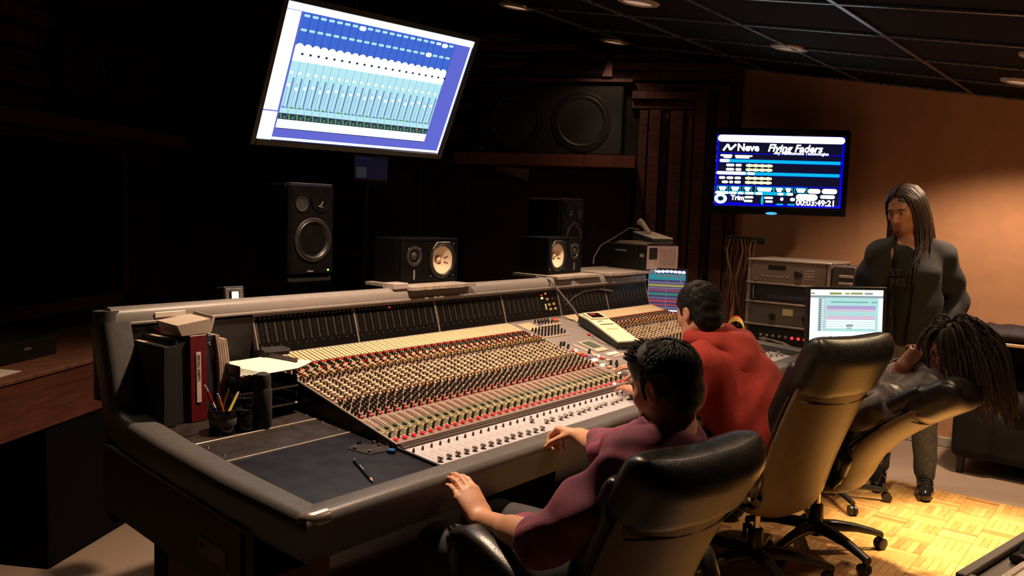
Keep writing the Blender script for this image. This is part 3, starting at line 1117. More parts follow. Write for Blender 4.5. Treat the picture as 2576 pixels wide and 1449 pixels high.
# ---- meter bridge
MB_A, MB_B = Vector((0, 0.984, 0.992)), Vector((0, 1.037, 1.160))
MB_H = (MB_B - MB_A).length
METM = frame(MB_A, (1, 0, 0), (MB_B - MB_A))
b_ = MB()
b_.box((0.0030, 0.045, 0.0), (0.0100, 0.125, 0.0009), 1)
for i in range(9):
    b_.box((0.0040, 0.048 + i * .0092, 0.0), (0.0115, 0.0500 + i * .0092, 0.0013), 2)
    b_.box((0.0235, 0.048 + i * .0092, 0.0), (0.0330, 0.0500 + i * .0092, 0.0011), 1)
for u in (0.0070, 0.0280):
    b_.lathe([(0.0, 0.0022), (0.0026, 0.0018), (0.0034, 0.0)], 8, 3, M=T((u, 0.142, 0)))
    b_.lathe([(0.0, 0.0022), (0.0020, 0.0018), (0.0026, 0.0)], 8, 3, M=T((u + .004, 0.150, 0)))
b_.box((0.0185, 0.030, 0.0), (0.0203, 0.0355, 0.0012), 3)
b_.box((0.0, 0.1565, 0.0), (PITCH, 0.1585, 0.0012), 1)
meter_me = b_.mesh('meter', [M_METER, mat('meter_dim', (0.018, 0.014, 0.013), 0.5), M_TICK, mat('meter_bright', (0.16, 0.13, 0.12), 0.35)])
recalc(meter_me)
for s_ in range(6):
    mb = MB()
    mb.box((s_ * SEC + 0.003, 0.0, -0.02), ((s_ + 1) * SEC - 0.003, MB_H, 0.0), M=METM)
    pan = mb.build('meter_panel', M_METER, console)
    nch = 12 if s_ != 3 else 8
    for k in range(nch):
        child('meter', meter_me, pan, METM @ T((s_ * SEC + k * PITCH + 0.004, 0, 0.0002)))
for s_ in range(7):
    mb = MB()
    mb.box((s_ * SEC - 0.0035, -0.003, -0.02), (s_ * SEC + 0.0035, MB_H + 0.012, 0.004), bev=0.001, M=METM)
    mb.build('meter_divider', M_DIV, console)
mb = MB()
mb.box((0.0, 0.9765, 0.984), (3.009, 0.9855, 0.9935), bev=0.002)
mb.build('meter_ledge', M_DIV, console)
# left wing: black board behind the binders
mb = MB()
mb.box((-0.505, 1.018, 0.84), (-0.006, 1.036, 1.158))
mb.build('blank_panel', M_BLACK, console)
# small peak lights and lit keys on the bridge
L_PEAK = glow('peak_red', (1.0, 0.02, 0.10), 3.0)
L_KEYW = glow('key_warm', (1.0, 0.62, 0.22), 2.2)
L_KEYA = glow('key_amber', (0.85, 0.42, 0.10), 0.55)
def bridge_box(u0, u1, v0, v1, h, m, name):
    mb = MB()
    mb.box((u0, v0, 0.0002), (u1, v1, h), bev=min(0.002, h / 3), M=METM)
    return mb.build(name, m, console)
bridge_box(0.5015 + .207, 0.5015 + .213, 0.137, 0.144, 0.003, L_PEAK, 'peak_light')
for (u, v, m_, a) in ((1.853, .112, L_KEYW, .008), (1.853, .128, glow('key_red', (0.9, 0.05, 0.03), 1.0), .006), (1.893, .136, L_KEYA, .008), (1.900, .104, L_KEYA, .009), (1.943, .104, mat('key_dim', (.10, .06, .03), .4), .008), (1.908, .072, L_KEYA, .010), (1.952, .074, L_KEYA, .010), (1.913, .046, L_KEYA, .010), (1.958, .047, L_KEYA, .010), (1.935, .140, mat('key_dim', (.10, .06, .03), .4), .007)):
    bridge_box(u - a, u + a, v - a * .7, v + a * .7, 0.006, m_, 'bridge_key')
bridge_box(1.868, 1.880, .044, .078, 0.004, mat('key_white', (.6, .55, .5), .4), 'bridge_key')
bridge_box(1.80, 1.825, .155, .161, 0.003, mat('key_white', (.6, .55, .5), .4), 'bridge_key')

# ---- centre section
mb = MB()
x0, x1 = 36 * PITCH, 48 * PITCH
mb.box((x0 + .0004, 0, -0.010), (x1 - .0004, LV, 0.0), M=MODM)
centre = mb.build('centre_panel', M_CENTRE, console)
def cbox(x, y, a, b, h, m, name='key', parent=centre, bev=0.0015):
    mb = MB()
    mb.box((x - a, vv(y) - b, 0.0), (x + a, vv(y) + b, h), bev=bev, M=MODM)
    return mb.build(name, m, parent)
K_WARMW = glow('lit_white', (1.0, 0.80, 0.55), 1.6)
K_GREEN = glow('lit_green', (0.02, 0.75, 0.25), 0.8)
K_PALE = mat('key_pale', (0.50, 0.40, 0.31), 0.4)
K_BRN = mat('key_brown', (0.42, 0.14, 0.05), 0.4)
K_VIO = mat('key_violet', (0.14, 0.09, 0.20), 0.4)
for (x, y, a, b, m_) in [(1.568, .582, .009, .008, K_WARMW), (1.545, .583, .006, .008, M_RED), (1.545, .548, .013, .012, K_BRN), (1.565, .545, .007, .010, K_BRN), (1.545, .520, .014, .010, M_RED), (1.562, .515, .006, .008, M_RED), (1.566, .490, .012, .012, K_VIO),
                         (1.556, .462, .017, .011, K_WARMW), (1.635, .492, .009, .008, K_WARMW), (1.615, .500, .010, .012, K_PALE), (1.620, .460, .012, .008, M_RED), (1.642, .462, .008, .008, K_PALE), (1.640, .434, .015, .009, K_PALE), (1.552, .430, .007, .008, K_GREEN), (1.537, .432, .007, .008, M_RED),
                         (1.534, .400, .009, .009, K_WARMW), (1.555, .402, .009, .008, K_PALE), (1.537, .368, .010, .008, K_BRN), (1.556, .370, .009, .008, K_PALE), (1.546, .338, .016, .009, K_PALE), (1.538, .310, .010, .009, K_WARMW), (1.585, .340, .008, .008, M_RED), (1.376, .231, .006, .006, K_WARMW)]:
    cbox(x, y, a, b, 0.008, m_)
cbox(1.872, .934, .022, .012, 0.012, K_BRN)
cbox(1.885, .944, .012, .010, 0.013, M_RED)
for i in range(5):     # block of label bars at the back of the centre
    cbox(1.560 + i * .022, .905, .0085, .045, 0.005, M_CREAM, 'label_bar')
for i in range(6):
    cbox(1.70 + i * .030, .885, .011, .006, 0.008, M_CREAMK)
for i in range(5):
    cbox(1.515 + .012 * (i % 2), .80 - .022 * i, .006, .006, .008, mat('key_palegreen', (.42, .46, .28), .4))
ck = MB()
for i in range(5):
    for j in range(2):
        ck.cyl((1.70 + i * .028 + j * .012, vv(.945 - j * .022), 0), (1.70 + i * .028 + j * .012, vv(.945 - j * .022), .02), .005, .004, 10, 0, M=MODM)
for i in range(9):
    for j in range(4):
        x, y = 1.565 + i * .029 - j * .004, .858 - j * .024
        if i == 8 and j > 0:
            continue
        ck.cyl((x, vv(y), 0), (x, vv(y), .018), .0052, .0045, 10, 0, M=MODM)
        if j == 3:
            ck.box((x - .008, vv(y - .026) - .004, 0), (x + .008, vv(y - .026) + .004, .006), 1, M=MODM)
for (x, y) in ((1.555, .622), (1.565, .655), (1.545, .66), (1.62, .537), (1.60, .395), (1.635, .385), (1.60, .36)):
    ck.cyl((x, vv(y), 0), (x, vv(y), .022), .007, .006, 12, 0, M=MODM)
ck.build('centre_knobs', [M_KNOB, M_CREAMK], centre, kind='stuff')
# little display with a pale green window, label strip and white keys beside it
dsp = cbox(1.742, .592, .052, .066, 0.006, mat('display_bezel', (.50, .42, .32), .4), 'display')
cbox(1.742, .604, .040, .042, 0.0075, glow('display_green', (0.42, 0.40, 0.20), 0.35), 'display_window', dsp)
cbox(1.640, .570, .010, .085, 0.004, mat('label_pale', (.40, .33, .30), .5), 'label_strip')
cbox(1.762, .487, .052, .014, 0.005, mat('white_keys', (.75, .66, .55), .45), 'label_strip')
cbox(1.790, .460, .060, .010, 0.003, mat('label_pink', (.46, .36, .32), .45), 'label_strip')
cbox(1.885, .715, .010, .008, 0.008, M_RED)

# ------------------------------------------------------------------ screens
S_WHITE = glow('screen_white', (0.80, 0.95, 1.0), 2.4)
S_CYAN = glow('screen_cyan', (0.46, 0.82, 0.90), 1.0)
S_BLUE = glow('screen_blue', (0.040, 0.14, 0.66), 1.0)
S_BLUE2 = glow('screen_blue_dark', (0.022, 0.07, 0.38), 0.9)
S_VIOL = glow('screen_violet', (0.12, 0.15, 0.72), 0.9)
S_SLOT = glow('screen_slot', (0.13, 0.26, 0.56), 0.9)
S_NAVY = glow('screen_navy', (0.010, 0.030, 0.080), 0.8)
S_GREEN = glow('screen_green', (0.10, 0.36, 0.12), 0.8)
S_ORNG = glow('screen_orange', (0.70, 0.22, 0.08), 0.8)
M_BEZEL = mat('bezel_black', (0.006, 0.006, 0.007), 0.3, var=0.1)

class Screen:
    """flat lit picture: rectangles in fractions of width (from the left) and height (from the top)."""
    def __init__(s, M, w, h, mats):
        s.M, s.w, s.h, s.mats, s.mb, s.lay = M, w, h, mats, MB(), 0
    def r(s, a0, b0, a1, b1, mi, lay=1):
        z = lay * 0.0003
        P = [((a - 0.5) * s.w, (0.5 - b) * s.h, z) for a, b in ((a0, b1), (a1, b1), (a1, b0), (a0, b0))]
        s.mb.add(P, [(0, 1, 2, 3)], mi, s.M)
    def disc(s, a, b, rx, ry, mi, lay=2, n=14, inner=0.0):
        z = lay * 0.0003
        ring = [((a - 0.5) * s.w + rx * s.w * math.cos(2 * PI * k / n), (0.5 - b) * s.h + ry * s.h * math.sin(2 * PI * k / n), z) for k in range(n)]
        s.mb.add(ring, [tuple(range(n))], mi, s.M)
    def pill(s, a0, b0, a1, b1, mi, lay=2):
        """blurred word or marker: bar with rounded ends."""
        rb = (b1 - b0) / 2
        ra = min(rb * s.h / s.w, (a1 - a0) / 2)
        P = []
        for (ca, sg) in ((a1 - ra, 1), (a0 + ra, -1)):
            for k in range(7):
                t = -PI / 2 + PI * k / 6
                P.append((ca + sg * ra * math.cos(t), (b0 + b1) / 2 - sg * rb * math.sin(t)))
        s.mb.add([((a - .5) * s.w, (.5 - b) * s.h, lay * .0003) for a, b in P], [tuple(range(14))], mi, s.M)
    def text(s, txt, a, b, size, mi, lay=3, off=0.0, shear=0.0):
        v, f = text_mesh(txt, size, 0.00005, off, shear)
        M = s.M @ T(((a - .5) * s.w, (.5 - b) * s.h, lay * .0003))
        s.mb.add(v, f, mi, M)
    def build(s, name, parent):
        me = s.mb.mesh(name, s.mats)
        o = bpy.data.objects.new(name, me)
        COL.objects.link(o)
        put(o, parent)
        return o

def slab(mb, M, w, h, d0, d1, bev=0.006, mi=0):
    mb.box((-w / 2, -h / 2, d0), (w / 2, h / 2, d1), mi, bev=bev, M=M)

# hanging display over the console
DC = (0.791, 1.252, 2.131)
DM = frame(DC, (0.9975, -0.069, 0.011), (-0.039, -0.423, 0.905))
DW, DH = 1.0585, 0.600
disp = thing('hanging_display', 'big bright display with blue mixer columns hanging above the console', 'display', DC)
mb = MB()
slab(mb, DM, DW + 0.055, DH + 0.060, -0.055, -0.004, 0.008)
mb.build('housing', M_BEZEL, disp)
mb = MB()
for (a, b, c_, d) in ((-DW / 2 - .028, -DH / 2 - .03, -DW / 2 - .001, DH / 2 + .03), (DW / 2 + .001, -DH / 2 - .03, DW / 2 + .028, DH / 2 + .03), (-DW / 2 - .001, DH / 2 + .001, DW / 2 + .001, DH / 2 + .03), (-DW / 2 - .001, -DH / 2 - .03, DW / 2 + .001, -DH / 2 - .001)):
    mb.box((a, b, -0.006), (c_, d, 0.008), bev=0.003, M=DM)
mb.build('bezel', M_BEZEL, disp)
sc = Screen(DM, DW, DH, [S_VIOL, S_WHITE, S_CYAN, S_BLUE, S_BLUE2, S_SLOT, S_NAVY, S_GREEN, S_ORNG])
sc.r(0, 0, 1, 1, 0, 0)
sc.r(0, 0, 1, .050, 1)
sc.r(0, .055, .066, .775, 1)
sc.r(0, .785, .068, 1, 1)
sc.r(.986, .045, .997, 1, 1)
sc.r(.07, .978, .99, .997, 1)
NC, c0, c1 = 21, 0.076, 0.888
cw = (c1 - c0) / NC
sc.r(c0, .055, c1, .30, 3)
sc.r(c0, .285, c1, .40, 1)
sc.r(c0, .395, c1, .735, 2)
sc.r(c0, .735, c1, .790, 2)
sc.r(c0, .790, c1, .838, 6)
sc.r(c0, .838, c1, .905, 1)
sc.r(c0, .903, c1, .910, 6)
for i in range(NC):
    a = c0 + i * cw
    sc.r(a + cw * .93, .055, a + cw, .285, 4, 2)
    sc.pill(a + cw * .12, .066, a + cw * .86, .084, 1 if i in (7, 18) else 2, 3)
    if i in (7, 19):
        sc.pill(a + cw * .05, .066, a + cw * .95, .098, 1, 3)
    sc.pill(a + cw * .12, .166, a + cw * .86, .184, 2, 3)
    if i == 17:
        sc.pill(a + cw * .05, .160, a + cw * .95, .194, 1, 3)
    sc.disc(a + cw * .5, .290, cw * .42, .020, 1, 2)
    sc.disc(a + cw * 1.0, .343, cw * .22, .012, 6, 3, 4)
    sc.r(a + cw * .96, .395, a + cw, .735, 5, 2)
    sc.r(a + cw * .60, .520, a + cw * .80, .735, 5, 2)
    sc.r(a + cw * .20, .560, a + cw * .26, .735, 5, 2)
    sc.pill(a + cw * .10, .475, a + cw * .45, .495, 1, 3)
    sc.pill(a + cw * .12, .565 + .012 * ((i * 5) % 3), a + cw * .46, .590 + .012 * ((i * 5) % 3), 1, 3)
    sc.r(a + cw * .08, .738, a + cw * .52, .750, 7 if i % 3 else 5, 2)
    sc.r(a + cw * .60, .738, a + cw * .94, .750, 5, 2)
    sc.r(a + cw * .96, .755, a + cw, .905, 5, 2)
    sc.pill(a + cw * .10, .794, a + cw * .36, .812, 8 if i == 19 else 7, 3)
    sc.pill(a + cw * .18, .810, a + cw * .46, .834, 7, 3)
    sc.pill(a + cw * .62, .806, a + cw * .84, .832, 7, 3)
sc.build('screen', disp)
mb = MB()       # ceiling arm
back = DM @ Vector((0, 0.05, -0.055))
top = Vector((back.x, back.y + 0.12, ceil_z(back.y + 0.12)))
mb.tube([back, (back.x, back.y + 0.12, back.z + 0.05), top], 0.022, 12)
mb.box((top.x - .09, top.y - .07, top.z - .035), (top.x + .09, top.y + .07, top.z + .01), bev=.004)
mb.box((-0.12, -0.10, -0.075), (0.12, 0.16, -0.050), bev=.004, M=DM)
mb.build('ceiling_arm', M_BLACK, disp, smooth=True)

# television on the plaster wall
TVW, TVH = 0.904, 0.5115
tvc = Vector((4.119, 0.594, 1.930))
TVM = frame(tvc, (0.558, -0.830, 0.004), (-0.009, -0.001, 1))
tv = thing('television', 'wall television with blue and white automation screen on the orange wall', 'television', (4.15, 0.61, 1.63))
mb = MB()
slab(mb, TVM, TVW + .075, TVH + .10, -.075, -.004, .01)
mb.build('housing', M_BLACKGLOSS, tv)
mb = MB()
for (a, b, c_, d) in ((-TVW / 2 - .037, -TVH / 2 - .06, -TVW / 2 - .001, TVH / 2 + .04), (TVW / 2 + .001, -TVH / 2 - .06, TVW / 2 + .037, TVH / 2 + .04), (-TVW / 2 - .001, TVH / 2 + .001, TVW / 2 + .001, TVH / 2 + .04), (-TVW / 2 - .001, -TVH / 2 - .06, TVW / 2 + .001, -TVH / 2 - .001)):
    mb.box((a, b, -0.006), (c_, d, 0.012), bev=0.004, M=TVM)
mb.build('bezel', M_BLACKGLOSS, tv)
mb = MB()
mb.add([(.042 * math.cos(2 * PI * k / 20) - .04, -TVH / 2 - .050 + .010 * math.sin(2 * PI * k / 20), .0135) for k in range(20)], [tuple(range(20))], 0, TVM)
mb.build('power_light', glow('tv_power_blue', (0.05, 0.35, 1.0), 1.6), tv)
mb = MB()
slab(mb, TVM, 0.30, 0.30, -0.088, -0.074, 0.004)
mb.tube([TVM @ Vector((0, 0, -.08)), TVM @ Vector((.02, 0, -.22)), (4.665, .80, 1.93)], .022, 10)
mb.box((4.675, .70, 1.82), (4.697, .90, 2.04), bev=.004)
mb.build('wall_bracket', M_BLACK, tv)
W_, C_, B_, N_, Y_, K_ = range(6)
sc = Screen(TVM, TVW, TVH, [glow('tv_white', (0.90, 0.97, 1.0), 2.2), glow('tv_cyan', (0.0, 0.46, 0.74), 1.1), glow('tv_blue', (0.0, 0.0, 0.62), 1.1), glow('tv_navy', (0.004, 0.004, 0.022), 1.0), glow('tv_yellow', (0.95, 0.93, 0.45), 1.5), glow('tv_deep_blue', (0.0, 0.01, 0.42), 1.0)])
sc.r(0, 0, 1, 1, B_, 0)
sc.r(.018, .10, .982, .965, N_)
sc.pill(.004, .004, 1.0, .100, W_)
zig = [(.050, .225), (.085, .135), (.105, .215), (.150, .135)]
for (p, q) in zip(zig[:-1], zig[1:]):      # zig-zag emblem
    A, Bq = Vector(((p[0] - .5) * TVW, (.5 - p[1]) * TVH, .0010)), Vector(((q[0] - .5) * TVW, (.5 - q[1]) * TVH, .0010))
    n = (Bq - A).cross(Vector((0, 0, 1))).normalized() * .0075
    sc.mb.add([A - n, A + n, Bq + n, Bq - n], [(0, 1, 2, 3)], W_, TVM)
sc.text('Neve', .160, .222, .072, W_, 3, .0025)
sc.text('Flying Faders', .400, .222, .074, W_, 3, .0022, .25)
sc.text('by Martinsound Technologies', .470, .262, .031, W_, 3, .0008)
sc.r(.018, .255, .982, .268, B_, 2)
for (a0, b0, a1, b1) in ((.030, .280, .125, .305), (.055, .305, .120, .330), (.145, .285, .285, .305), (.150, .305, .262, .330)):
    sc.pill(a0, b0, a1, b1, W_)
for b in (.345, .520):
    sc.r(.0, b - .004, 1.0, b + .050, B_, 2)
    sc.r(.030, b, .975, b + .044, C_, 3)
sc.pill(.026, .346, .105, .388, W_, 4)
sc.pill(.006, .518, .240, .562, W_, 4)
sc.pill(.250, .524, .310, .560, W_, 4)
for b in (.410, .470, .590, .650):
    lf = [(.080, .145), (.155, .203)] if b < .5 else ([(.028, .078), (.088, .142), (.152, .203)] if b < .62 else [(.052, .102), (.110, .142), (.152, .203)])
    for a0, a1 in lf:
        sc.pill(a0, b, a1, b + .036, W_, 3)
    for i in range(4):
        sc.pill(.235 + i * .052, b, .292 + i * .052, b + .036, Y_, 3)
    for i in range(4):
        sc.disc(.262 + i * .052, b + .018, .014, .024, Y_, 3)
sc.r(.0, .705, 1.0, .718, B_, 2)
for i, (a0, a1) in enumerate(((.022, .098), (.120, .200), (.225, .290), (.325, .460), (.475, .545), (.550, .612), (.635, .725))):
    sc.r(a0 - .006, .722, a1 + .006, .800, C_, 2)
    sc.r(a0, .730, a1, .795, N_, 3)
    sc.pill(a0 + .008, .735, a1 - .006, .765, W_, 4)
    sc.pill(a0 + .016, .760, a1 - .014, .790, W_, 4)
sc.r(.018, .800, .62, .840, C_, 2)
for (a0, a1) in ((.004, .110), (.115, .175), (.185, .230), (.242, .312), (.322, .380), (.500, .545), (.570, .622)):
    sc.pill(a0, .803, a1, .838, W_, 4)
sc.disc(.050, .905, .050, .072, W_, 4, 24)
sc.disc(.050, .905, .026, .036, C_, 5, 20)
sc.disc(.050, .905, .021, .028, N_, 6, 20)
sc.r(.115, .860, .215, .965, B_, 2)
sc.r(.120, .868, .210, .955, N_, 3)
sc.text('Trim', .131, .918, .048, W_, 4, .002)
for (a0, b0, a1, b1, m_) in ((.240, .862, .310, .892, W_), (.235, .915, .305, .945, W_), (.395, .862, .465, .892, W_), (.405, .915, .465, .945, W_), (.495, .955, .548, .978, C_), (.580, .955, .640, .978, C_), (.370, .845, .392, .985, C_), (.600, .870, .640, .915, W_), (.522, .866, .548, .915, W_),
                             (.735, .735, .835, .800, W_), (.845, .730, .965, .800, W_), (.645, .812, .815, .900, W_), (.835, .818, .950, .868, W_)):
    sc.pill(a0, b0, a1, b1, m_, 4)
sc.text('00:03:49:21', .648, .972, .060, W_, 5, .0018)
sc.build('screen', tv)

# flat-panel monitor of the edit station beside the console, on a rolling stand
MC = Vector((2.948, -0.303, 1.040))
mdir = Vector((0.292, -0.365, 0.010)).normalized()
MM = frame(MC, mdir, (0.03, 0.02, 1))
MW, MH = 0.408, 0.325
mon = thing('flat_monitor', 'flat monitor showing white edit window with pale track bands beside the racks', 'monitor', (2.97, -0.285, 0))
mb = MB()
slab(mb, MM, MW + .034, MH + .034, -.040, -.003, .006)
mb.build('housing', M_BLACK, mon)
mb = MB()
for (a, b, c_, d) in ((-MW / 2 - .017, -MH / 2 - .017, -MW / 2 - .0005, MH / 2 + .017), (MW / 2 + .0005, -MH / 2 - .017, MW / 2 + .017, MH / 2 + .017), (-MW / 2, MH / 2 + .0005, MW / 2, MH / 2 + .017), (-MW / 2, -MH / 2 - .017, MW / 2, -MH / 2 - .0005)):
    mb.box((a, b, -0.004), (c_, d, 0.006), bev=0.002, M=MM)
mb.build('bezel', M_BLACK, mon)
sc = Screen(MM, MW, MH, [glow('edit_white', (0.86, 0.98, 1.0), 1.35), glow('edit_cyan', (0.45, 0.78, 0.76), 1.0), glow('edit_grey', (0.30, 0.38, 0.42), 0.9), glow('edit_violet', (0.46, 0.36, 0.66), 1.0), glow('edit_pink', (0.78, 0.52, 0.70), 1.0), glow('edit_olive', (0.36, 0.38, 0.08), 0.9), glow('edit_green', (0.22, 0.52, 0.42), 0.9)])
sc.r(0, 0, 1, 1, 0, 0)
sc.r(.0, .10, 1, .14, 2)
sc.r(.11, .13, .94, .72, 1)
sc.r(.12, .15, .20, .72, 2, 2)
sc.r(.22, .155, .92, .20, 1, 2)
for (a0, b0, a1, b1, m_) in ((.26, .045, .43, .085, 5), (.47, .05, .54, .08, 5), (.55, .045, .72, .08, 5), (.74, .045, .86, .08, 2), (.005, .05, .06, .08, 5), (.28, .20, .80, .225, 6), (.84, .20, .92, .225, 6)):
    sc.pill(a0, b0, a1, b1, m_)
for i, (b0, m_) in enumerate(((.275, 3), (.305, 3), (.34, 4), (.375, 1), (.41, 1), (.45, 4), (.485, 4), (.52, 0), (.56, 0), (.60, 0), (.64, 0))):
    sc.r(.23, b0, .90, b0 + .028, m_, 2)
    sc.r(.23, b0 + .028, .90, b0 + .030, 2, 3)
for i in range(22):
    sc.r(.155, .16 + i * .032, .195, .178 + i * .032, 0, 3)
sc.pill(.50, .60, .60, .64, 2, 3)
sc.pill(.51, .65, .58, .67, 6, 3)
for i in range(9):
    sc.pill(.28 + i * .06, .80 + .02 * (i % 2), .31 + i * .06, .82 + .02 * (i % 2), 6, 3)
sc.build('screen', mon)
mb = MB()
bk = MM @ Vector((0, -.05, -.04))
mb.tube([bk, bk + Vector((.035, .035, -.02)), (2.985, -.255, .80), (2.985, -.255, .06)], [.02, .02, .02, .022], 12)
mb.build('pole', M_BLACK, mon, smooth=True)
mb = MB()
for k in range(5):
    a = math.radians(-66 + 72 * k)
    e_ = Vector((2.985 + .32 * math.cos(a), -.255 + .32 * math.sin(a), .065))
    mb.tube([(2.985, -.255, .09), e_], [.022, .014], 8)
mb.build('star_base', M_BLACK, mon, smooth=True)
for k in range(5):
    a = math.radians(-66 + 72 * k)
    mb = MB()
    for sgn in (-1, 1):
        c_ = Vector((2.985 + .32 * math.cos(a) + .012 * sgn * math.sin(a), -.255 + .32 * math.sin(a) - .012 * sgn * math.cos(a), .027))
        dv = Vector((math.sin(a), -math.cos(a), 0)) * .008
        mb.cyl(c_ - dv, c_ + dv, .027, .027, 14)
    mb.build('caster', M_BLACK, mon, smooth=True)

# small screen with coloured lanes at the right end of the meter bridge
SC_ = (3.085, 0.905, 1.085)
SM = frame(SC_, (0.25, -0.968, 0.02), (0.10, 0.02, 1))
ss = thing('lane_screen', 'small screen with coloured lanes and a glowing top row, right of the meters', 'screen', (3.12, 0.93, 0.80))
mb = MB()
slab(mb, SM, .27, .30, -.03, -.002, .004)
mb.build('housing', M_BLACK, ss)
mb = MB()
mb.tube([SM @ Vector((0, -.12, -.03)), (3.125, .93, .92), (3.125, .93, .80)], .018, 10)
mb.box((3.05, .86, .795), (3.20, 1.0, .81), bev=.003)
mb.build('stand', M_BLACK, ss)
sc = Screen(SM, .25, .28, [glow('lane_bg', (0.055, 0.055, 0.17), 0.75), glow('lane_white', (0.65, 0.85, 1.0), 2.6), glow('lane_teal', (0.03, 0.30, 0.34), 0.8), glow('lane_yellow', (0.40, 0.36, 0.06), 0.9), glow('lane_red', (0.42, 0.06, 0.07), 0.9), glow('lane_grey', (0.22, 0.17, 0.28), 0.8), glow('lane_green', (0.05, 0.24, 0.18), 0.8)])
sc.r(0, 0, 1, 1, 0, 0)
for i in range(9):
    sc.disc(.06 + i * .11, .045 + .006 * math.sin(i), .052, .032, 1, 2)
    if 1 < i < 8:
        sc.pill(.04 + i * .11, .12, .09 + i * .11, .17, 4, 3)
        sc.pill(.04 + i * .11, .19, .09 + i * .11, .22, 2, 3)
sc.r(.0, .10, 1, .245, 2)
for (b0, b1, m_) in ((.29, .33, 5), (.35, .40, 3), (.42, .46, 5), (.48, .51, 4), (.55, .61, 6), (.66, .69, 5), (.72, .77, 4), (.82, .85, 4), (.88, .92, 5), (.95, .98, 1)):
    sc.r(.03, b0, .97, b1, m_, 2)
sc.r(.49, .26, .51, 1, 5, 3)
sc.r(0, .0, .03, 1, 5, 3)
sc.r(.86, .08, .90, .30, 5, 3)
sc.build('screen', ss)

# ------------------------------------------------------------------ loudspeakers
M_CAB = mat('cabinet_black', (0.0022, 0.002, 0.0024), 0.6, var=0.25, scale=50, spec=0.12)
M_CABF = mat('baffle_dark', (0.0032, 0.0026, 0.0030), 0.5, var=0.2, spec=0.12)
M_CONEW = mat('cone_white', (0.74, 0.58, 0.42), 0.75, var=0.05, scale=60)
M_CONED = mat('cone_dark', (0.010, 0.0075, 0.007), 0.40, var=0.15, spec=0.25)
M_RING = mat('ring_dark', (0.022, 0.018, 0.017), 0.35, metal=0.2)
M_GREYD = mat('dome_grey', (0.026, 0.019, 0.018), 0.5)
M_SCUFF = mat('scuffed_edge', (0.16, 0.12, 0.12), 0.6, var=0.5, scale=90)

def driver(parent, M, r, cone, name='woofer', dome=None, dia=0.28):
    """loudspeaker unit: frame ring, rubber surround, cone and dust cap, facing +z of M."""
    mb = MB()
    mb.lathe([(r * 1.14, 0.000), (r * 1.15, 0.004), (r * 1.08, 0.007), (r * 1.0, 0.005)], 32, 0, M)
    o = mb.build(name, M_RING, parent, smooth=True)
    mb = MB()
    mb.lathe([(r * 1.0, 0.004), (r * 0.95, 0.008), (r * 0.88, 0.004), (r * 0.86, 0.001)], 32, 0, M)
    mb.build('surround', M_BLACK, o, smooth=True)
    mb = MB()
    mb.lathe([(r * 0.86, 0.001), (r * 0.6, -r * .16), (r * dia, -r * .40)], 32, 0, M)
    mb.build('cone', cone, o, smooth=True)
    mb = MB()
    mb.lathe([(r * dia, -r * .40), (r * dia * .8, -r * .40 + r * .10), (r * dia * .45, -r * .40 + r * .16), (0.0005, -r * .40 + r * .18)], 24, 0, M)
    mb.build('dust_cap', dome or cone, o, smooth=True)
    return o

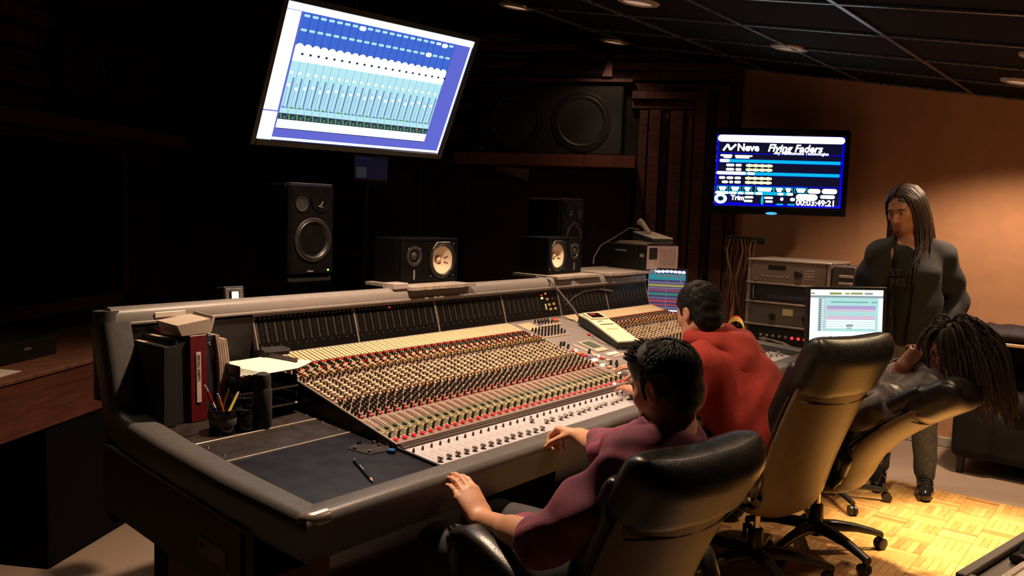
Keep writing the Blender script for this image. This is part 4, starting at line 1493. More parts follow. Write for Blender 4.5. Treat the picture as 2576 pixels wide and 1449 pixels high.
def bookshelf(loc, rz, label, mirror, group):
    """two-way speaker lying on its side: white cone, small tweeter."""
    w, h, d = 0.382, 0.215, 0.199
    t = thing('bookshelf_speaker', label, 'speaker', loc, rz, group)
    R = Matrix.Translation(loc) @ Matrix.Rotation(rz, 4, 'Z')
    F = R @ frame((0, 0, h / 2), (1, 0, 0), (0, 0, 1))       # local x right, y up, z toward -Y (front)
    mb = MB()       # cabinet with a recess behind the woofer
    mb.box((-w / 2, -h / 2, -d), (w / 2, h / 2, -0.034), bev=0.003, M=F)
    for q in ((-w / 2, -h / 2, w / 2, -h / 2 + .012), (-w / 2, h / 2 - .012, w / 2, h / 2), (-w / 2, -h / 2 + .012, -w / 2 + .012, h / 2 - .012), (w / 2 - .012, -h / 2 + .012, w / 2, h / 2 - .012)):
        mb.box((q[0], q[1], -0.034), (q[2], q[3], 0.0), bev=0.0015, M=F)
    mb.build('cabinet', M_CAB, t)
    sx = -1 if mirror else 1
    mb = MB()       # baffle with a hole for the woofer
    n, rw, cxw = 40, 0.083, sx * 0.085
    ring = [(cxw + rw * math.cos(2 * PI * k / n), rw * math.sin(2 * PI * k / n), -0.003) for k in range(n)]
    x0, x1, y0, y1 = -w / 2 + .012, w / 2 - .012, -h / 2 + .012, h / 2 - .012
    def edge(k):
        c, s_ = math.cos(2 * PI * k / n), math.sin(2 * PI * k / n)
        tt = min(((x1 if c > 0 else x0) - cxw) / c if abs(c) > 1e-6 else 1e9, (y1 if s_ > 0 else y0) / s_ if abs(s_) > 1e-6 else 1e9)
        return (cxw + tt * c, tt * s_, -0.003)
    V = ring + [edge(k) for k in range(n)]
    fs = [(k, (k + 1) % n, n + (k + 1) % n, n + k) for k in range(n)]
    V += [(x0, y0, -.003), (x1, y0, -.003), (x1, y1, -.003), (x0, y1, -.003)]
    def quad_of(k):
        a, b = V[n + k], V[n + (k + 1) % n]
        return (abs(a[0] - b[0]) > 1e-6 and abs(a[1] - b[1]) > 1e-6)
    for k in range(n):
        if quad_of(k):
            a, b = V[n + k], V[n + (k + 1) % n]
            cx_ = x1 if max(a[0], b[0]) > x1 - 1e-4 else x0
            cy_ = y1 if max(a[1], b[1]) > y1 - 1e-4 else y0
            V.append((cx_, cy_, -.003))
            fs.append((n + k, n + (k + 1) % n, len(V) - 1))
    mb.add(V, fs, 0, F)
    mb.build('baffle', M_CABF, t)
    driver(t, F @ T((cxw, 0, -0.003)), 0.080, M_CONEW, 'woofer', dia=0.24)
    mb = MB()       # pressed bracket over the woofer and lettering on the cone
    mb.tube([(cxw - .075, .055, .004), (cxw - .045, .088, .004), (cxw + .045, .088, .004)], .0022, 6, M=F)
    mb.build('woofer_bracket', M_STEEL, t)
    mb = MB()
    for a in (0.35, -0.35, 2.6):
        c, s_ = math.cos(a), math.sin(a)
        mb.tube([(cxw + .030 * c, .030 * s_, -.022), (cxw + .052 * c, .052 * s_, -.0115)], .0022, 6, M=F)
    mb.build('cone_mark', mat('cone_print', (0.20, 0.15, 0.11), .7), t)
    TM_ = F @ T((-sx * 0.108, 0.022, -0.003))
    mb = MB()
    mb.lathe([(0.050, 0.0), (0.050, .003), (.036, .005), (.034, .001), (.022, -.002), (.014, .006), (.0, .010)], 28, 0, TM_)
    mb.build('tweeter', M_GREYD, t, smooth=True)
    mb = MB()
    mb.box((-sx * 0.108 - .005, -.092, -.003), (-sx * 0.108 + .005, -.045, .0005), bev=.001, M=F)
    mb.build('name_strip', mat('strip_grey', (.20, .17, .16), .4), t)
    for (x, y) in ((cxw - .078, -.078), (cxw + .078, -.078), (cxw + .078, .078), (-sx * .145, .058), (-sx * .068, .058)):
        mb = MB()
        mb.lathe([(0.0, .003), (.003, .0025), (.0042, 0)], 8, 0, F @ T((x, y, -.003)))
        mb.build('screw', M_STEEL, t, smooth=True)
    return t
BOOKG = 'white coned speakers on the meter bridge'
bookshelf((1.073, 1.125, 1.216), math.radians(-1), 'black speaker with white cone standing on its side, left one on the bridge', False, BOOKG)
bookshelf((2.228, 1.130, 1.216), math.radians(4), 'black speaker with white cone standing on its side, right one on the bridge', True, BOOKG)
for (x0, x1, y0, y1, z, lab) in ((0.815, 1.255, 0.985, 1.34, 1.2145, 'chipped grey shelf board under the left white coned speaker'), (1.975, 2.445, 1.0, 1.35, 1.2145, 'chipped grey shelf board under the right white coned speaker'), (2.50, 3.30, 0.985, 1.42, 1.2145, 'grey shelf board under the black box with the telephone')):
    mb = MB()
    n = 22
    rr = random.Random(int(x0 * 100))
    front = [(x0 + (x1 - x0) * i / n, y0 + (rr.random() ** 3) * .018 if 0 < i < n else y0) for i in range(n + 1)]
    poly = front + [(x1 - .03, y1), (x0 + .03, y1)]
    mb.prism(poly, (0, 0, z - .016), (1, 0, 0), (0, 1, 0), (0, 0, .015))
    sh = mb.build('shelf_board', mat('shelf_board_grey', (.32, .27, .235), .6, var=.2, scale=40), None)
    tag(sh, lab, 'shelf', 'shelf boards on the meter bridge')
mb = MB()
mb.box((0.735, 1.02, 1.205), (0.825, 1.10, 1.232), bev=.003)
mb.prism([(0.745, 1.205), (0.815, 1.205), (0.800, 1.14), (0.765, 1.14)], (0, 1.03, 0), (1, 0, 0), (0, 0, 1), (0, .012, 0))
tag(mb.build('cable_clip', mat('clip_grey', (.34, .29, .28), .5), None), 'small grey clip on the top rail left of the speaker shelf', 'clip')

def studio_monitor(loc, rz, label, mirror, led, group):
    w, h, d = 0.250, 0.415, 0.290
    t = thing('studio_monitor', label, 'speaker', loc, rz, group)
    R = Matrix.Translation(loc) @ Matrix.Rotation(rz, 4, 'Z')
    F = R @ frame((0, 0, h / 2), (1, 0, 0), (0, 0, 1))
    mb = MB()
    mb.box((-w / 2, -h / 2, -d), (w / 2, h / 2, -0.03), bev=0.012, M=F)
    mb.build('cabinet', M_CAB, t)
    mb = MB()
    mb.box((-w / 2, -h / 2, -0.031), (w / 2, h / 2, -0.002), bev=0.016, M=F)
    mb.build('baffle', M_CABF, t)
    mb = MB()
    mb.box((-w / 2 + .01, h / 2 - .004, -.03), (w / 2 - .01, h / 2 + .0005, -.012), bev=.001, M=F)
    mb.build('top_edge', mat('edge_violet', (.10, .065, .075), .45), t)
    driver(t, F @ T((0, -0.045, 0.0)), 0.088, M_CONED, 'woofer', dia=0.30)
    sx = -1 if mirror else 1
    TM_ = F @ T((sx * 0.045, 0.135, 0.0))
    mb = MB()
    mb.lathe([(0.056, -.002), (0.056, .003), (.050, .004), (.030, -.006), (.014, -.010), (.010, -.004), (0.0, -.002)], 28, 0, TM_)
    tw = mb.build('tweeter', M_CABF, t, smooth=True)
    mb = MB()
    mb.tube([(-.018, -.030, .004), (-.004, -.022, .006), (.004, -.006, .006)], .003, 6, M=TM_)
    mb.tube([(-.010, -.034, .004), (.008, -.030, .005)], .0025, 6, M=TM_)
    mb.build('tweeter_guard', M_STEEL, tw, smooth=True)
    mb = MB()
    mb.lathe([(0.034, .0), (0.034, .003), (.027, .002), (.024, -.001), (0.0005, -.0015)], 24, 0, F @ T((-sx * 0.062, 0.115, 0.0)))
    mb.build('bass_port', M_BLACKMATT, t, smooth=True)
    mb = MB()
    mb.box((-.028, -h / 2 + .020, -.002), (.004, -h / 2 + .026, .0008), M=F)
    mb.build('name_strip', mat('strip_grey', (.20, .17, .16), .4), t)
    if led:
        mb = MB()
        mb.lathe([(0.0045, 0.0), (.004, .003), (0.0, .004)], 10, 0, F @ T((.088, -h / 2 + .026, -.001)))
        mb.build('power_light', glow('led_green', (0.25, 1.0, 0.08), 3.0), t, smooth=True)
    return t
SMG = 'studio monitors behind the console'
studio_monitor((0.495, 1.30, 1.255), 0.0, 'tall black studio monitor with green light behind the left bridge', False, True, SMG)
studio_monitor((2.640, 1.36, 1.255), math.radians(2), 'tall black studio monitor partly hidden behind the right white coned speaker', True, False, SMG)
for (x, y, lab) in ((0.495, 1.445, 'black floor stand under the left studio monitor'), (2.640, 1.505, 'black floor stand under the right studio monitor')):
    t = thing('speaker_stand', lab, 'speaker stand', (x, y, 0), 0, 'speaker stands behind the console')
    mb = MB()
    mb.box((x - .15, y - .15, 0), (x + .15, y + .15, .03), bev=.006)
    mb.build('base', M_BLACK, t)
    mb = MB()
    mb.cyl((x, y, .03), (x, y, 1.23), .045, .045, 18)
    mb.build('column', M_BLACK, t, smooth=True)
    mb = MB()
    mb.box((x - .12, y - .13, 1.228), (x + .12, y + .13, 1.252), bev=.004)
    mb.build('top_plate', M_BLACK, t)

def main_speaker(A, E, s0, s1, z0, z1, out, label, mirror=False):
    o = Vector(wpt(A, E, (s0 + s1) / 2, (z0 + z1) / 2, out))
    n = Vector(wpt(A, E, 0, 0, 1)) - Vector(wpt(A, E, 0, 0, 0))
    F = frame(o, Vector((0, 0, 1)).cross(n), (0, 0, 1))
    w, h = s1 - s0, z1 - z0
    base = Vector(wpt(A, E, (s0 + s1) / 2, z0, out))
    t = thing('main_loudspeaker', label, 'loudspeaker', base, 0, 'built-in main loudspeakers')
    mb = MB()
    mb.box((-w / 2, -h / 2, -out + .002), (w / 2, h / 2, 0), bev=.01, M=F)
    mb.build('cabinet', M_BLACKMATT, t)
    for sx in (-1, 1):
        driver(t, F @ T((sx * w * .225, -.02, .001)), w * .175, M_CONED, 'woofer')
    mb = MB()
    mb.box((-w / 2 + .05, -h / 2 + .03, 0), (-w / 2 + .09, -h / 2 + .045, .003), M=F)
    mb.build('name_plate', mat('plate_dim', (.22, .18, .16), .4), t)
    for x in (-.3, -.1, .1, .3):
        mb = MB()
        mb.lathe([(0.0, .004), (.006, .003), (.008, 0)], 8, 0, F @ T((x * w, -h / 2 + .03, 0)))
        mb.build('screw', M_RING, t, smooth=True)
    return t, F
main_speaker(RA, RE, 0.96, 2.20, 2.062, 2.640, 0.10, 'black twin-woofer main loudspeaker built into the wooden wall above the ledge')
main_speaker(LA, LE, 1.00, 2.16, 2.062, 2.640, 0.10, 'black twin-woofer main loudspeaker in the dark corner left of the display')
hp = Vector(wpt(RA, RE, 1.44, 2.70, .14))
t = thing('horn_vent', 'dark oval horn opening in the boards above the right main loudspeaker', 'horn', hp)
FH = frame((hp.x, hp.y, 2.755), (-RE.x, -RE.y, 0), (0, 0, 1))
mb = MB()
mb.box((-.36, -.062, -.10), (.36, .062, 0), bev=.03, M=FH)
mb.build('flare', M_BLACKMATT, t)
mb = MB()
mb.prism([(.30, -.062), (.38, -.062), (.38, .05), (.34, .062)], FH @ Vector((0, 0, 0)), FH.to_3x3() @ Vector((1, 0, 0)), (0, 0, 1), FH.to_3x3() @ Vector((0, 0, .03)))
mb.build('trim_block', M_LEDGE, t)

# small dim screen and a sheet of paper in the dark behind the console
t = thing('dim_monitor', 'small dim bluish monitor glowing in the dark below the hanging display', 'monitor', (1.64, 2.26, 0))
FM = frame((1.636, 2.20, 1.807), (1, -.1, 0), (0, 0, 1))
mb = MB()
slab(mb, FM, .27, .155, -.03, -.001, .006)
mb.build('housing', M_BLACK, t)
sc = Screen(FM, .245, .13, [glow('dim_blue', (.003, .0035, .013), .9), glow('dim_pale', (.020, .027, .030), .8), glow('dim_strip', (.007, .007, .035), 1.0)])
sc.r(0, 0, 1, 1, 0, 0)
sc.r(.02, .0, .5, .07, 2)
sc.r(.05, .45, .35, .95, 1)
sc.build('screen', t)
mb = MB()
mb.tube([(1.64, 2.24, 1.78), (1.64, 2.26, 1.6), (1.64, 2.26, .04)], .018, 10)
mb.cyl((1.64, 2.26, 0), (1.64, 2.26, .03), .16, .15, 24)
mb.build('stand', M_BLACK, t, smooth=True)
q = [wpt(RA, RE, s_, z, o) for s_, z, o in ((2.00, 1.955, .06), (1.72, 1.935, .05), (1.735, 1.835, .07), (1.90, 1.885, .09), (2.01, 1.915, .075))]
mb = MB()
mb.add(q + [tuple(Vector(p) + Vector((0.001, 0.001, -.001))) for p in q], [(0, 1, 2, 3, 4), (9, 8, 7, 6, 5)] + [(i, (i + 1) % 5, 5 + (i + 1) % 5, 5 + i) for i in range(5)])
tag(mb.build('pinned_paper', mat('paper_dim', (.30, .26, .22), .8), None), 'crumpled pale paper hanging under the ledge of the right loudspeaker', 'paper')

# lit switch on a small box behind the top rail
t = thing('switch_box', 'small box with a glowing square switch behind the left top rail', 'switch', (-0.01, 1.17, 1.12))
FS = frame((-0.010, 1.135, 1.212), (1, -.12, 0), (0, .12, 1))
mb = MB()
slab(mb, FS, .086, .072, -.07, 0, .004)
mb.build('box', M_BLACK, t)
mb = MB()
slab(mb, FS, .072, .056, 0, .002, .001)
mb.build('face_plate', M_STEEL, t)
mb = MB()
slab(mb, FS, .040, .042, .002, .008, .003)
mb.build('switch_frame', M_BLACK, t)
mb = MB()
slab(mb, FS, .028, .030, .006, .0105, .002)
mb.build('lit_button', glow('button_warm', (1.0, .85, .62), 2.2), t)

# ------------------------------------------------------------------ box with telephone at the right end of the bridge
bx_o, bl, br_ = Vector((2.985, 1.010)), Vector((.27, .963)), Vector((.963, -.27))
Fb = Matrix(((br_.x, bl.x, 0, bx_o.x), (br_.y, bl.y, 0, bx_o.y), (0, 0, 1, 1.2165), (0, 0, 0, 1)))
t = thing('rack_box', 'black equipment box with pinkish vented end panel on the right shelf', 'box', (3.18, 1.18, 1.2165))
mb = MB()
mb.box((0, 0, 0), (.30, .40, .165), bev=.003, M=Fb)
mb.build('case', M_BLACK, t)
mb = MB()
mb.box((0.004, -.004, .006), (.296, .0005, .160), bev=.001, M=Fb)
ep = mb.build('end_panel', mat('panel_pink', (.42, .30, .29), .55), t)
mb = MB()
mb.box((.02, -.008, .075), (.095, -.0035, .150), bev=.003, M=Fb)
mb.build('socket', M_BLACK, ep)
for i in range(9):
    mb = MB()
    mb.box((.125 + i * .017, -.0052, .03), (.129 + i * .017, -.0038, .14), M=Fb)
    mb.build('vent_slot', mat('vent_dark', (.22, .15, .15), .6), ep)
for (y0, y1, z, hh) in ((.30, .19, .115, .012), (.06, .02, .085, .022)):
    mb = MB()
    mb.box((-.0015, y1, z), (.0005, y0, z + hh), M=Fb)
    mb.build('label', mat('label_grey', (.22, .20, .20), .5), t)
for i in range(5):
    mb = MB()
    a = .02 * (i - 2)
    Mp = Fb @ T((.15 + .006 * i, .20 - .004 * i, .166 + .0035 * i)) @ Matrix.Rotation(a, 4, 'Z')
    mb.box((-.11, -.15, 0), (.11, .15, .003), M=Mp)
    tag(mb.build('paper_sheet', mat('paper_tan', (.40, .31, .25), .8), None), 'tan paper sheet, %s in the loose stack under the telephone' % ('lowest', 'second lowest', 'middle one', 'second highest', 'topmost')[i], 'paper', 'papers on the equipment box')
PHM = Fb @ T((.19, .14, .190)) @ Matrix.Rotation(math.radians(-8), 4, 'Z')
ph = thing('desk_telephone', 'pale desk telephone with lifted handset lying on the equipment box', 'telephone', (PHM @ Vector((0, 0, 0))))
mb = MB()
mb.prism([(-.11, 0), (.11, 0), (.11, .016), (-.11, .052)], PHM @ Vector((-.085, 0, 0)), PHM.to_3x3() @ Vector((0, -1, 0)), (0, 0, 1), PHM.to_3x3() @ Vector((.17, 0, 0)))
mb.build('base', mat('phone_teal', (.020, .040, .045), .4), ph)
mb = MB()
mb.prism([(-.11, .053), (.112, .017), (.112, .024), (-.11, .060)], PHM @ Vector((-.085, 0, 0)), PHM.to_3x3() @ Vector((0, -1, 0)), (0, 0, 1), PHM.to_3x3() @ Vector((.17, 0, 0)))
mb.build('top_cover', mat('phone_pale', (.55, .47, .38), .45), ph)
mb = MB()
mb.tube([PHM @ Vector(p) for p in ((-.03, .0, .052), (-.03, .045, .085), (-.03, .085, .120), (-.03, .105, .128), (-.03, .12, .118))], [.016, .017, .018, .022, .020], 12)
mb.build('handset', MATS['phone_pale'], ph, smooth=True)
mb = MB()
mb.tube([PHM @ Vector(p) for p in ((-.03, .12, .07), (-.05, .20, .08), (-.10, .28, .02), (-.22, .30, -.05), (-.30, .26, -.13), (-.33, .22, -.175))], .0045, 8)
mb.build('cord', mat('cord_grey', (.30, .26, .24), .5), ph, smooth=True)

# remote control unit on the console centre
RMo = Vector((1.985, 0.665, 0.925))
rdir = Vector((-.35, -.94, -.235)).normalized()
RMM = frame(RMo, Vector((.94, -.35, 0)), -rdir)
rm = thing('remote_unit', 'cream wedge shaped remote with red display lying across the console centre', 'remote control', RMo)
mb = MB()
prof = [(-.185, .0), (.185, .0), (.185, .042), (.10, .048), (-.185, .030)]
mb.prism(prof, RMM @ Vector((-.068, 0, 0)), RMM.to_3x3() @ Vector((0, 1, 0)), RMM.to_3x3() @ Vector((0, 0, 1)), RMM.to_3x3() @ Vector((.136, 0, 0)))
mb.build('body', mat('remote_dark_green', (.020, .026, .020), .45), rm)
mb = MB()
prof = [(-.188, .030), (.10, .048), (.187, .042), (.187, .050), (.10, .0565), (-.188, .038)]
mb.prism(prof, RMM @ Vector((-.070, 0, 0)), RMM.to_3x3() @ Vector((0, 1, 0)), RMM.to_3x3() @ Vector((0, 0, 1)), RMM.to_3x3() @ Vector((.140, 0, 0)))
mb.build('cover', mat('remote_cream', (.72, .66, .48), .4), rm)
def rbx(u, v, a, b, m_, nm, h=.002, par=rm):
    z = .0565 if v > .10 else .038 + (v + .188) / .288 * .0185
    mb = MB()
    mb.box((u - a, v - b, z - .003), (u + a, v + b, z + h), bev=.001, M=RMM)
    return mb.build(nm, m_, par)
rbx(.0, .128, .055, .045, MATS['remote_cream'], 'display_hood', .008)
dw = rbx(.0, .128, .042, .034, mat('remote_window', (.012, .003, .003), .15), 'display_window', .0095)
rbx(-.012, .140, .018, .006, glow('remote_red', (.9, .02, .05), 1.2), 'digits', .0100, dw)
rbx(-.020, .062, .008, .006, mat('remote_key', (.12, .11, .09), .5), 'key')
rbx(-.002, .062, .006, .006, mat('remote_key', (.12, .11, .09), .5), 'key')
rbx(.005, .022, .045, .005, mat('remote_slot', (.10, .08, .05), .5), 'slot')
for i in range(4):
    rbx(-.028 + i * .018, -.035, .007, .010, mat('remote_key_pale', (.50, .44, .30), .5), 'key')
mb = MB()
mb.tube([(1.905, 1.10, 1.212), (1.925, 1.02, 1.20), (1.955, .97, 1.135), (2.00, .91, 1.05), (2.035, .875, .985), (2.048, .862, .960)], .0055, 8)
mb.build('cable', mat('cable_grey', (.16, .13, .12), .45), rm, smooth=True)
mb = MB()
mb.tube([(1.915, .70, .92), (1.87, .69, .918), (1.85, .62, .902), (1.87, .53, .880), (1.90, .47, .868)], .003, 6)
mb.build('thin_lead', mat('cable_grey', (.16, .13, .12), .45), rm, smooth=True)
mb = MB()
pts = [METM @ Vector((x, y, .012)) for x, y in ((2.06, .06), (2.15, .10), (2.25, .125), (2.38, .13), (2.47, .128), (2.52, .118))]
mb.tube(pts, .0026, 6)
mb.tube([METM @ Vector((2.44, .13, .012)), METM @ Vector((2.56, .112, .014))], [.005, .008], 8)
tag(mb.build('loose_lead', mat('lead_dark', (.07, .055, .05), .5), None, smooth=True), 'thin dark lead with a plug lying on the right meters', 'cable')

# ------------------------------------------------------------------ left wing clutter
M_PAPER = mat('paper_white', (.78, .68, .57), .8, var=.04)
def binder(x0, x1, y0, y1, z0, z1, m, label, lean=0.0):
    t = thing('ring_binder', label, 'binder', ((x0 + x1) / 2, (y0 + y1) / 2, z0), 0, 'binders standing on the left wing')
    S = Matrix.Identity(4)
    S[0][2] = lean
    B = T((0, 0, z0)) @ S @ T((0, 0, -z0))
    mb = MB()
    mb.box((x0, y0, z0), (x1, y0 + .004, z1), bev=.0012, M=B)
    mb.box((x0, y0 + .004, z0), (x0 + .0035, y1, z1), bev=.001, M=B)
    mb.box((x1 - .0035, y0 + .004, z0), (x1, y1, z1), bev=.001, M=B)
    mb.build('cover', m, t)
    mb = MB()
    mb.box((x0 + .005, y0 + .03, z0 + .006), (x1 - .005, y1 - .006, z1 - .006), M=B)
    mb.build('pages', mat('pages_tan', (.42, .33, .26), .85), t)
    return t, B
zb = zd(.80) + .001
b1, Bm = binder(-.400, -.341, .780, 1.006, zb, 1.132, mat('binder_red', (.150, .008, .014), .4, var=.08), 'dark red ring binder with a white spine label on the left wing', -.02)
mb = MB()
mb.box((-.3795, .7780, .905), (-.3630, .7801, 1.075), M=Bm)
lb = mb.build('spine_label', M_PAPER, b1)
v, f = text_mesh('RECALL SHEETS', .0125, .0001, .0002)
mb = MB()
Ml = Bm @ Matrix(((0, -1, 0, -.3670 - .0), (0, 0, -1, .7776), (-1, 0, 0, 1.066), (0, 0, 0, 1)))
Ml = Bm @ Matrix(((0, 1, 0, -.3755), (0, 0, -1, .7776), (-1, 0, 0, 1.066), (0, 0, 0, 1)))
mb.add(v, f, 0, Ml)
mb.build('lettering', mat('ink_dark', (.10, .07, .06), .7), lb)
b2, Bm2 = binder(-.337, -.300, .800, 1.010, zb, 1.125, mat('binder_blue', (.022, .022, .045), .5, var=.08), 'slim dark blue ring binder between the red binder and the papers', -.02)
mb = MB()
mb.lathe([(.0, .002), (.004, .0015), (.0055, 0)], 10, 0, Bm2 @ Matrix(((1, 0, 0, -.318), (0, 0, -1, .7995), (0, 1, 0, 1.095), (0, 0, 0, 1))))
mb.build('rivet', M_CHROME, b2, smooth=True)
binder(-.500, -.455, .775, 1.006, zb, 1.105, M_BLACKMATT, 'black ring binder against the left rail in the shade')
binder(-.452, -.405, .790, 1.006, zb, 1.120, M_BLACKMATT, 'black ring binder right beside the dark red one')
for i in range(5):
    x = -.296 + i * .011
    mb = MB()
    n = 8
    ring = []
    yy = [.790 + .004 * i + (1.0 - .790) * k / n for k in range(n + 1)]
    hh = 1.125 + .004 * math.sin(i * 2) - .006 * i
    def bend(z):
        return -.018 * ((z - zb) / .29) ** 2 + .012 * math.sin((z - zb) * 9)
    V = []
    for z in np.linspace(zb, hh, 9):
        for xo in (x + bend(z), x + .0055 + bend(z)):
            V += [(xo, yy[0], z), (xo, yy[-1], z)]
    F_ = []
    for k in range(8):
        a, b = 4 * k, 4 * k + 4
        F_ += [(a, a + 1, b + 1, b), (a + 2, b + 2, b + 3, a + 3), (a, b, b + 2, a + 2), (a + 1, a + 3, b + 3, b + 1)]
    F_ += [(0, 2, 3, 1), (32, 33, 35, 34)]
    mb.add(V, F_)
    tag(mb.build('paper_folder', mat('folder_pale_%d' % (i % 2), ((.40, .32, .27), (.46, .36, .31))[i % 2], .7), None, smooth=True), 'pale bent folder of papers, %s of five right of the blue binder' % ('first', 'second', 'third', 'fourth', 'last')[i], 'folder', 'folders right of the blue binder')
mb = MB()
mb.prism([(0, 0), (.100, .002), (.103, .050), (-.018, .036)], (-.431, .785, 1.1335), (1, 0, 0), (0, 0, 1), (0, .13, .004))
mb.prism([(0, .004), (.010, .002), (.026, .056), (.016, .058)], (-.332, .79, 1.1335), (1, 0, 0), (0, 0, 1), (0, .12, .004))
tag(mb.build('paper_stack', mat('stack_pale', (.46, .38, .31), .8, var=.1, scale=14, stretch=(1, 1, 20)), None), 'thick pale stack of papers lying tilted on the binders', 'papers')
# pen pot with pens, dark jars and a flask
def pot(x, y, r, h, label, name='pen_pot', cat='pot'):
    z = zd(y) + .001
    t = thing(name, label, cat, (x, y, z))
    mb = MB()
    mb.lathe([(.0, .0), (r * .94, .0), (r, .004), (r, h), (r * .93, h), (r * .93, .008), (.0, .008)], 24, 0, T((x, y, z)))
    mb.build('body', M_BLACKGLOSS, t, smooth=True)
    return t, z
pt, pz = pot(-.362, .655, .043, .075, 'glossy black pen pot in front of the red binder')
mb = MB()
mb.lathe([(.0435, .026), (.0438, .027), (.0438, .046), (.0435, .047)], 24, 0, T((-.362, .655, pz)))
mb.build('label_band', mat('label_dim', (.07, .06, .055), .5), pt, smooth=True)
PEN = [(((-.352, .672, pz + .012), (-.428, .655, .990)), 'cap_red', (.42, .012, .02), 'red pencil with a pale ferrule standing in the black pen pot'), (((-.350, .645, pz + .012), (-.395, .635, .962)), 'pen_orange', (.75, .20, .03), 'orange pencil standing in the black pen pot'), (((-.372, .650, pz + .012), (-.296, .668, .948)), 'pen_yellow', (.60, .55, .10), 'yellow green marker standing in the black pen pot'), (((-.380, .668, pz + .012), (-.318, .690, .960)), 'pen_brown', (.06, .025, .02), 'dark brown pen standing in the black pen pot')]
for (a, b), nm, col, lab in PEN:
    a, b = Vector(a), Vector(b)
    t = thing('pen' if 'pen' in nm else 'pencil', lab, 'pen', a, 0, 'pens in the black pot')
    mb = MB()
    mb.tube([a, a + (b - a) * .86], .0048, 8)
    mb.build('barrel', mat(nm, col, .35), t, smooth=True)
    mb = MB()
    mb.tube([a + (b - a) * .86, a + (b - a) * .90, b], [.0046, .0046, .0025], 8)
    mb.build('tip', mat('pen_tip_pale', (.50, .38, .30), .5) if 'brown' not in nm else M_BLACK, t, smooth=True)
    if nm == 'cap_red':
        mb = MB()
        mb.tube([a + (b - a) * .46, a + (b - a) * .58], .0052, 8)
        mb.build('white_band', M_PAPER, t, smooth=True)
        mb = MB()
        mb.tube([a + (b - a) * .34, a + (b - a) * .46], .0051, 8)
        mb.build('blue_band', mat('band_blue', (.03, .04, .22), .4), t, smooth=True)
for (x, y, r, h, lab) in ((-.293, .640, .034, .070, 'round glossy black jar right beside the pen pot'), (-.250, .700, .036, .088, 'glossy black jar behind the flask on the left wing')):
    z = zd(y) + .001
    t = thing('jar', lab, 'jar', (x, y, z), 0, 'dark jars on the left wing')
    mb = MB()
    mb.lathe([(.0, .0), (r * .9, .0), (r, .01), (r, h * .7), (r * .86, h * .8), (r * .86, h * .82)], 24, 0, T((x, y, z)))
    mb.build('body', M_BLACKGLOSS, t, smooth=True)
    mb = MB()
    mb.lathe([(r * .92, h * .8), (r * .92, h * .98), (r * .8, h), (0, h)], 24, 0, T((x, y, z)))
    mb.build('lid', M_BLACKGLOSS, t, smooth=True)
x, y = -.232, .625
z = zd(y) + .001
t = thing('flask', 'tall slim black flask standing in front of the letter trays', 'flask', (x, y, z))
mb = MB()
mb.lathe([(.0, .0), (.029, .0), (.031, .006), (.031, .125), (.027, .135)], 24, 0, T((x, y, z)))
mb.build('body', M_BLACKMATT, t, smooth=True)
mb = MB()
mb.lathe([(.027, .133), (.0275, .165), (.024, .180), (.012, .186), (.0, .187)], 24, 0, T((x, y, z)))
mb.build('cap', M_BLACKMATT, t, smooth=True)
# letter trays stacked against the cheek
t = thing('letter_trays', 'black stacked letter trays with pale front edges beside the channels', 'letter tray', (-.135, .82, zd(.82)))
z0 = zd(.74)
for k, z in enumerate((z0 + .022, z0 + .085, z0 + .147)):
    mb = MB()
    mb.box((-.262, .715, z), (-.022, .985, z + .005), bev=.001)
    mb.box((-.262, .715, z), (-.258, .985, z + .040), bev=.001)
    mb.box((-.026, .715, z), (-.022, .985, z + .040), bev=.001)
    tr_ = mb.build('tray', M_BLACK, t)
    mb = MB()
    mb.tube([(-.262, .713, z + .004), (-.022, .713, z + .004)], .0042, 8)
    mb.build('front_edge', mat('tray_edge', (.45, .38, .35), .4) if k < 2 else mat('tray_edge_brown', (.20, .10, .07), .4), tr_, smooth=True)
mb = MB()
for x in (-.258, -.026):
    for (ya, yb, zz) in ((.72, .735, zd(.74)), (.96, .975, zd(.97))):
        mb = MB()
        mb.box((x - .004, ya, zz), (x + .004, yb, z0 + .147))
        mb.build('tray_post', M_BLACK, t)
for i in range(6):
    mb = MB()
    a = (i - 2.5) * .035
    zz = z0 + .153 + i * .0022
    Mp = T((-.140 + .006 * i, .835 - .010 * i, zz)) @ Matrix.Rotation(a, 4, 'Z')
    nx_ = 6
    V, F_ = [], []
    for j in range(nx_ + 1):
        for k in range(nx_ + 1):
            px, py = -.105 + .21 * j / nx_, -.13 + .26 * k / nx_
            curl = .020 * max(0, (j / nx_ - .72) * (1 - k / nx_)) * (i == 5) * 3
            V.append((px, py, curl))
    m1 = nx_ + 1
    for j in range(nx_):
        for k in range(nx_):
            F_.append((j * m1 + k, (j + 1) * m1 + k, (j + 1) * m1 + k + 1, j * m1 + k + 1))
    nv = len(V)
    V += [(x_, y_, z_ + .0012) for x_, y_, z_ in V]
    F_ += [tuple(reversed([q + nv for q in f])) for f in F_]
    mb.add(V, F_, 0, Mp)
    tag(mb.build('paper_sheet', M_PAPER, None), 'white paper sheet, %s in the bright pile on the letter trays' % ('lowest', 'second lowest', 'third lowest', 'third from top', 'second from top')[i] if i < 5 else 'topmost white paper sheet with curled corner on the letter trays', 'paper', 'papers on the letter trays')
mb = MB()
mb.prism([(0, .01), (.10, .0), (.118, .020), (.108, .052), (.01, .060)], (-.035, .885, 1.004), (1, 0, 0), (0, .97, .24), (0, -.003, .014))
tag(mb.build('eyeglass_case', mat('case_black', (.012, .008, .008), .5), None), 'flat black case leaning over the cream strips behind the papers', 'case')
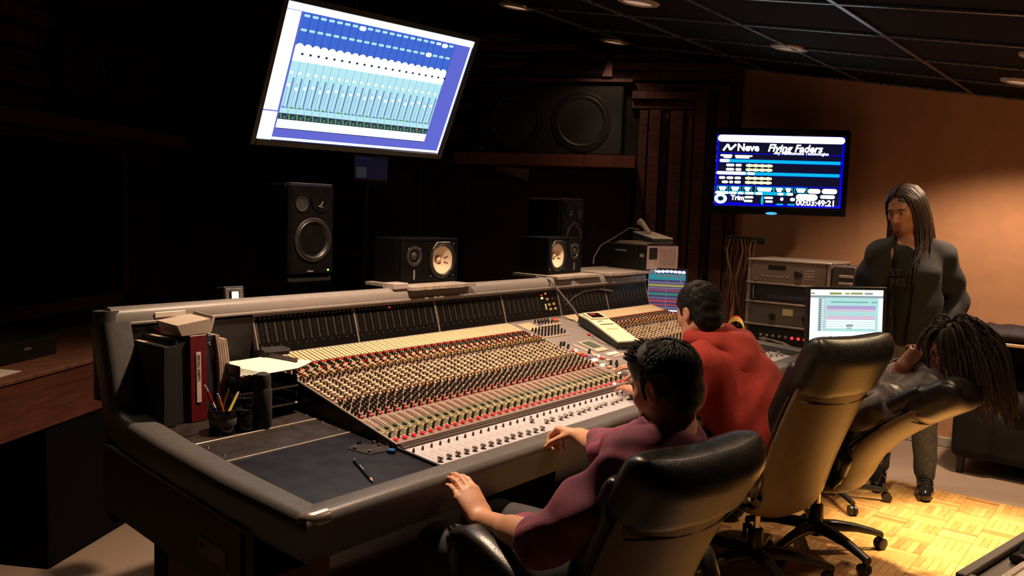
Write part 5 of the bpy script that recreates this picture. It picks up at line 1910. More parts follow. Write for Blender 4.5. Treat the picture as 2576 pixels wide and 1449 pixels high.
# pencil, blue cap on the desk panel
a, b = Vector((-.190, .205, zd(.205) + .0052)), Vector((-.259, .040, zd(.04) + .0052))
t = thing('pencil', 'dark pencil with bare wooden tip lying on the blue-black desk panel', 'pencil', (a + b) / 2)
mb = MB()
mb.tube([a, a + (b - a) * .87], .0048, 8)
mb.build('barrel', mat('pencil_dark', (.010, .010, .030), .35), t, smooth=True)
mb = MB()
mb.tube([a + (b - a) * .87, a + (b - a) * .965], [.0048, .0018], 8)
mb.build('wood_cone', mat('pencil_wood', (.62, .36, .22), .7), t, smooth=True)
mb = MB()
mb.tube([a + (b - a) * .965, b], [.0018, .0006], 8)
mb.build('lead', M_BLACK, t, smooth=True)
mb = MB()
mb.tube([a - (b - a) * .01, a + (b - a) * .04], .0051, 8)
mb.build('end_cap', M_STEEL, t, smooth=True)
mb = MB()
d_ = (b - a).normalized()
side = d_.cross(Vector((0, 0, 1))).normalized()
mid = a + (b - a) * .30
for j in range(6):
    mb.box((j * .0062, -.0012, 0), (j * .0062 + .0046, .0014, .0003), M=frame(mid + Vector((0, 0, .0047)), d_, Vector((0, 0, 1)).cross(d_)))
mb.build('print', mat('print_silver', (.40, .38, .42), .4), t)
x, y = -.040, .198
t = thing('bottle_cap', 'small blue cap lying at the corner of the channels', 'cap', (x, y, zd(y)))
mb = MB()
mb.lathe([(.0, .0), (.013, .0), (.0135, .002), (.0135, .008), (.012, .010), (.0, .0105)], 20, 0, T((x, y, zd(y) + .001)))
mb.build('shell', mat('cap_blue', (.010, .085, .26), .35), t, smooth=True)
mb = MB()
for k in range(20):
    a_ = 2 * PI * k / 20
    mb.cyl((x + .0135 * math.cos(a_), y + .0135 * math.sin(a_), zd(y) + .001), (x + .0135 * math.cos(a_), y + .0135 * math.sin(a_), zd(y) + .008), .0009, .0009, 5)
mb.build('ribs', MATS['cap_blue'], t)

# ------------------------------------------------------------------ cabinet at the left
co = Vector((-.41, 1.88))
Mc = Matrix(((LE.x, -LE.y, 0, co.x), (LE.y, LE.x, 0, co.y), (0, 0, 1, 0), (0, 0, 0, 1)))
t = thing('wooden_cabinet', 'low cabinet with brown wooden apron and dark base at the left edge', 'cabinet', (co.x, co.y, 0))
mb = MB()
mb.box((0, 0, 0), (1.7, .62, .612), bev=.004, M=Mc)
mb.build('base', mat('base_dark', (.0045, .004, .006), .9, spec=.1), t)
mb = MB()
mb.box((-.9, -.012, .614), (1.75, .64, .840), bev=.004, M=Mc)
mb.build('apron', mat('apron_wood', (.13, .040, .024), .5, var=.3, scale=7, stretch=(1, 1, 8)), t)
mb = MB()
mb.box((-.91, -.022, .840), (1.76, .65, .858), bev=.003, M=Mc)
mb.build('top', mat('top_wood', (.20, .085, .050), .4, var=.25, scale=7, stretch=(1, 6, 1)), t)
mb = MB()
mb.box((-.88, .0, 0), (-.80, .60, .612), bev=.004, M=Mc)
mb.build('leg_panel', M_BLACKMATT, t)
mb = MB()
mb.prism([(-.35, .04), (-.06, .06), (-.05, .20), (-.12, .26), (-.38, .24)], Mc @ Vector((0, 0, .8585)), Mc.to_3x3() @ Vector((1, 0, 0)), Mc.to_3x3() @ Vector((0, 1, 0)), (0, 0, .002))
tag(mb.build('paper_sheet', M_PAPER, None), 'pale paper sheet lying on the wooden cabinet at the left edge', 'paper')
t = thing('tape_deck', 'flat black deck box with small label on the wooden cabinet', 'equipment', Mc @ Vector((.1, .35, .8585)))
mb = MB()
mb.box((-.12, .20, .8585), (.34, .52, .945), bev=.006, M=Mc)
mb.build('case', M_BLACK, t)
mb = MB()
mb.box((.13, .197, .905), (.17, .2005, .915), M=Mc)
mb.build('label', mat('label_grey', (.22, .20, .20), .5), t)

# ------------------------------------------------------------------ equipment rack by the wall
RX = 3.60
rk = thing('equipment_rack', 'open silver edged equipment rack standing right of the console', 'rack', (RX + .2, .29, 0))
Y0, Y1 = .02, .555       # right and left ends as seen
M_RACK = mat('rack_rail', (.40, .33, .29), .35, metal=.5, var=.12)
for y in (Y0, Y1):
    for x in (RX + .004, RX + .40):
        mb = MB()
        mb.box((x, y - .014, .03), (x + .028, y + .014, 1.315), bev=.003)
        mb.build('upright', M_RACK, rk)
for z in (.60, .862, 1.015, 1.145, 1.300):
    mb = MB()
    mb.box((RX - .012, Y0 - .014, z), (RX + .43, Y1 + .014, z + .014), bev=.003)
    mb.build('rack_shelf', M_RACK, rk)
mb = MB()
mb.box((RX - .01, Y0 - .02, 0), (RX + .44, Y1 + .02, .06), bev=.006)
mb.build('plinth', M_BLACK, rk)
RF = frame((RX + .002, 0, 0), (0, -1, 0), (0, 0, 1))      # x = -Y, y = Z, z = toward -X
def unit(z0, z1, m, label, d=.36):
    t = thing('rack_unit', label, 'rack unit', (RX + .2, .29, z0), 0, 'units in the equipment rack')
    mb = MB()
    mb.box((RX + .004, Y0 + .02, z0), (RX + d, Y1 - .02, z1), bev=.003)
    mb.build('chassis', M_BLACK, t)
    mb = MB()
    mb.box((RX - .004, Y0 + .016, z0), (RX + .004, Y1 - .016, z1), bev=.0015)
    mb.build('front_plate', m, t)
    return t
def rkn(t, y, z, r, h, m, nm='knob'):
    mb = MB()
    mb.lathe([(r, 0), (r, h * .8), (r * .85, h), (0, h)], 16, 0, RF @ T((-y, z, .006)))
    return mb.build(nm, m, t, smooth=True)
def rkb(t, y0, y1, z0, z1, h, m, nm):
    mb = MB()
    mb.box((-y1, z0, .005), (-y0, z1, .005 + h), bev=.0012, M=RF)
    return mb.build(nm, m, t)
u1 = unit(1.161, 1.298, mat('plate_bronze', (.20, .145, .12), .4, metal=.3), 'top rack unit with silver plate, big dial and keypad')
rkb(u1, .30, .42, 1.245, 1.275, .003, M_BLACKGLOSS, 'display_window')
rkn(u1, .215, 1.225, .026, .02, M_BLACK, 'dial')
for i in range(4):
    for j in range(4):
        rkb(u1, .110 + i * .016, .122 + i * .016, 1.190 + j * .018, 1.202 + j * .018, .004, M_RACK, 'keypad_key')
for i in range(7):
    rkb(u1, .28 + i * .028, .298 + i * .028, 1.195, 1.206, .004, M_RACK, 'small_key')
rkn(u1, .50, 1.18, .010, .012, M_CHROME)
u2 = unit(1.031, 1.142, M_BLACK, 'second rack unit with plain dark face and steel handle')
mb = MB()
mb.tube([RF @ Vector(p) for p in ((-.505, 1.045, .004), (-.505, 1.045, .03), (-.505, 1.13, .03), (-.505, 1.13, .004))], .005, 8)
mb.build('handle', M_CHROME, u2, smooth=True)
rkb(u2, .08, .42, 1.05, 1.075, .002, mat('strip_blue_grey', (.025, .03, .05), .4), 'face_strip')
u3 = unit(.878, 1.012, mat('plate_grey', (.095, .078, .070), .45), 'grey rack unit with amber window and round dark knobs')
rkb(u3, .235, .305, .945, .990, .003, glow('amber_window', (.32, .18, .05), .5), 'meter_window')
for y in (.37, .15):
    rkn(u3, y, .935, .020, .018, M_BLACK)
u4 = unit(.725, .858, M_BLACK, 'lowest rack unit with a row of lights, three of them red')
for i in range(9):
    y = .445 - i * .043
    rkn(u4, y, .800 - .0, .010, .006, glow('rack_red', (1.0, .02, .03), 2.6) if i in (5, 6, 7) else mat('rack_lamp', (.24, .20, .18), .35), 'lamp')
t = thing('mains_filter', 'dark box with pale plugs at the right end of the top rack unit', 'power box', (RX + .1, -.07, 1.161))
mb = MB()
mb.box((RX - .01, -.145, 1.161 - .0), (RX + .25, -.005, 1.300), bev=.006)
mb.build('case', mat('case_brown', (.06, .045, .04), .5), t)
for z in (1.18, 1.225):
    mb = MB()
    mb.box((RX - .022, -.135, z), (RX - .009, -.05, z + .018), bev=.003)
    mb.build('plug', mat('plug_pale', (.36, .28, .24), .5), t)
mb = MB()
mb.box((RX + .01, -.14, .03), (RX + .24, -.01, 1.160), bev=.004)
mb.build('column', M_BLACK, t)
# cables hanging left of the rack, and a yellow loop
hk = thing('cable_hook', 'dark cable hook rail on the wall left of the rack', 'hook', (4.0, .80, 1.39))
mb = MB()
mb.box((3.97, .60, 1.40), (4.01, .92, 1.45), bev=.005)
for k in range(5):
    mb.tube([(3.97, .63 + k * .06, 1.42), (3.93, .63 + k * .06, 1.425), (3.92, .63 + k * .06, 1.45)], .006, 6)
mb.build('rail', M_BLACK, hk)
mb = MB()
mb.box((3.985, .70, 0.0), (4.015, .82, 1.41), bev=.004)
mb.build('post', M_WOOD, hk)
for k in range(9):
    y = .66 + k * .028
    rr = random.Random(k)
    pts = [(3.935, y, 1.43)] + [(3.93 + .012 * rr.random(), y + .02 * math.sin(j + k), 1.43 - .08 * j) for j in range(1, 9)]
    mb = MB()
    mb.tube(pts, .0065, 6)
    tag(mb.build('patch_cable', mat('cable_brown_%d' % (k % 3), ((.12, .05, .03), (.20, .10, .04), (.07, .035, .03))[k % 3], .5), None, smooth=True), 'brownish patch cable, %s from the rack, hanging from the hook rail' % ('nearest', 'second', 'third', 'fourth', 'fifth', 'sixth', 'seventh', 'eighth', 'farthest')[k], 'cable', 'patch cables on the hook rail')
for k in range(4):
    pts = []
    for j in range(9):
        a = PI * j / 8
        pts.append((3.205 + .012 * k, .455 + .055 * math.cos(a) + .006 * k, .865 + (.060 + .008 * k) * math.sin(a)))
    mb = MB()
    mb.tube([(3.205 + .012 * k, .515, .832)] + pts + [(3.205 + .012 * k, .40, .822)], .006, 6)
    tag(mb.build('yellow_cable', mat('cable_yellow', (.50, .34, .05), .45) if k < 3 else mat('cable_red', (.45, .03, .02), .45), None, smooth=True), ('outermost yellow cable loop', 'middle yellow cable loop', 'innermost yellow cable loop')[2 - k] + ' over the console end beside the rack' if k < 3 else 'red cable looped among the yellow ones beside the rack', 'cable', 'looped cables at the console end')
mb = MB()
mb.tube([(2.90, .13, .86), (2.97, .20, .868), (3.0, .195, .868), (2.96, .05, .856), (2.90, -.06, .835)], .006, 8)
tag(mb.build('bent_rod', M_CHROME, None, smooth=True), 'bent chrome rod lying on the right end of the console', 'rod')

# ------------------------------------------------------------------ sofa at the right edge
sf = thing('sofa', 'dark navy sofa against the orange wall at the right edge', 'sofa', (4.40, -1.45, 0))
M_NAVYF = mat('sofa_navy', (.003, .0024, .005), .9, var=.25, scale=30, bump=.2)
def pad(lo, hi, nm, r=.05, res=.02, m=M_NAVYF, par=sf, wr=0.004):
    lo, hi = np.array(lo), np.array(hi)
    S = Soft(lo - .05, hi + .05, res)
    S.rbox((lo + hi) / 2, (hi - lo) / 2, r, k=0)
    if wr:
        S.wrinkle(wr, 25, 3)
    return S.build(nm, m, par)
pad((4.05, -2.70, .10), (4.64, -.72, .42), 'seat_base', .04)
pad((4.40, -2.50, .40), (4.66, -.92, .86), 'backrest', .06)
pad((4.02, -.92, .10), (4.66, -.68, .84), 'armrest', .05)
pad((4.02, -2.74, .10), (4.66, -2.50, .74), 'armrest', .05)
for i in range(2):
    pad((4.03, -2.48 + i * .78, .40), (4.45, -1.72 + i * .78, .55), 'seat_cushion', .05)
for (x, y) in ((4.08, -.74), (4.60, -.74), (4.08, -2.66), (4.60, -2.66)):
    mb = MB()
    mb.cyl((x, y, 0), (x, y, .12), .022, .028, 12)
    mb.build('foot', M_BLACK, sf, smooth=True)
def throw(lo, hi, nm, label, m, cat):
    lo, hi = np.array(lo), np.array(hi)
    S = Soft(lo - .05, hi + .05, .016)
    S.rbox((lo + hi) / 2, (hi - lo) / 2, min(hi - lo) / 2 * .9, k=0)
    S.wrinkle(.012, 45, 5)
    o = S.build(nm, m, None)
    tag(o, label, cat)
throw((4.10, -1.50, .868), (4.64, -.74, .93), 'folded_blanket', 'crumpled purplish blanket along the top of the sofa', mat('blanket', (.016, .012, .022), .85, var=.3), 'blanket')
mb = MB()
mb.box((4.06, -1.07, .845), (4.085, -.90, .865), bev=.004)
tag(mb.build('cardboard_strip', mat('strip_tan', (.34, .24, .14), .7), None), 'tan strip sticking out on top of the sofa arm', 'strip')

# ------------------------------------------------------------------ low table in the near right corner
tm = Matrix.Translation((0.402, -1.374, 0)) @ Matrix.Rotation(math.radians(-11), 4, 'Z')
tb = thing('side_table', 'dark side table with raised lip in the bottom right corner', 'table', tm @ Vector((.4, -.3, 0)))
M_TBL = mat('table_dark', (.11, .085, .075), .5, var=.2, scale=40)
mb = MB()
mb.box((0, -.70, .66), (1.0, 0, .705), bev=.003, M=tm)
mb.build('table_top', M_TBL, tb)
mb = MB()
mb.box((0, -.028, .706), (1.0, 0, .722), bev=.003, M=tm)
mb.box((0, -.70, .706), (.022, -.028, .722), bev=.003, M=tm)
mb.build('lip', M_TBL, tb)
for (x, y) in ((.04, -.04), (.96, -.04), (.04, -.66), (.96, -.66)):
    mb = MB()
    mb.box((x - .02, y - .02, 0), (x + .02, y + .02, .66), bev=.003, M=tm)
    mb.build('leg', M_BLACK, tb)
t = thing('key_strip', 'pale strip with white keys and coloured badge on the corner table', 'keyboard', tm @ Vector((.13, -.12, .706)))
mb = MB()
mb.box((.045, -.16, .706), (.26, -.075, .716), bev=.002, M=tm)
mb.build('board', M_PAPER, t)
for i in range(12):
    mb = MB()
    mb.box((.075 + i * .015, -.095, .716), (.086 + i * .015, -.078, .721), bev=.001, M=tm)
    mb.build('key', mat('key_ivory', (.70, .58, .50), .4), t)
for i, c_ in enumerate(((.5, .03, .08), (.03, .05, .4), (.5, .45, .1), (.1, .35, .3))):
    mb = MB()
    mb.box((.065 + i * .014, -.125 + .006 * (i % 2), .716), (.079 + i * .014, -.105, .7175), M=tm)
    mb.build('badge_patch', mat('badge_%d' % i, c_, .4), t)
t = thing('handset_charger', 'black device with red light on the corner table', 'device', tm @ Vector((.34, -.13, .706)))
mb = MB()
mb.box((.22, -.26, .706), (.60, -.045, .728), bev=.006, M=tm)
mb.prism([(0, 0), (.34, 0), (.34, .030), (.05, .022)], tm @ Vector((.25, -.055, .728)), tm.to_3x3() @ Vector((1, 0, 0)), (0, 0, 1), tm.to_3x3() @ Vector((0, -.10, 0)))
mb.build('body', M_BLACKGLOSS, t)
mb = MB()
mb.lathe([(.006, 0), (.005, .003), (0, .004)], 10, 0, tm @ T((.305, -.058, .752)))
mb.build('red_light', glow('device_red', (1.0, .05, .05), 1.5), t)

# ------------------------------------------------------------------ leather swivel chairs
M_LEATHER = mat('black_leather', (0.012, 0.010, 0.009), 0.33, var=0.25, scale=35, bump=0.18, bscale=260, spec=0.6)
M_SHELL = mat('brown_leather', (0.115, 0.075, 0.036), 0.42, var=0.15, scale=20, bump=0.12, bscale=220, spec=0.5)
M_CPLASTIC = mat('chair_plastic', (0.010, 0.009, 0.009), 0.38, var=0.2)
M_SEAM = mat('seam_thread', (0.040, 0.030, 0.022), 0.6)

def sgnpow(v, p):
    return math.copysign(abs(v) ** p, v)

def make_chair(loc, facing, back, ztop, label, base_rot=0.0, width=0.240):
    t = thing('swivel_chair', label, 'chair', (loc[0], loc[1], 0), 0, 'black leather swivel chairs')
    R = Matrix.Translation((loc[0], loc[1], 0)) @ Matrix.Rotation(facing - PI / 2, 4, 'Z')
    # spine of the backrest, from seat level to the top, in local (y, z)
    p0, p1, p2, p3 = Vector((-.205, .405)), Vector((-.235, .58)), Vector((-(.215 + (back - .215) * .52), .60 + (ztop - .60) * .45)), Vector((-back, ztop - .035))
    low = [Vector((.17, .352)), Vector((.04, .338)), Vector((-.09, .340)), Vector((-.170, .362))]
    def bez(u):
        return (1 - u) ** 3 * p0 + 3 * (1 - u) ** 2 * u * p1 + 3 * (1 - u) * u ** 2 * p2 + u ** 3 * p3
    line = low + [bez(k / 20) for k in range(1, 21)]
    NL = len(line) - 1
    U0 = 4 / NL
    def spine(u, shellwise=False):
        """u from 0 (seat level) to 1 (top); shellwise u starts under the seat."""
        x = u * NL if shellwise else (U0 + (1 - U0) * u) * NL
        i = min(int(x), NL - 1)
        a = line[i].lerp(line[i + 1], x - i)
        d = (line[min(i + 2, NL)] - line[max(i - 1, 0)]).normalized()
        return a, d, Vector((d.y, -d.x))      # point, tangent, forward normal
    def shell(u0, u1, off, th, wfn, nm, m, pw=.62, n=34, wrap=.055, sw=False, edge=.06):
        mb = MB()
        K = 40
        def ring(i):
            s_ = i / (n - 1)
            u = u0 + (u1 - u0) * s_
            a, d, nn = spine(u, sw)
            e0 = min(s_, 1 - s_)
            endk = math.sqrt(max(0, 1 - (1 - e0 / edge) ** 2)) if e0 < edge else 1
            w_ = wfn(u) * (.90 + .10 * endk)
            h_ = th * max(endk, .05)
            out = []
            for k in range(K):
                ph = 2 * PI * k / K
                x = w_ * sgnpow(math.cos(ph), pw)
                q = off + h_ * sgnpow(math.sin(ph), .75) + wrap * (x / .265) ** 2
                out.append((R @ Vector((x, a.x + nn.x * q, a.y + nn.y * q)))[:])
            return out
        mb.sweep(ring, n)
        return mb.build(nm, m, t, smooth='all')
    wf = lambda u: width * (0.84 + 0.16 * math.sin(min(1, max(0, u) * 1.25) * PI / 2))
    shell(0.0, 0.93, -.004, .024, lambda u: wf(u) * (.80 + .20 * min(1, u / .25)) * .985, 'back_shell', M_SHELL, sw=True, wrap=.07)
    shell(0.03, 0.88, .068, .058, lambda u: wf(u) * .985, 'back_cushion', M_LEATHER, pw=.5)
    # padded head section: thick slab with rounded edges wrapping over the top
    hs = shell(0.70, 1.045, .046, .078, lambda u: width * 1.0, 'headrest', M_LEATHER, pw=.42, n=22, wrap=.035, edge=.30)
    mb = MB()       # stitched seam across the back under the head section
    pts = []
    a2, d2, n2 = spine(.715)
    for i in range(17):
        s_ = -1 + 2 * i / 16
        q = -.024 + .05 * s_ * s_ * .8
        pts.append(R @ Vector((s_ * width * .95, a2.x + n2.x * q, a2.y + n2.y * q)))
    mb.tube(pts, .004, 6)
    for sx in (-1, 1):
        pts = []
        for k in range(13):
            a2, d2, n2 = spine(.08 + .62 * k / 12)
            pts.append(R @ Vector((sx * wf(.08 + .62 * k / 12) * 1.0, a2.x + n2.x * .068, a2.y + n2.y * .068)))
        mb.tube(pts, .0035, 6)
    mb.build('seam', M_SEAM, t, smooth=True)
    # seat
    S = Soft((-.34, -.30, .30), (.34, .34, .58), .011)
    S.rbox((0, .065, .455), (.250, .205, .062), .055, k=0)
    S.ell((0, .21, .46), (.25, .09, .065), k=.04)
    S.wrinkle(.003, 40, 2)
    me = S.mesh('seat', M_LEATHER)
    me.transform(R)
    o = bpy.data.objects.new('seat', me)
    COL.objects.link(o)
    put(o, t)
    mb = MB()
    mb.box((-.215, -.12, .372), (.215, .25, .402), bev=.01, M=R)
    mb.box((-.11, -.12, .335), (.11, .12, .376), bev=.008, M=R)
    mb.build('seat_pan', M_CPLASTIC, t)
    for sx in (-1, 1):
        mb = MB()
        path = [(-.205, .480), (-.225, .550), (-.185, .604), (-.08, .650), (.04, .688), (.12, .703), (.185, .680), (.208, .600), (.175, .480), (.10, .392)]
        K = 14
        n = len(path)
        def ar(i):
            y, z = path[i]
            b_, c_ = path[max(0, i - 1)], path[min(n - 1, i + 1)]
            dv = Vector((c_[0] - b_[0], c_[1] - b_[1])).normalized()
            nv = Vector((-dv.y, dv.x))
            w_ = (.026, .030, .036, .040, .042, .043, .042, .036, .028, .022)[i]
            h_ = (.016, .017, .018, .019, .020, .020, .019, .017, .016, .016)[i]
            xx = sx * (.285 + .028 * math.sin(PI * i / (n - 1)))
            return [(R @ Vector((xx + w_ * math.cos(2 * PI * k / K), y + nv.x * h_ * math.sin(2 * PI * k / K), z + nv.y * h_ * math.sin(2 * PI * k / K))))[:] for k in range(K)]
        mb.sweep(ar, n)
        mb.build('armrest', M_LEATHER, t, smooth='all')
        mb = MB()
        mb.tube([R @ Vector((sx * .285, .10, .40)), R @ Vector((sx * .20, .08, .385))], .016, 8)
        mb.tube([R @ Vector((sx * .285, -.20, .47)), R @ Vector((sx * .235, -.19, .43))], .016, 8)
        mb.build('arm_bracket', M_CPLASTIC, t, smooth=True)
    B = Matrix.Translation((loc[0], loc[1], 0)) @ Matrix.Rotation(base_rot, 4, 'Z')
    mb = MB()
    mb.cyl((0, 0, .20), (0, 0, .345), .014, .014, 16, M=B)
    mb.build('gas_column', M_CHROME, t, smooth=True)
    mb = MB()
    mb.lathe([(.0, .075), (.034, .075), (.036, .12), (.031, .215), (.027, .225), (.016, .228)], 20, 0, B)
    mb.build('column_sleeve', M_CPLASTIC, t, smooth=True)
    for k in range(5):
        Bk = B @ Matrix.Rotation(2 * PI * k / 5, 4, 'Z')
        mb = MB()
        pth = [(.02, .115, .030, .030), (.10, .118, .028, .026), (.20, .108, .024, .020), (.29, .088, .021, .016), (.335, .074, .020, .015)]
        def lg(i):
            x, z, w_, h_ = pth[i]
            return [(Bk @ Vector((x, w_ * sgnpow(math.cos(2 * PI * q / 12), .7), z + h_ * sgnpow(math.sin(2 * PI * q / 12), .7))))[:] for q in range(12)]
        mb.sweep(lg, 5)
        leg = mb.build('base_leg', M_CPLASTIC, t, smooth=True)
        mb = MB()
        cr = Bk @ T((.325, 0, 0)) @ Matrix.Rotation(.7 * k + .4, 4, 'Z')
        for s_ in (-1, 1):
            mb.lathe([(.0, .0), (.020, .0), (.028, .003), (.028, .016), (.022, .020), (.0, .020)], 18, 0, cr @ T((.010, s_ * .003 - (.020 if s_ < 0 else 0), .0285)) @ Matrix.Rotation(-PI / 2, 4, 'X'))
        mb.box((-.012, -.010, .030), (.018, .010, .066), bev=.006, M=cr)
        mb.build('caster', M_CPLASTIC, leg, smooth=True)
    return t
make_chair((0.085, -0.485), math.radians(78), .45, 0.995, 'black leather chair in front, holding the person in the plaid shirt', .3)
make_chair((1.615, -0.385), math.radians(72), .47, 1.115, 'black leather chair in the middle behind the red hooded sweatshirt', .2)
make_chair((2.13, -0.475), math.radians(84), .655, .890, 'black leather chair tilted far back under the person with dreadlocks', math.radians(-47))

# ------------------------------------------------------------------ people
def skin_mat(name, col):
    m = mat(name, col, 0.5, var=0.08, scale=45, bump=0.06, bscale=300)
    b = m.node_tree.nodes['Principled BSDF']
    b.inputs['Subsurface Weight'].default_value = 0.12
    b.inputs['Subsurface Radius'].default_value = (0.01, 0.004, 0.002)
    b.inputs['Subsurface Scale'].default_value = 0.5
    return m
SKIN = skin_mat('skin_light', (0.54, 0.27, 0.165))
SKIN2 = skin_mat('skin_medium', (0.42, 0.20, 0.13))
SKIN3 = skin_mat('skin_brown', (0.30, 0.12, 0.07))
HAIR_DK = mat('hair_dark_brown', (0.009, 0.005, 0.0045), 0.5, var=0.4, scale=60, stretch=(6, 6, 1), bump=0.5, bscale=160)
HAIR_BK = mat('hair_black', (0.004, 0.0035, 0.0035), 0.6, var=0.4, scale=60, bump=0.5, bscale=200, spec=0.2)
HAIR_LONG = mat('hair_long_brown', (0.030, 0.014, 0.010), 0.4, var=0.5, scale=70, stretch=(6, 6, .6), bump=0.4, bscale=120)
EYE_W = mat('eye_white', (0.55, 0.50, 0.46), 0.3)
EYE_D = mat('eye_dark', (0.02, 0.012, 0.01), 0.2)

def axes(face_yaw, pitch_down, roll=0.0):
    """columns: lateral right, forward, up of a head looking along face_yaw and down by pitch."""
    f_ = Vector((math.cos(face_yaw) * math.cos(pitch_down), math.sin(face_yaw) * math.cos(pitch_down), -math.sin(pitch_down)))
    r_ = Vector((math.sin(face_yaw), -math.cos(face_yaw), 0))
    u_ = r_.cross(f_)
    if roll:
        q = Matrix.Rotation(roll, 3, f_)
        r_, u_ = q @ r_, q @ u_
    return Matrix((r_, f_, u_)).transposed()

class Fig:
    def __init__(s, c, A, sc=1.0):
        s.c, s.A, s.s = Vector(c), A, sc
    def p(s, x, y, z):
        return s.c + s.A @ Vector((x, y, z)) * s.s
    def Mx(s):
        return np.array(s.A)

def add_head(S, H, neck_to, neck_r=0.056, jaw=1.0, nose=1.0):
    M, k = H.Mx(), H.s
    e = lambda c, r, kk=.02, op='u': S.ell(H.p(*c), np.array(r) * k, M, kk, op)
    e((0, -.014, .034), (.074, .093, .086), .0)
    e((0, .030, -.030), (.061, .064, .086), .035)
    e((0, .048, -.084), (.042 * jaw, .038, .028), .03)
    S.cone(H.p(-.046, -.002, -.066), H.p(-.020, .060, -.094), .022 * k, .016 * k, .03)
    S.cone(H.p(.046, -.002, -.066), H.p(.020, .060, -.094), .022 * k, .016 * k, .03)
    S.cone(H.p(0, .090, .004), H.p(0, .106 * nose, -.034), .008 * k, .0125 * k, .012)
    S.cone(H.p(-.012, .094, -.038), H.p(.012, .094, -.038), .008 * k, .008 * k, .008)
    S.cone(H.p(-.036, .078, .022), H.p(.036, .078, .022), .010 * k, .010 * k, .016)
    for sx in (-1, 1):
        S.ell(H.p(sx * .031, .094, .004), np.array((.016, .014, .011)) * k, M, .012, 's')
        S.ell(H.p(sx * .031, .076, .004), np.array((.0125, .0125, .0115)) * k, M, .002)
        S.cone(H.p(sx * .045, .062, -.020), H.p(sx * .030, .076, -.030), .015 * k, .012 * k, .02)
        # ear: rim, bowl
        S.ell(H.p(sx * .079, -.010, -.004), np.array((.009, .021, .033)) * k, M, .006)
        S.ell(H.p(sx * .088, -.006, .000), np.array((.006, .012, .020)) * k, M, .004, 's')
        S.ell(H.p(sx * .078, -.004, -.030), np.array((.008, .010, .010)) * k, M, .006)
    S.cone(H.p(-.020, .088, -.058), H.p(.020, .088, -.058), .006 * k, .006 * k, .006)
    S.cone(H.p(-.017, .086, -.069), H.p(.017, .086, -.069), .007 * k, .007 * k, .006)
    S.cone(H.p(-.022, .095, -.0635), H.p(.022, .095, -.0635), .0022 * k, .0022 * k, .004, 's')
    S.cone(H.p(0, -.024, -.055), neck_to, neck_r * k, (neck_r + .006) * k, .03)

def add_hand(S, W, Fd, Nd, side, curl, spread=.10, sc=1.0, thumb=None, thumb_curl=(.2, .3)):
    """hand from the wrist W along Fd; Nd is the back of the hand; thumb lies to side*(Fd x Nd)."""
    W, Fd, Nd = Vector(W), Vector(Fd).normalized(), Vector(Nd)
    Nd = (Nd - Fd * Nd.dot(Fd)).normalized()
    Td = Fd.cross(Nd) * side
    offs = (.027, .009, -.010, -.028)
    klen = (.088, .092, .087, .078)
    segs = ((.040, .025, .020), (.044, .028, .021), (.041, .026, .020), (.032, .020, .018))
    rad = (.0088, .0092, .0088, .0076)
    tips = []
    for i in range(4):
        K = W + Fd * klen[i] * sc + Td * offs[i] * sc + Nd * (.004 if i in (1, 2) else .0) * sc
        S.cone(W + Td * offs[i] * .62 * sc - Nd * .002, K, .0165 * sc, .0112 * sc, .016)
        d = (Fd + Td * spread * (1.5 - i) * .66).normalized()
        ax = d.cross(Nd).normalized()
        p, a = K, 0.0
        for j in range(3):
            a += curl[i][j]
            dd = (Matrix.Rotation(-a, 3, ax) @ d)
            q = p + dd * segs[i][j] * sc
            S.cone(p, q, rad[i] * (1 - .10 * j) * sc, rad[i] * (1 - .10 * (j + 1)) * sc, .0035)
            p = q
        tips.append(p)
    b0 = W + Fd * .022 * sc + Td * .022 * sc - Nd * .006 * sc
    th = (Vector(thumb) if thumb is not None else (Fd * .75 + Td * .62 - Nd * .18)).normalized()
    ax = th.cross(Nd).normalized()
    p = b0
    r_ = (.0160, .0120, .0105, .0088)
    a = 0
    for j, L_ in enumerate((.046, .034, .027)):
        a += (0, thumb_curl[0], thumb_curl[1])[j]
        dd = Matrix.Rotation(-a * side * 0 - a, 3, ax) @ th
        q = p + dd * L_ * sc
        S.cone(p, q, r_[j] * sc, r_[j + 1] * sc, .010 if j == 0 else .0035)
        p = q
    S.ell(W + Fd * .045 * sc, np.array((.030, .040, .014)) * sc, np.array(Matrix((Td, Fd, Nd)).transposed()), .012)
    return tips

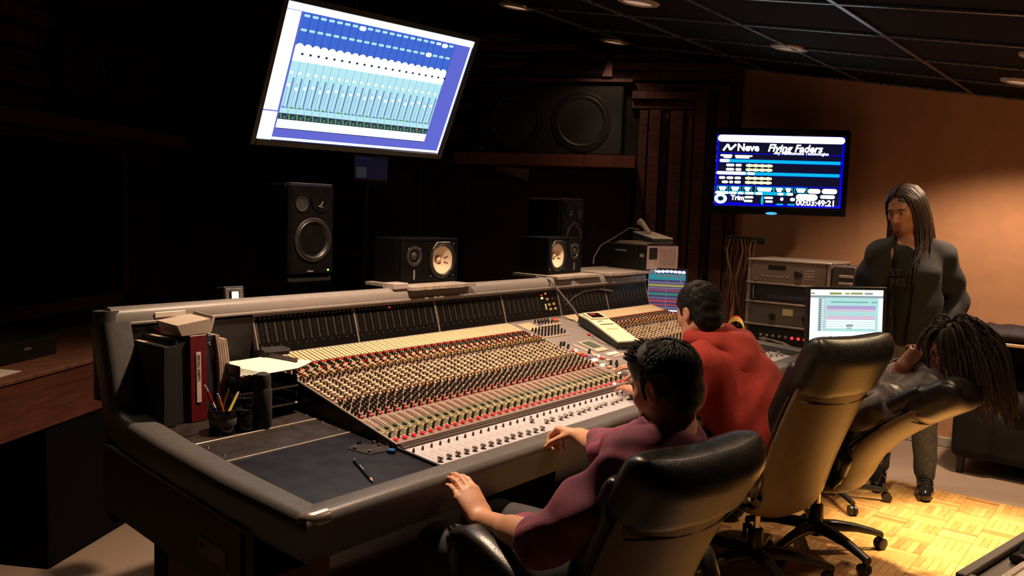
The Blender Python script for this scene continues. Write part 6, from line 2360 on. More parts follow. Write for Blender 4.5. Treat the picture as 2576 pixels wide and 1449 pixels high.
def short_hair(H, parent, m, n, seed, bare, lift=.10, L_=.045, r=.0030, rad=(.083, .103, .092), quiff=0.0):
    """short strands combed away from the crown over the skull."""
    rr = random.Random(seed)
    mb = MB()
    R = Vector(rad)
    c0 = Vector((0, -.018, .038))
    crown = Vector((0, -.45, .89)).normalized()
    for i in range(n):
        z = rr.uniform(-.75, 1)
        th = rr.uniform(-PI, PI)
        q = math.sqrt(1 - z * z)
        dv = Vector((q * math.sin(th), q * math.cos(th), z))
        if bare(dv):
            continue
        fl = (dv - crown * dv.dot(crown))
        fl = fl.normalized() if fl.length > .05 else Vector((rr.uniform(-1, 1), rr.uniform(-1, 1), 0)).normalized()
        fl = (fl + Vector((rr.uniform(-.35, .35), rr.uniform(-.35, .35), rr.uniform(-.2, .2)))).normalized()
        if quiff and dv.y > .35 and dv.z > .2:
            fl = (fl + Vector((0, .5, .7))).normalized()
        p = Vector(dv)
        lf = 1.0
        pts = []
        st = L_ / .095 / 4 * rr.uniform(.7, 1.2)
        top = max(0, dv.z) * (1 + quiff * max(0, dv.y))
        for j in range(5):
            pts.append(H.p(*(c0 + Vector((p.x * R.x, p.y * R.y, p.z * R.z)) * lf)))
            t_ = fl - p * fl.dot(p) * (.55 if not (quiff and dv.y > .35 and dv.z > .2) else .15)
            p = (p + t_ * st)
            if not (quiff and dv.y > .35 and dv.z > .2):
                p.normalize()
            lf += lift * (.25 + top) * .25 / (1 + j)
        mb.tube(pts, [r, r, r * .9, r * .7, r * .3], 4, caps=False)
    o = mb.build('hair_strands', m, parent, smooth='all')
    o['kind'] = 'stuff'
    return o

def shoe(S, heel, d, L=.27, k=.02):
    heel, d = Vector(heel), Vector(d).normalized()
    S.chain([heel + Vector((0, 0, .045)), heel + d * .09 + Vector((0, 0, .05)), heel + d * .17 + Vector((0, 0, .04)), heel + d * (L - .04) + Vector((0, 0, .035))], (.042, .043, .044, .036), k)
    S.cone(heel + Vector((0, 0, .06)), heel + d * .03 + Vector((0, 0, .10)), .042, .043, k)

# ================= person in the plaid shirt =================
p1 = thing('person', 'person in a purple plaid shirt in the front chair, both hands on the console', 'person', (.03, -.45, 0))
Hp = Fig((.110, -.695, 1.128), axes(math.radians(84), math.radians(16), math.radians(-3)), .95)
N = Vector((.088, -.728, .995))
LS, RS = Vector((-.085, -.695, .938)), Vector((.250, -.600, .925))
LE_, RE_ = Vector((-.222, -.560, .752)), Vector((.345, -.385, .838))
LW, RW = Vector((-.128, -.268, .708)), Vector((.452, -.205, .826))
HIP = Vector((.03, -.50, .585))
KL, KR = Vector((-.10, -.10, .565)), Vector((.18, -.06, .560))
S = Soft((-.36, -.90, 0.0), (.60, .32, 1.27), .0046)
add_head(S, Hp, N + Vector((0, 0, -.02)), .057)
S.chain([N + Vector((0, -.01, -.03)), Vector((.09, -.68, .86)), Vector((.06, -.58, .70)), HIP], (.075, .105, .11, .12), .05)
S.cone(LS, RS, .055, .055, .04)
S.chain([LS, LE_, LW], (.050, .043, .029), .02)
S.cone(LE_.lerp(LW, .12), LE_.lerp(LW, .50), .045, .037, .02)
S.chain([RS, RE_, RW], (.050, .041, .028), .02)
S.cone(RE_.lerp(RW, .15), RE_.lerp(RW, .55), .042, .034, .02)
add_hand(S, LW, (.22, .80, .56), (-.30, -.50, .81), 1, ((.18, .42, .20), (.20, .40, .20), (.18, .40, .20), (.12, .40, .20)), -.05, 1.14, (.62, .70, -.20))
add_hand(S, RW, (.18, .97, -.02), (.45, .05, .90), -1, ((.85, .95, .55), (.95, .95, .5), (1.05, 1.0, .5), (1.05, 1.0, .5)), .04, .98, (-.25, .86, -.42), (.10, .30))
for K, sx in ((KL, -1), (KR, 1)):
    S.chain([HIP + Vector((.09 * sx, .04, .0)), K, K + Vector((-.02, .06, -.42))], (.085, .055, .04), .03)
    S.cone(K + Vector((-.02, .06, -.44)), K + Vector((-.02, .20, -.50)), .04, .035, .02)
body = S.build('body', SKIN, p1, 0)
del S
# trousers and shoes
S = Soft((-.26, -.72, .0), (.36, .36, .74), .009)
for K, sx in ((KL, -1), (KR, 1)):
    S.chain([HIP + Vector((.09 * sx, .0, .0)), K, K + Vector((-.02, .06, -.43))], (.105, .076, .056), .03)
S.ell(HIP + Vector((0, 0, .0)), (.17, .13, .11), None, .05)
S.wrinkle(.005, 40, 4)
S.build('trousers', mat('jeans_dark', (.030, .028, .034), .8, var=.25, scale=60), p1)
for K in (KL, KR):
    S = Soft((K.x - .12, K.y - .05, 0), (K.x + .10, K.y + .40, .17), .007)
    shoe(S, (K.x - .02, K.y + .02, 0), (-.02, 1, 0))
    S.build('shoe', M_BLACK, p1)
# shirt: body, rolled sleeves, collar
M_PLAID = bpy.data.materials.new('plaid_shirt')
M_PLAID.use_nodes = True
nt = M_PLAID.node_tree
bs = nt.nodes['Principled BSDF']
tc = nt.nodes.new('ShaderNodeTexCoord')
sep = nt.nodes.new('ShaderNodeSeparateXYZ')
mp = nt.nodes.new('ShaderNodeMapping')
mp.inputs['Rotation'].default_value = (.35, .2, .3)
mp.inputs['Scale'].default_value = (420, 420, 420)
nt.links.new(tc.outputs['Object'], mp.inputs['Vector'])
nt.links.new(mp.outputs['Vector'], sep.inputs['Vector'])
sines = []
for ax_ in ('X', 'Y', 'Z'):
    sn = nt.nodes.new('ShaderNodeMath')
    sn.operation = 'SINE'
    nt.links.new(sep.outputs[ax_], sn.inputs[0])
    sines.append(sn)
ml = nt.nodes.new('ShaderNodeMath'); ml.operation = 'MULTIPLY'
nt.links.new(sines[0].outputs[0], ml.inputs[0]); nt.links.new(sines[2].outputs[0], ml.inputs[1])
ad = nt.nodes.new('ShaderNodeMath'); ad.operation = 'MULTIPLY_ADD'
nt.links.new(sines[1].outputs[0], ad.inputs[0]); nt.links.new(sines[2].outputs[0], ad.inputs[1]); nt.links.new(ml.outputs[0], ad.inputs[2])
rp = nt.nodes.new('ShaderNodeValToRGB')
rp.color_ramp.elements[0].position = .42
rp.color_ramp.elements[0].color = (.18, .030, .066, 1)
rp.color_ramp.elements[1].position = .70
rp.color_ramp.elements[1].color = (.13, .072, .105, 1)
nt.links.new(ad.outputs[0], rp.inputs['Fac'])
nt.links.new(rp.outputs['Color'], bs.inputs['Base Color'])
bs.inputs['Roughness'].default_value = .85
S = Soft((-.36, -.92, .48), (.50, -.22, 1.10), .0055)
S.chain([Vector((.090, -.725, .945)), Vector((.095, -.690, .84)), Vector((.065, -.60, .70)), HIP + Vector((0, .0, .02))], (.105, .135, .135, .145), .06)
S.cone(LS + Vector((.035, .0, -.010)), RS + Vector((-.035, 0, -.010)), .075, .075, .05)
S.cone(LS + Vector((.09, .02, .03)), N + Vector((-.03, .0, -.015)), .05, .055, .05)
S.cone(RS + Vector((-.09, -.01, .03)), N + Vector((.03, .0, -.015)), .05, .055, .05)
cuffL = LE_.lerp(LW, .10)
cuffR = RE_.lerp(RW, .14)
S.chain([LS, LS.lerp(LE_, .55), LE_, cuffL], (.074, .066, .062, .060), .035)
S.chain([RS, RS.lerp(RE_, .55), RE_, cuffR], (.072, .062, .057, .056), .035)
S.ell(HIP + Vector((-.02, .17, .055)), (.15, .12, .035), None, .04)
S.wrinkle(.0105, 52, 8)
# turned-up cuffs
for (a, b, r_) in ((cuffL.lerp(LE_, .35), cuffL, .0655), (cuffR.lerp(RE_, .5), cuffR, .0600)):
    S.cone(a, b, r_, r_ + .001, .004)
# open the sleeve ends around the arms
dl = (LW - LE_).normalized()
dr = (RW - RE_).normalized()
S.cone(cuffL + dl * .012, cuffL + dl * .12, .056, .060, .004, 's')
S.cone(cuffR + dr * .012, cuffR + dr * .12, .051, .055, .004, 's')
S.cone(N + Vector((.002, .01, .02)), N + Vector((.012, .03, .12)), .066, .075, .006, 's')
S.build('shirt', M_PLAID, p1, 1)
S = Soft((-.06, -.86, .92), (.24, -.58, 1.08), .004)     # collar band with turned-down leaf
cc = N + Vector((.004, .004, .020))
A_ = np.array(axes(math.radians(88), math.radians(-16)))
def collar(P):
    q = (P - np.array(cc, np.float32)) @ A_
    rr = np.sqrt((q[..., 0] / 1.0) ** 2 + (q[..., 1] / 1.06) ** 2)
    zz = q[..., 2]
    rad = .078 - zz * .35
    return np.maximum(np.abs(rr - rad) - .0045, np.abs(zz + .006) - .026)
S.field(collar, (-.05, -.85, .93), (.23, -.59, 1.07), 0)
S.build('collar', M_PLAID, p1, 1)
# hair: thick on top, quiff in front, short at the nape
S = Soft((-.06, -.86, 1.00), (.27, -.52, 1.30), .0042)
Mh = Hp.Mx()
k_ = Hp.s
S.ell(Hp.p(0, -.019, .038), np.array((.0815, .101, .091)) * k_, Mh, 0)
S.ell(Hp.p(0, .030, .078), np.array((.066, .066, .046)) * k_, Mh, .03)
S.ell(Hp.p(0, -.064, -.030), np.array((.064, .044, .060)) * k_, Mh, .03)
S.ell(Hp.p(0, .108, -.040), np.array((.090, .062, .078)) * k_, Mh, .014, 's')
for sx in (-1, 1):
    S.cone(Hp.p(sx * .075, .018, .03), Hp.p(sx * .073, .022, -.022), .009, .005, .015)
    S.ell(Hp.p(sx * .088, -.006, -.014), np.array((.024, .020, .032)) * k_, Mh, .006, 's')
S.wrinkle(.0015, 150, 3)
S.build('hair', HAIR_DK, p1, 0)
short_hair(Hp, p1, HAIR_DK, 2600, 4, lambda d: (d.y > .30 and d.z < .42) or (d.z < -.25 and d.y > -.35) or (abs(d.x) > .6 and d.z < -.02 and d.y > -.5), .09, .034, .0026, quiff=.35)

# ================= person in the red hooded sweatshirt =================
p2 = thing('person', 'person in a red hooded sweatshirt bending over the console, seen from behind', 'person', (1.48, -.30, 0))
Hq = Fig((1.335, -.185, 1.183), axes(math.radians(70), math.radians(20)), .97)
N = Vector((1.375, -.250, 1.075))
LS, RS = Vector((1.215, -.262, .985)), Vector((1.575, -.255, .985))
HIP = Vector((1.50, -.36, .585))
LE_, RE_ = Vector((1.130, -.20, .76)), Vector((1.70, -.06, .80))
LW, RW = Vector((1.24, .01, .82)), Vector((1.60, .17, .86))
S = Soft((1.0, -.58, 0), (1.85, .42, 1.34), .0058)
add_head(S, Hq, N + Vector((0, 0, -.02)), .055)
S.chain([N + Vector((0, -.01, -.03)), Vector((1.41, -.31, .86)), Vector((1.46, -.38, .70)), HIP], (.075, .105, .11, .12), .05)
S.cone(LS, RS, .055, .055, .04)
S.chain([LS, LE_, LW], (.050, .042, .028), .02)
S.chain([RS, RE_, RW], (.050, .042, .028), .02)
add_hand(S, LW, (.35, .90, .05), (0, -.1, 1), 1, ((.2, .3, .2),) * 4)
add_hand(S, RW, (-.3, .92, .0), (0, -.1, 1), -1, ((.2, .3, .2),) * 4)
KL, KR = Vector((1.36, .02, .56)), Vector((1.72, .02, .56))
for K, sx in ((KL, -1), (KR, 1)):
    S.chain([HIP + Vector((.09 * sx, .04, 0)), K, K + Vector((0, .06, -.42))], (.085, .055, .04), .03)
    S.cone(K + Vector((0, .06, -.44)), K + Vector((0, .20, -.50)), .04, .035, .02)
S.build('body', SKIN2, p2, 0)
S = Soft((1.22, -.60, 0), (1.88, .36, .76), .010)
for K, sx in ((KL, -1), (KR, 1)):
    S.chain([HIP + Vector((.09 * sx, .0, .0)), K, K + Vector((0, .06, -.43))], (.11, .080, .058), .03)
S.ell(HIP, (.18, .15, .11), None, .05)
S.wrinkle(.005, 40, 6)
S.build('trousers', mat('trousers_grey', (.050, .036, .040), .85, var=.2, scale=50), p2)
for K in (KL, KR):
    S = Soft((K.x - .10, K.y - .05, 0), (K.x + .10, K.y + .40, .17), .008)
    shoe(S, (K.x, K.y + .02, 0), (0, 1, 0))
    S.build('shoe', M_BLACK, p2)
M_REDH = mat('red_fleece', (.29, .024, .016), .92, var=.12, scale=30, bump=.25, bscale=500)
S = Soft((.98, -.66, .50), (1.86, .12, 1.16), .0062)
S.chain([Vector((1.385, -.275, 1.01)), Vector((1.415, -.335, .88)), Vector((1.465, -.385, .72)), HIP + Vector((0, -.01, .04))], (.125, .160, .170, .175), .07)
S.cone(LS + Vector((.04, -.01, -.01)), RS + Vector((-.03, -.01, -.01)), .090, .090, .06)
S.ell(Vector((1.47, -.375, .79)), (.19, .13, .20), None, .06)
cuffL, cuffR = LE_.lerp(LW, .75), RE_.lerp(RW, .75)
S.chain([LS, LS.lerp(LE_, .5), LE_, cuffL], (.085, .074, .066, .052), .04)
S.chain([RS, RS.lerp(RE_, .5), RE_, cuffR], (.085, .074, .066, .052), .04)
S.wrinkle(.010, 40, 12)
S.cone(N + Vector((-.01, .02, .03)), N + Vector((-.03, .05, .13)), .070, .078, .01, 's')
for c_, a_ in ((cuffL, LW - LE_), (cuffR, RW - RE_)):
    a_ = a_.normalized()
    S.cone(c_ + a_ * .012, c_ + a_ * .1, .050, .055, .004, 's')
hood = S.build('sweatshirt', M_REDH, p2, 1)
S = Soft((1.18, -.50, .90), (1.66, -.06, 1.20), .0055)     # hood lying on the back
hb = [Vector((1.265, -.185, 1.085)), Vector((1.300, -.275, 1.070)), Vector((1.375, -.335, 1.055)), Vector((1.455, -.320, 1.055)), Vector((1.505, -.235, 1.075)), Vector((1.490, -.155, 1.085))]
S.chain(hb, (.034, .046, .054, .052, .044, .032), .03)
S.ell(Vector((1.410, -.375, 1.010)), (.135, .060, .085), np.array(axes(math.radians(92), math.radians(30))), .045)
S.cone(Vector((1.345, -.40, .965)), Vector((1.475, -.405, .955)), .042, .040, .05)
S.wrinkle(.006, 48, 19)
S.cone(N + Vector((-.01, .03, .0)), N + Vector((-.03, .06, .14)), .062, .072, .012, 's')
S.build('hood', M_REDH, p2, 1)
S = Soft((1.18, -.36, 1.02), (1.50, 0.0, 1.36), .005)
Mh = Hq.Mx()
S.ell(Hq.p(0, -.018, .040), (.083, .102, .094), Mh, 0)
S.ell(Hq.p(0, -.055, -.040), (.066, .050, .060), Mh, .03)
S.ell(Hq.p(0, .105, -.030), (.085, .070, .095), Mh, .012, 's')
for sx in (-1, 1):
    S.ell(Hq.p(sx * .092, -.004, -.016), (.022, .020, .030), Mh, .008, 's')
S.wrinkle(.003, 160, 5)
S.build('hair', HAIR_BK, p2, 0)
short_hair(Hq, p2, HAIR_BK, 1500, 8, lambda d: (d.y > .30 and d.z < .42) or (d.z < -.25 and d.y > -.35) or (abs(d.x) > .6 and d.z < -.02 and d.y > -.5), .10, .030, .0030)

# ================= standing person with long hair =================
p3 = thing('person', 'standing person with long dark hair and dark open jacket looking down by the wall', 'person', (3.38, -.50, 0))
Hs = Fig((3.335, -.470, 1.668), axes(math.radians(166), math.radians(20), math.radians(4)), 1.10)
N = Vector((3.385, -.500, 1.50))
LS, RS = Vector((3.490, -.660, 1.405)), Vector((3.250, -.380, 1.405))
HIP = Vector((3.42, -.53, .95))
LE_, RE_ = Vector((3.575, -.735, 1.13)), Vector((3.215, -.285, 1.13))
LW, RW = Vector((3.40, -.720, .93)), Vector((3.06, -.235, .93))
FL, FR = Vector((3.50, -.655, 0)), Vector((3.47, -.40, 0))
S = Soft((2.86, -.95, 0), (3.78, -.05, 1.86), .0066)
add_head(S, Hs, N, .056, .95, 1.05)
S.chain([N + Vector((0, 0, -.04)), Vector((3.39, -.51, 1.30)), Vector((3.41, -.52, 1.10)), HIP], (.08, .12, .115, .12), .05)
S.cone(LS, RS, .055, .055, .04)
S.chain([LS, LE_, LW], (.050, .042, .028), .02)
S.chain([RS, RE_, RW], (.050, .042, .028), .02)
add_hand(S, LW, (-.75, .25, -.55), (-.3, -.6, .5), 1, ((.5, .5, .3),) * 4)
add_hand(S, RW, (-.72, .1, -.6), (-.3, .6, .5), -1, ((.5, .5, .3),) * 4)
for h_, f_ in ((HIP + Vector((.04, -.09, -.02)), FL), (HIP + Vector((-.01, .09, -.02)), FR)):
    kn = h_.lerp(f_, .48) + Vector((-.03, 0, 0))
    S.chain([h_, kn, f_ + Vector((0, 0, .08))], (.085, .055, .038), .03)
    S.cone(f_ + Vector((0, 0, .06)), f_ + Vector((-.12, -.02, .04)), .04, .03, .02)
S.build('body', SKIN3, p3, 0)
S = Soft((3.15, -.85, .05), (3.72, -.20, 1.08), .010)
for h_, f_ in ((HIP + Vector((.04, -.09, -.02)), FL), (HIP + Vector((-.01, .09, -.02)), FR)):
    kn = h_.lerp(f_, .48) + Vector((-.03, 0, 0))
    S.chain([h_, kn, f_ + Vector((0, 0, .11))], (.105, .078, .062), .03)
S.ell(HIP, (.13, .17, .12), None, .05)
S.wrinkle(.006, 45, 3)
S.build('trousers', mat('jeans_blue', (.070, .085, .13), .85, var=.3, scale=60), p3)
for f_ in (FL, FR):
    S = Soft((f_.x - .34, f_.y - .12, 0), (f_.x + .10, f_.y + .12, .17), .006)
    shoe(S, (f_.x + .03, f_.y, 0), (-1, -.22, 0), .29)
    o = S.build('shoe', M_BLACKGLOSS, p3)
    mb = MB()
    for j in range(4):
        c_ = Vector((f_.x + .03, f_.y, 0)) + Vector((-1, -.22, 0)).normalized() * (.10 + .028 * j)
        pv = Vector((-.22, 1, 0)).normalized() * .024
        mb.tube([c_ - pv + Vector((0, 0, .093 - .006 * j)), c_ + Vector((0, 0, .100 - .006 * j)), c_ + pv + Vector((0, 0, .093 - .006 * j))], .0035, 6)
    mb.build('laces', mat('lace_grey', (.06, .055, .05), .7), o, smooth=True)
M_TEE = mat('tee_black', (.006, .005, .006), .9, var=.2, scale=40)
S = Soft((3.15, -.80, .86), (3.65, -.22, 1.56), .0085)
S.chain([N + Vector((0, 0, -.08)), Vector((3.385, -.51, 1.30)), Vector((3.405, -.52, 1.10)), HIP + Vector((0, 0, .0))], (.085, .135, .130, .135), .05)
S.cone(LS.lerp(RS, .22), LS.lerp(RS, .78), .066, .066, .04)
S.wrinkle(.005, 40, 15)
tee = S.build('tee_shirt', M_TEE, p3)
M_JKT = mat('jacket_grey', (.0075, .0075, .0105), .9, var=.2, scale=50, bump=.2)
S = Soft((2.98, -.96, .84), (3.80, -.02, 1.56), .0072)
S.chain([N + Vector((.01, 0, -.08)), Vector((3.395, -.515, 1.30)), Vector((3.415, -.525, 1.10)), HIP + Vector((0, 0, -.02))], (.10, .155, .155, .165), .06)
S.cone(LS, RS, .068, .068, .05)
S.cone(LS + Vector((-.03, .03, .03)), N + Vector((.0, .0, -.01)), .05, .05, .05)
S.cone(RS + Vector((.03, -.03, .03)), N + Vector((.0, .0, -.01)), .05, .05, .05)
S.chain([LS, LS.lerp(LE_, .5), LE_, LE_.lerp(LW, .82)], (.070, .068, .064, .054), .04)
S.chain([RS, RS.lerp(RE_, .5), RE_, RE_.lerp(RW, .82)], (.070, .068, .064, .054), .04)
S.wrinkle(.007, 48, 23)
fdir = axes(math.radians(178), 0)
def opening(P):
    q = (P - np.array((3.395, -.515, 1.2), np.float32)) @ np.array(fdir)
    return np.maximum(np.abs(q[..., 0]) - (.055 + .06 * np.clip(q[..., 2], -.3, .3)), .06 - q[..., 1])
S.field(opening, (3.0, -.75, .84), (3.4, -.25, 1.54), .006, 's')
S.cone(N + Vector((0, 0, .02)), N + Vector((-.03, .01, .12)), .070, .080, .006, 's')
for c_, a_ in ((LE_.lerp(LW, .82), LW - LE_), (RE_.lerp(RW, .82), RW - RE_)):
    a_ = a_.normalized()
    S.cone(c_ + a_ * .012, c_ + a_ * .1, .048, .052, .004, 's')
S.build('jacket', M_JKT, p3, 1)
v, f = text_mesh('ST\nRES', .055, .0004, .001)
mb = MB()
mb.add(v, f, 0, frame((3.236, -.445, 1.285), (-.05, -1, 0), (-.08, 0, 1)))
mb.build('chest_print', mat('print_tan', (.045, .034, .03), .8), tee)
# long straight hair: cap and single strands falling to the chest from a middle parting
Mh = Hs.Mx()
k_ = Hs.s
S = Soft((3.15, -.65, 1.48), (3.52, -.29, 1.86), .006)
S.ell(Hs.p(0, -.020, .036), np.array((.081, .098, .089)) * k_, Mh, 0)
S.ell(Hs.p(0, -.060, -.04), np.array((.070, .045, .075)) * k_, Mh, .03)
S.ell(Hs.p(0, .100, -.026), np.array((.064, .075, .092)) * k_, Mh, .01, 's')
S.wrinkle(.002, 150, 7)
S.build('scalp_hair', HAIR_LONG, p3, 0)
rr = random.Random(9)
mb = MB()
for i in range(330):
    sx = -1 if i % 2 else 1
    y0 = rr.uniform(-.085, .058)
    side_y = y0 - .012 + rr.uniform(-.008, .008)
    w_ = .083 * math.sqrt(max(.15, 1 - ((side_y + .02) / .105) ** 2)) + rr.uniform(0, .010)
    top = .122 * math.sqrt(max(.2, 1 - ((y0 + .02) / .125) ** 2)) + rr.uniform(-.002, .004)
    back = y0 < -.05
    pts = [Hs.p(sx * .004, y0, top), Hs.p(sx * w_ * .60, y0 - .004, top * .88), Hs.p(sx * w_ * .98, side_y, .055), Hs.p(sx * (w_ + .006), side_y - .004, .0), Hs.p(sx * (w_ + .010), side_y - .010, -.065)]
    end = rr.uniform(.30, .46)
    drop = Hs.p(sx * (w_ + .014), side_y - .012, -.11)
    fw_ = Hs.A @ Vector((0, 1, 0))
    lat = Hs.A @ Vector((1, 0, 0))
    fl = Vector((fw_.x, fw_.y, 0)).normalized()
    o1 = sx * rr.uniform(.0, .030) * lat + fl * (rr.uniform(-.02, .05) if not back else rr.uniform(-.06, -.02))
    for j in range(1, 5):
        q = drop + o1 * (j / 4) + Vector((rr.uniform(-.003, .003), rr.uniform(-.003, .003), -(end - .12) * j / 4))
        if not back and q.z < 1.44:
            q += fl * .045 * min(1, (1.44 - q.z) / .12)
        pts.append(q)
    mb.tube(pts, [.0042] * 7 + [.0036, .0018], 5, caps=False)
hr_ = mb.build('long_strands', HAIR_LONG, p3, smooth='all')
hr_['kind'] = 'stuff'
S = Soft((3.15, -.58, 1.46), (3.36, -.34, 1.66), .004)     # short beard
S.ell(Hs.p(0, .052, -.092), np.array((.043, .036, .026)) * k_, Mh, 0)
S.cone(Hs.p(-.048, .022, -.070), Hs.p(-.022, .062, -.090), .017 * k_, .015 * k_, .02)
S.cone(Hs.p(.048, .022, -.070), Hs.p(.022, .062, -.090), .017 * k_, .015 * k_, .02)
S.ell(Hs.p(0, .100, -.058), np.array((.030, .018, .016)) * k_, Mh, .006, 's')
S.wrinkle(.002, 160, 2)
S.build('beard', HAIR_LONG, p3, 0)
for sx in (-1, 1):
    mb = MB()
    mb.tube([Hs.p(sx * .014, .092, .020), Hs.p(sx * .030, .091, .025), Hs.p(sx * .048, .080, .020)], [.0035, .0048, .003], 6)
    mb.build('eyebrow', HAIR_LONG, p3, smooth=True)
    mb = MB()
    mb.lathe([(.0, .0), (.0035, .0003), (.0055, .0012)], 10, 0, frame(Hs.p(sx * .031, .0905, .002), Hs.A @ Vector((1, 0, 0)), Hs.A @ Vector((0, 0, 1))) @ Matrix.Rotation(PI, 4, 'X'))
    mb.build('eye', EYE_D, p3, smooth=True)

# ================= person with dreadlocks =================
p4 = thing('person', 'person with long dreadlocks and dark leather jacket leaning back, hand raised to the face', 'person', (2.10, -.60, 0))
Hd = Fig((2.178, -1.000, 1.022), axes(math.radians(118), math.radians(10), math.radians(6)), 1.0)
N = Vector((2.160, -.995, .895))
LS, RS = Vector((1.995, -.935, .855)), Vector((2.325, -.905, .855))
HIP = Vector((2.07, -.46, .575))
LE_, RE_ = Vector((1.895, -.705, .748)), Vector((2.175, -.690, .820))
LW, RW = Vector((1.915, -.490, .690)), Vector((2.085, -.820, .950))
S = Soft((1.64, -1.12, 0), (2.50, .20, 1.18), .0058)
add_head(S, Hd, N, .055)
S.chain([N + Vector((0, .0, -.03)), Vector((2.125, -.80, .825)), Vector((2.095, -.60, .70)), HIP], (.070, .095, .10, .105), .05)
S.cone(LS, RS, .055, .055, .04)
S.chain([LS, LE_, LW], (.050, .042, .028), .02)
S.chain([RS, RE_, RW], (.050, .042, .027), .02)
add_hand(S, LW, (.15, .95, -.1), (-.3, 0, 1), 1, ((.3, .4, .3),) * 4)
add_hand(S, RW, (.50, -.46, .72), (-.66, -.62, .10), 1, ((.75, .75, .4), (.65, .8, .4), (.7, .9, .4), (.8, .9, .4)), .10, .98, (.25, -.62, .72))
KL, KR = Vector((1.94, -.04, .56)), Vector((2.24, -.04, .56))
for K, sx in ((KL, -1), (KR, 1)):
    S.chain([HIP + Vector((.09 * sx, .04, 0)), K, K + Vector((0, .06, -.42))], (.085, .055, .04), .03)
    S.cone(K + Vector((0, .06, -.44)), K + Vector((0, .20, -.50)), .04, .035, .02)
S.build('body', SKIN3, p4, 0)
S = Soft((1.80, -.66, 0), (2.40, .36, .74), .010)
for K, sx in ((KL, -1), (KR, 1)):
    S.chain([HIP + Vector((.09 * sx, .0, .0)), K, K + Vector((0, .06, -.43))], (.11, .078, .056), .03)
S.ell(HIP, (.17, .14, .10), None, .05)
S.wrinkle(.005, 40, 16)
S.build('trousers', mat('trousers_black', (.012, .011, .014), .85, var=.2, scale=50), p4)
for K in (KL, KR):
    S = Soft((K.x - .10, K.y - .05, 0), (K.x + .10, K.y + .40, .17), .008)
    shoe(S, (K.x, K.y + .02, 0), (0, 1, 0))
    S.build('shoe', M_BLACK, p4)
M_JK2 = mat('jacket_leather', (.085, .068, .062), .46, var=.3, scale=24, bump=.25, bscale=120, spec=.45)
S = Soft((1.62, -1.16, .44), (2.48, -.28, 1.02), .0062)
S.chain([Vector((2.145, -.925, .885)), Vector((2.125, -.805, .825)), Vector((2.095, -.61, .705)), HIP + Vector((0, -.02, .04))], (.095, .122, .122, .125), .06)
S.cone(LS, RS, .078, .078, .05)
S.chain([LS, LS.lerp(LE_, .5), LE_, LE_.lerp(LW, .8)], (.086, .080, .072, .055), .04)
S.chain([RS, RS.lerp(RE_, .5), RE_, RE_.lerp(RW, .72)], (.088, .078, .066, .052), .04)
S.wrinkle(.0095, 62, 33)
S.cone(N + Vector((.0, -.0, .03)), N + Vector((.01, .0, .13)), .066, .075, .006, 's')
for c_, a_ in ((LE_.lerp(LW, .8), LW - LE_), (RE_.lerp(RW, .72), RW - RE_)):
    a_ = a_.normalized()
    S.cone(c_ + a_ * .012, c_ + a_ * .1, .047, .052, .004, 's')
S.build('jacket', M_JK2, p4, 1)
S = Soft((1.96, -1.14, .85), (2.32, -.84, 1.02), .006)     # collar and shirt cuff
S.chain([N + Vector((-.080, .03, .02)), N + Vector((-.045, -.055, .03)), N + Vector((.04, -.07, .03)), N + Vector((.085, .02, .02))], (.022, .026, .026, .022), .02)
S.wrinkle(.005, 60, 2)
S.build('jacket_collar', M_JK2, p4, 1)
mb = MB()
q = RE_.lerp(RW, .76)
mb.tube([q, RE_.lerp(RW, .86)], [.046, .042], 16)
mb.build('shirt_cuff', mat('cuff_pale', (.36, .28, .27), .8), p4, smooth=True)
# dreadlocks: one tapering lock after another, gathered as one head of hair
DRM = mat('dread_brown', (.040, .023, .019), .8, var=.5, scale=90, bump=.6, bscale=240)
mb = MB()
Mh = Hd.A
rr = random.Random(5)
def lock(root, out, n, length, r0, sway, fall):
    pts = [Vector(root)]
    d = Vector(out).normalized()
    st = length / n
    for j in range(n):
        g = Vector((fall[0], fall[1], -1))
        d = (d + g * (.55 + .12 * j) + Vector((rr.uniform(-1, 1), rr.uniform(-1, 1), rr.uniform(-.3, .3))) * sway).normalized()
        q = pts[-1] + d * st
        rel = q - (Hd.c + Hd.A @ Vector((0, -.02, .02)))
        if rel.length < .108 and rel.z > -.14:
            q = Hd.c + Hd.A @ Vector((0, -.02, .02)) + rel.normalized() * .110
        pts.append(q)
    mb.tube(pts, [r0 * (1 + .10 * rr.uniform(-1, 1)) * (1 if j < n - 2 else .75 if j < n else .45) for j in range(n + 1)], 7)
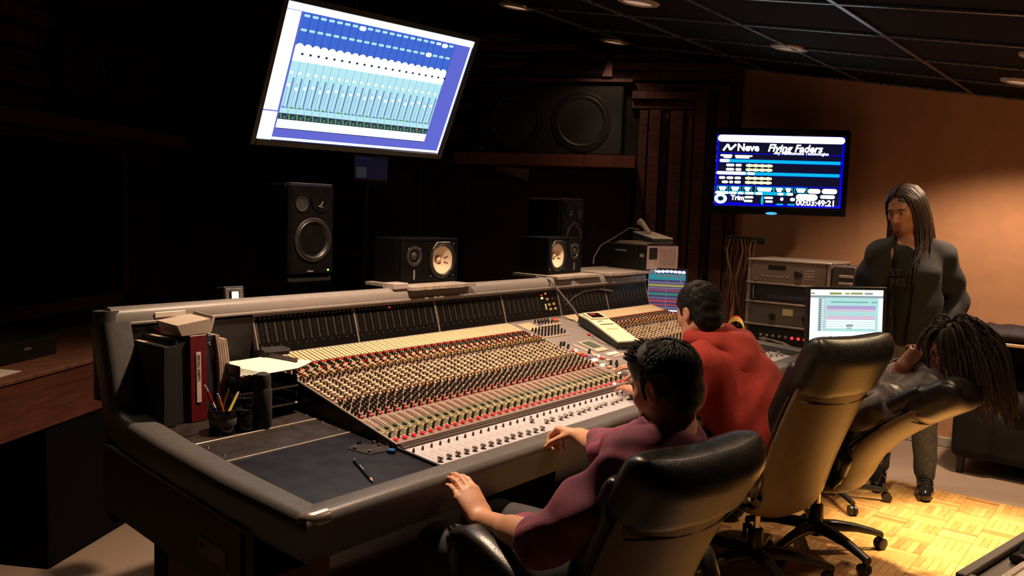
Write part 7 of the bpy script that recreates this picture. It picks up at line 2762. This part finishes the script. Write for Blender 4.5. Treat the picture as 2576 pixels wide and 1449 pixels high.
for i in range(300):
    u = rr.random()
    th = rr.uniform(-PI, PI)
    el = rr.uniform(-.15, 1.45)
    dv = Vector((math.sin(th) * math.cos(el), math.cos(th) * math.cos(el), math.sin(el)))     # local: x right, y forward, z up
    if dv.y > .45 and dv.z < .72:
        continue
    root = Hd.c + Mh @ Vector((dv.x * .082, -.02 + dv.y * .098, .034 + dv.z * .088))
    out = (Mh @ dv) * .6 + Vector((.02, -.05, .0))
    L_ = rr.uniform(.20, .33) + .09 * (dv.y < -.2)
    lock(root, out, 10, L_, rr.uniform(.0045, .0072), .16, (.14, -.20))
locks = mb.build('dreadlocks', DRM, p4, smooth='all')
locks['kind'] = 'stuff'
S = Soft((2.04, -1.16, .90), (2.34, -.84, 1.18), .006)
S.ell(Hd.p(0, -.018, .036), (.083, .102, .092), Hd.Mx(), 0)
S.ell(Hd.p(0, -.06, -.03), (.07, .05, .06), Hd.Mx(), .03)
S.ell(Hd.p(0, .105, -.030), (.085, .070, .090), Hd.Mx(), .012, 's')
S.wrinkle(.004, 120, 2)
S.build('scalp_hair', DRM, p4, 0)
# glasses
gl = thing('eyeglasses', 'thin dark eyeglasses on the person with dreadlocks', 'glasses', Hd.p(0, .09, 0))
for sx in (-1, 1):
    mb = MB()
    ring = [Hd.p(sx * .033 + .021 * math.cos(2 * PI * k / 16), .103, .000 + .017 * math.sin(2 * PI * k / 16)) for k in range(17)]
    mb.tube(ring, .0016, 6)
    fr_ = mb.build('rim', M_BLACKGLOSS, gl, smooth=True)
    mb = MB()
    mb.add([Hd.p(sx * .033 + .020 * math.cos(2 * PI * k / 16), .103, .016 * math.sin(2 * PI * k / 16)) for k in range(16)], [tuple(range(16))])
    mb.build('lens', mat('lens_glass', (.25, .30, .32), .06, alpha=.35), fr_)
    mb = MB()
    mb.tube([Hd.p(sx * .054, .102, .004), Hd.p(sx * .080, .060, .006), Hd.p(sx * .084, -.005, .004)], .0018, 6)
    mb.build('temple', M_BLACKGLOSS, gl, smooth=True)
mb = MB()
mb.tube([Hd.p(-.012, .104, .003), Hd.p(0, .110, .006), Hd.p(.012, .104, .003)], .0016, 6)
mb.build('bridge', M_BLACKGLOSS, gl, smooth=True)
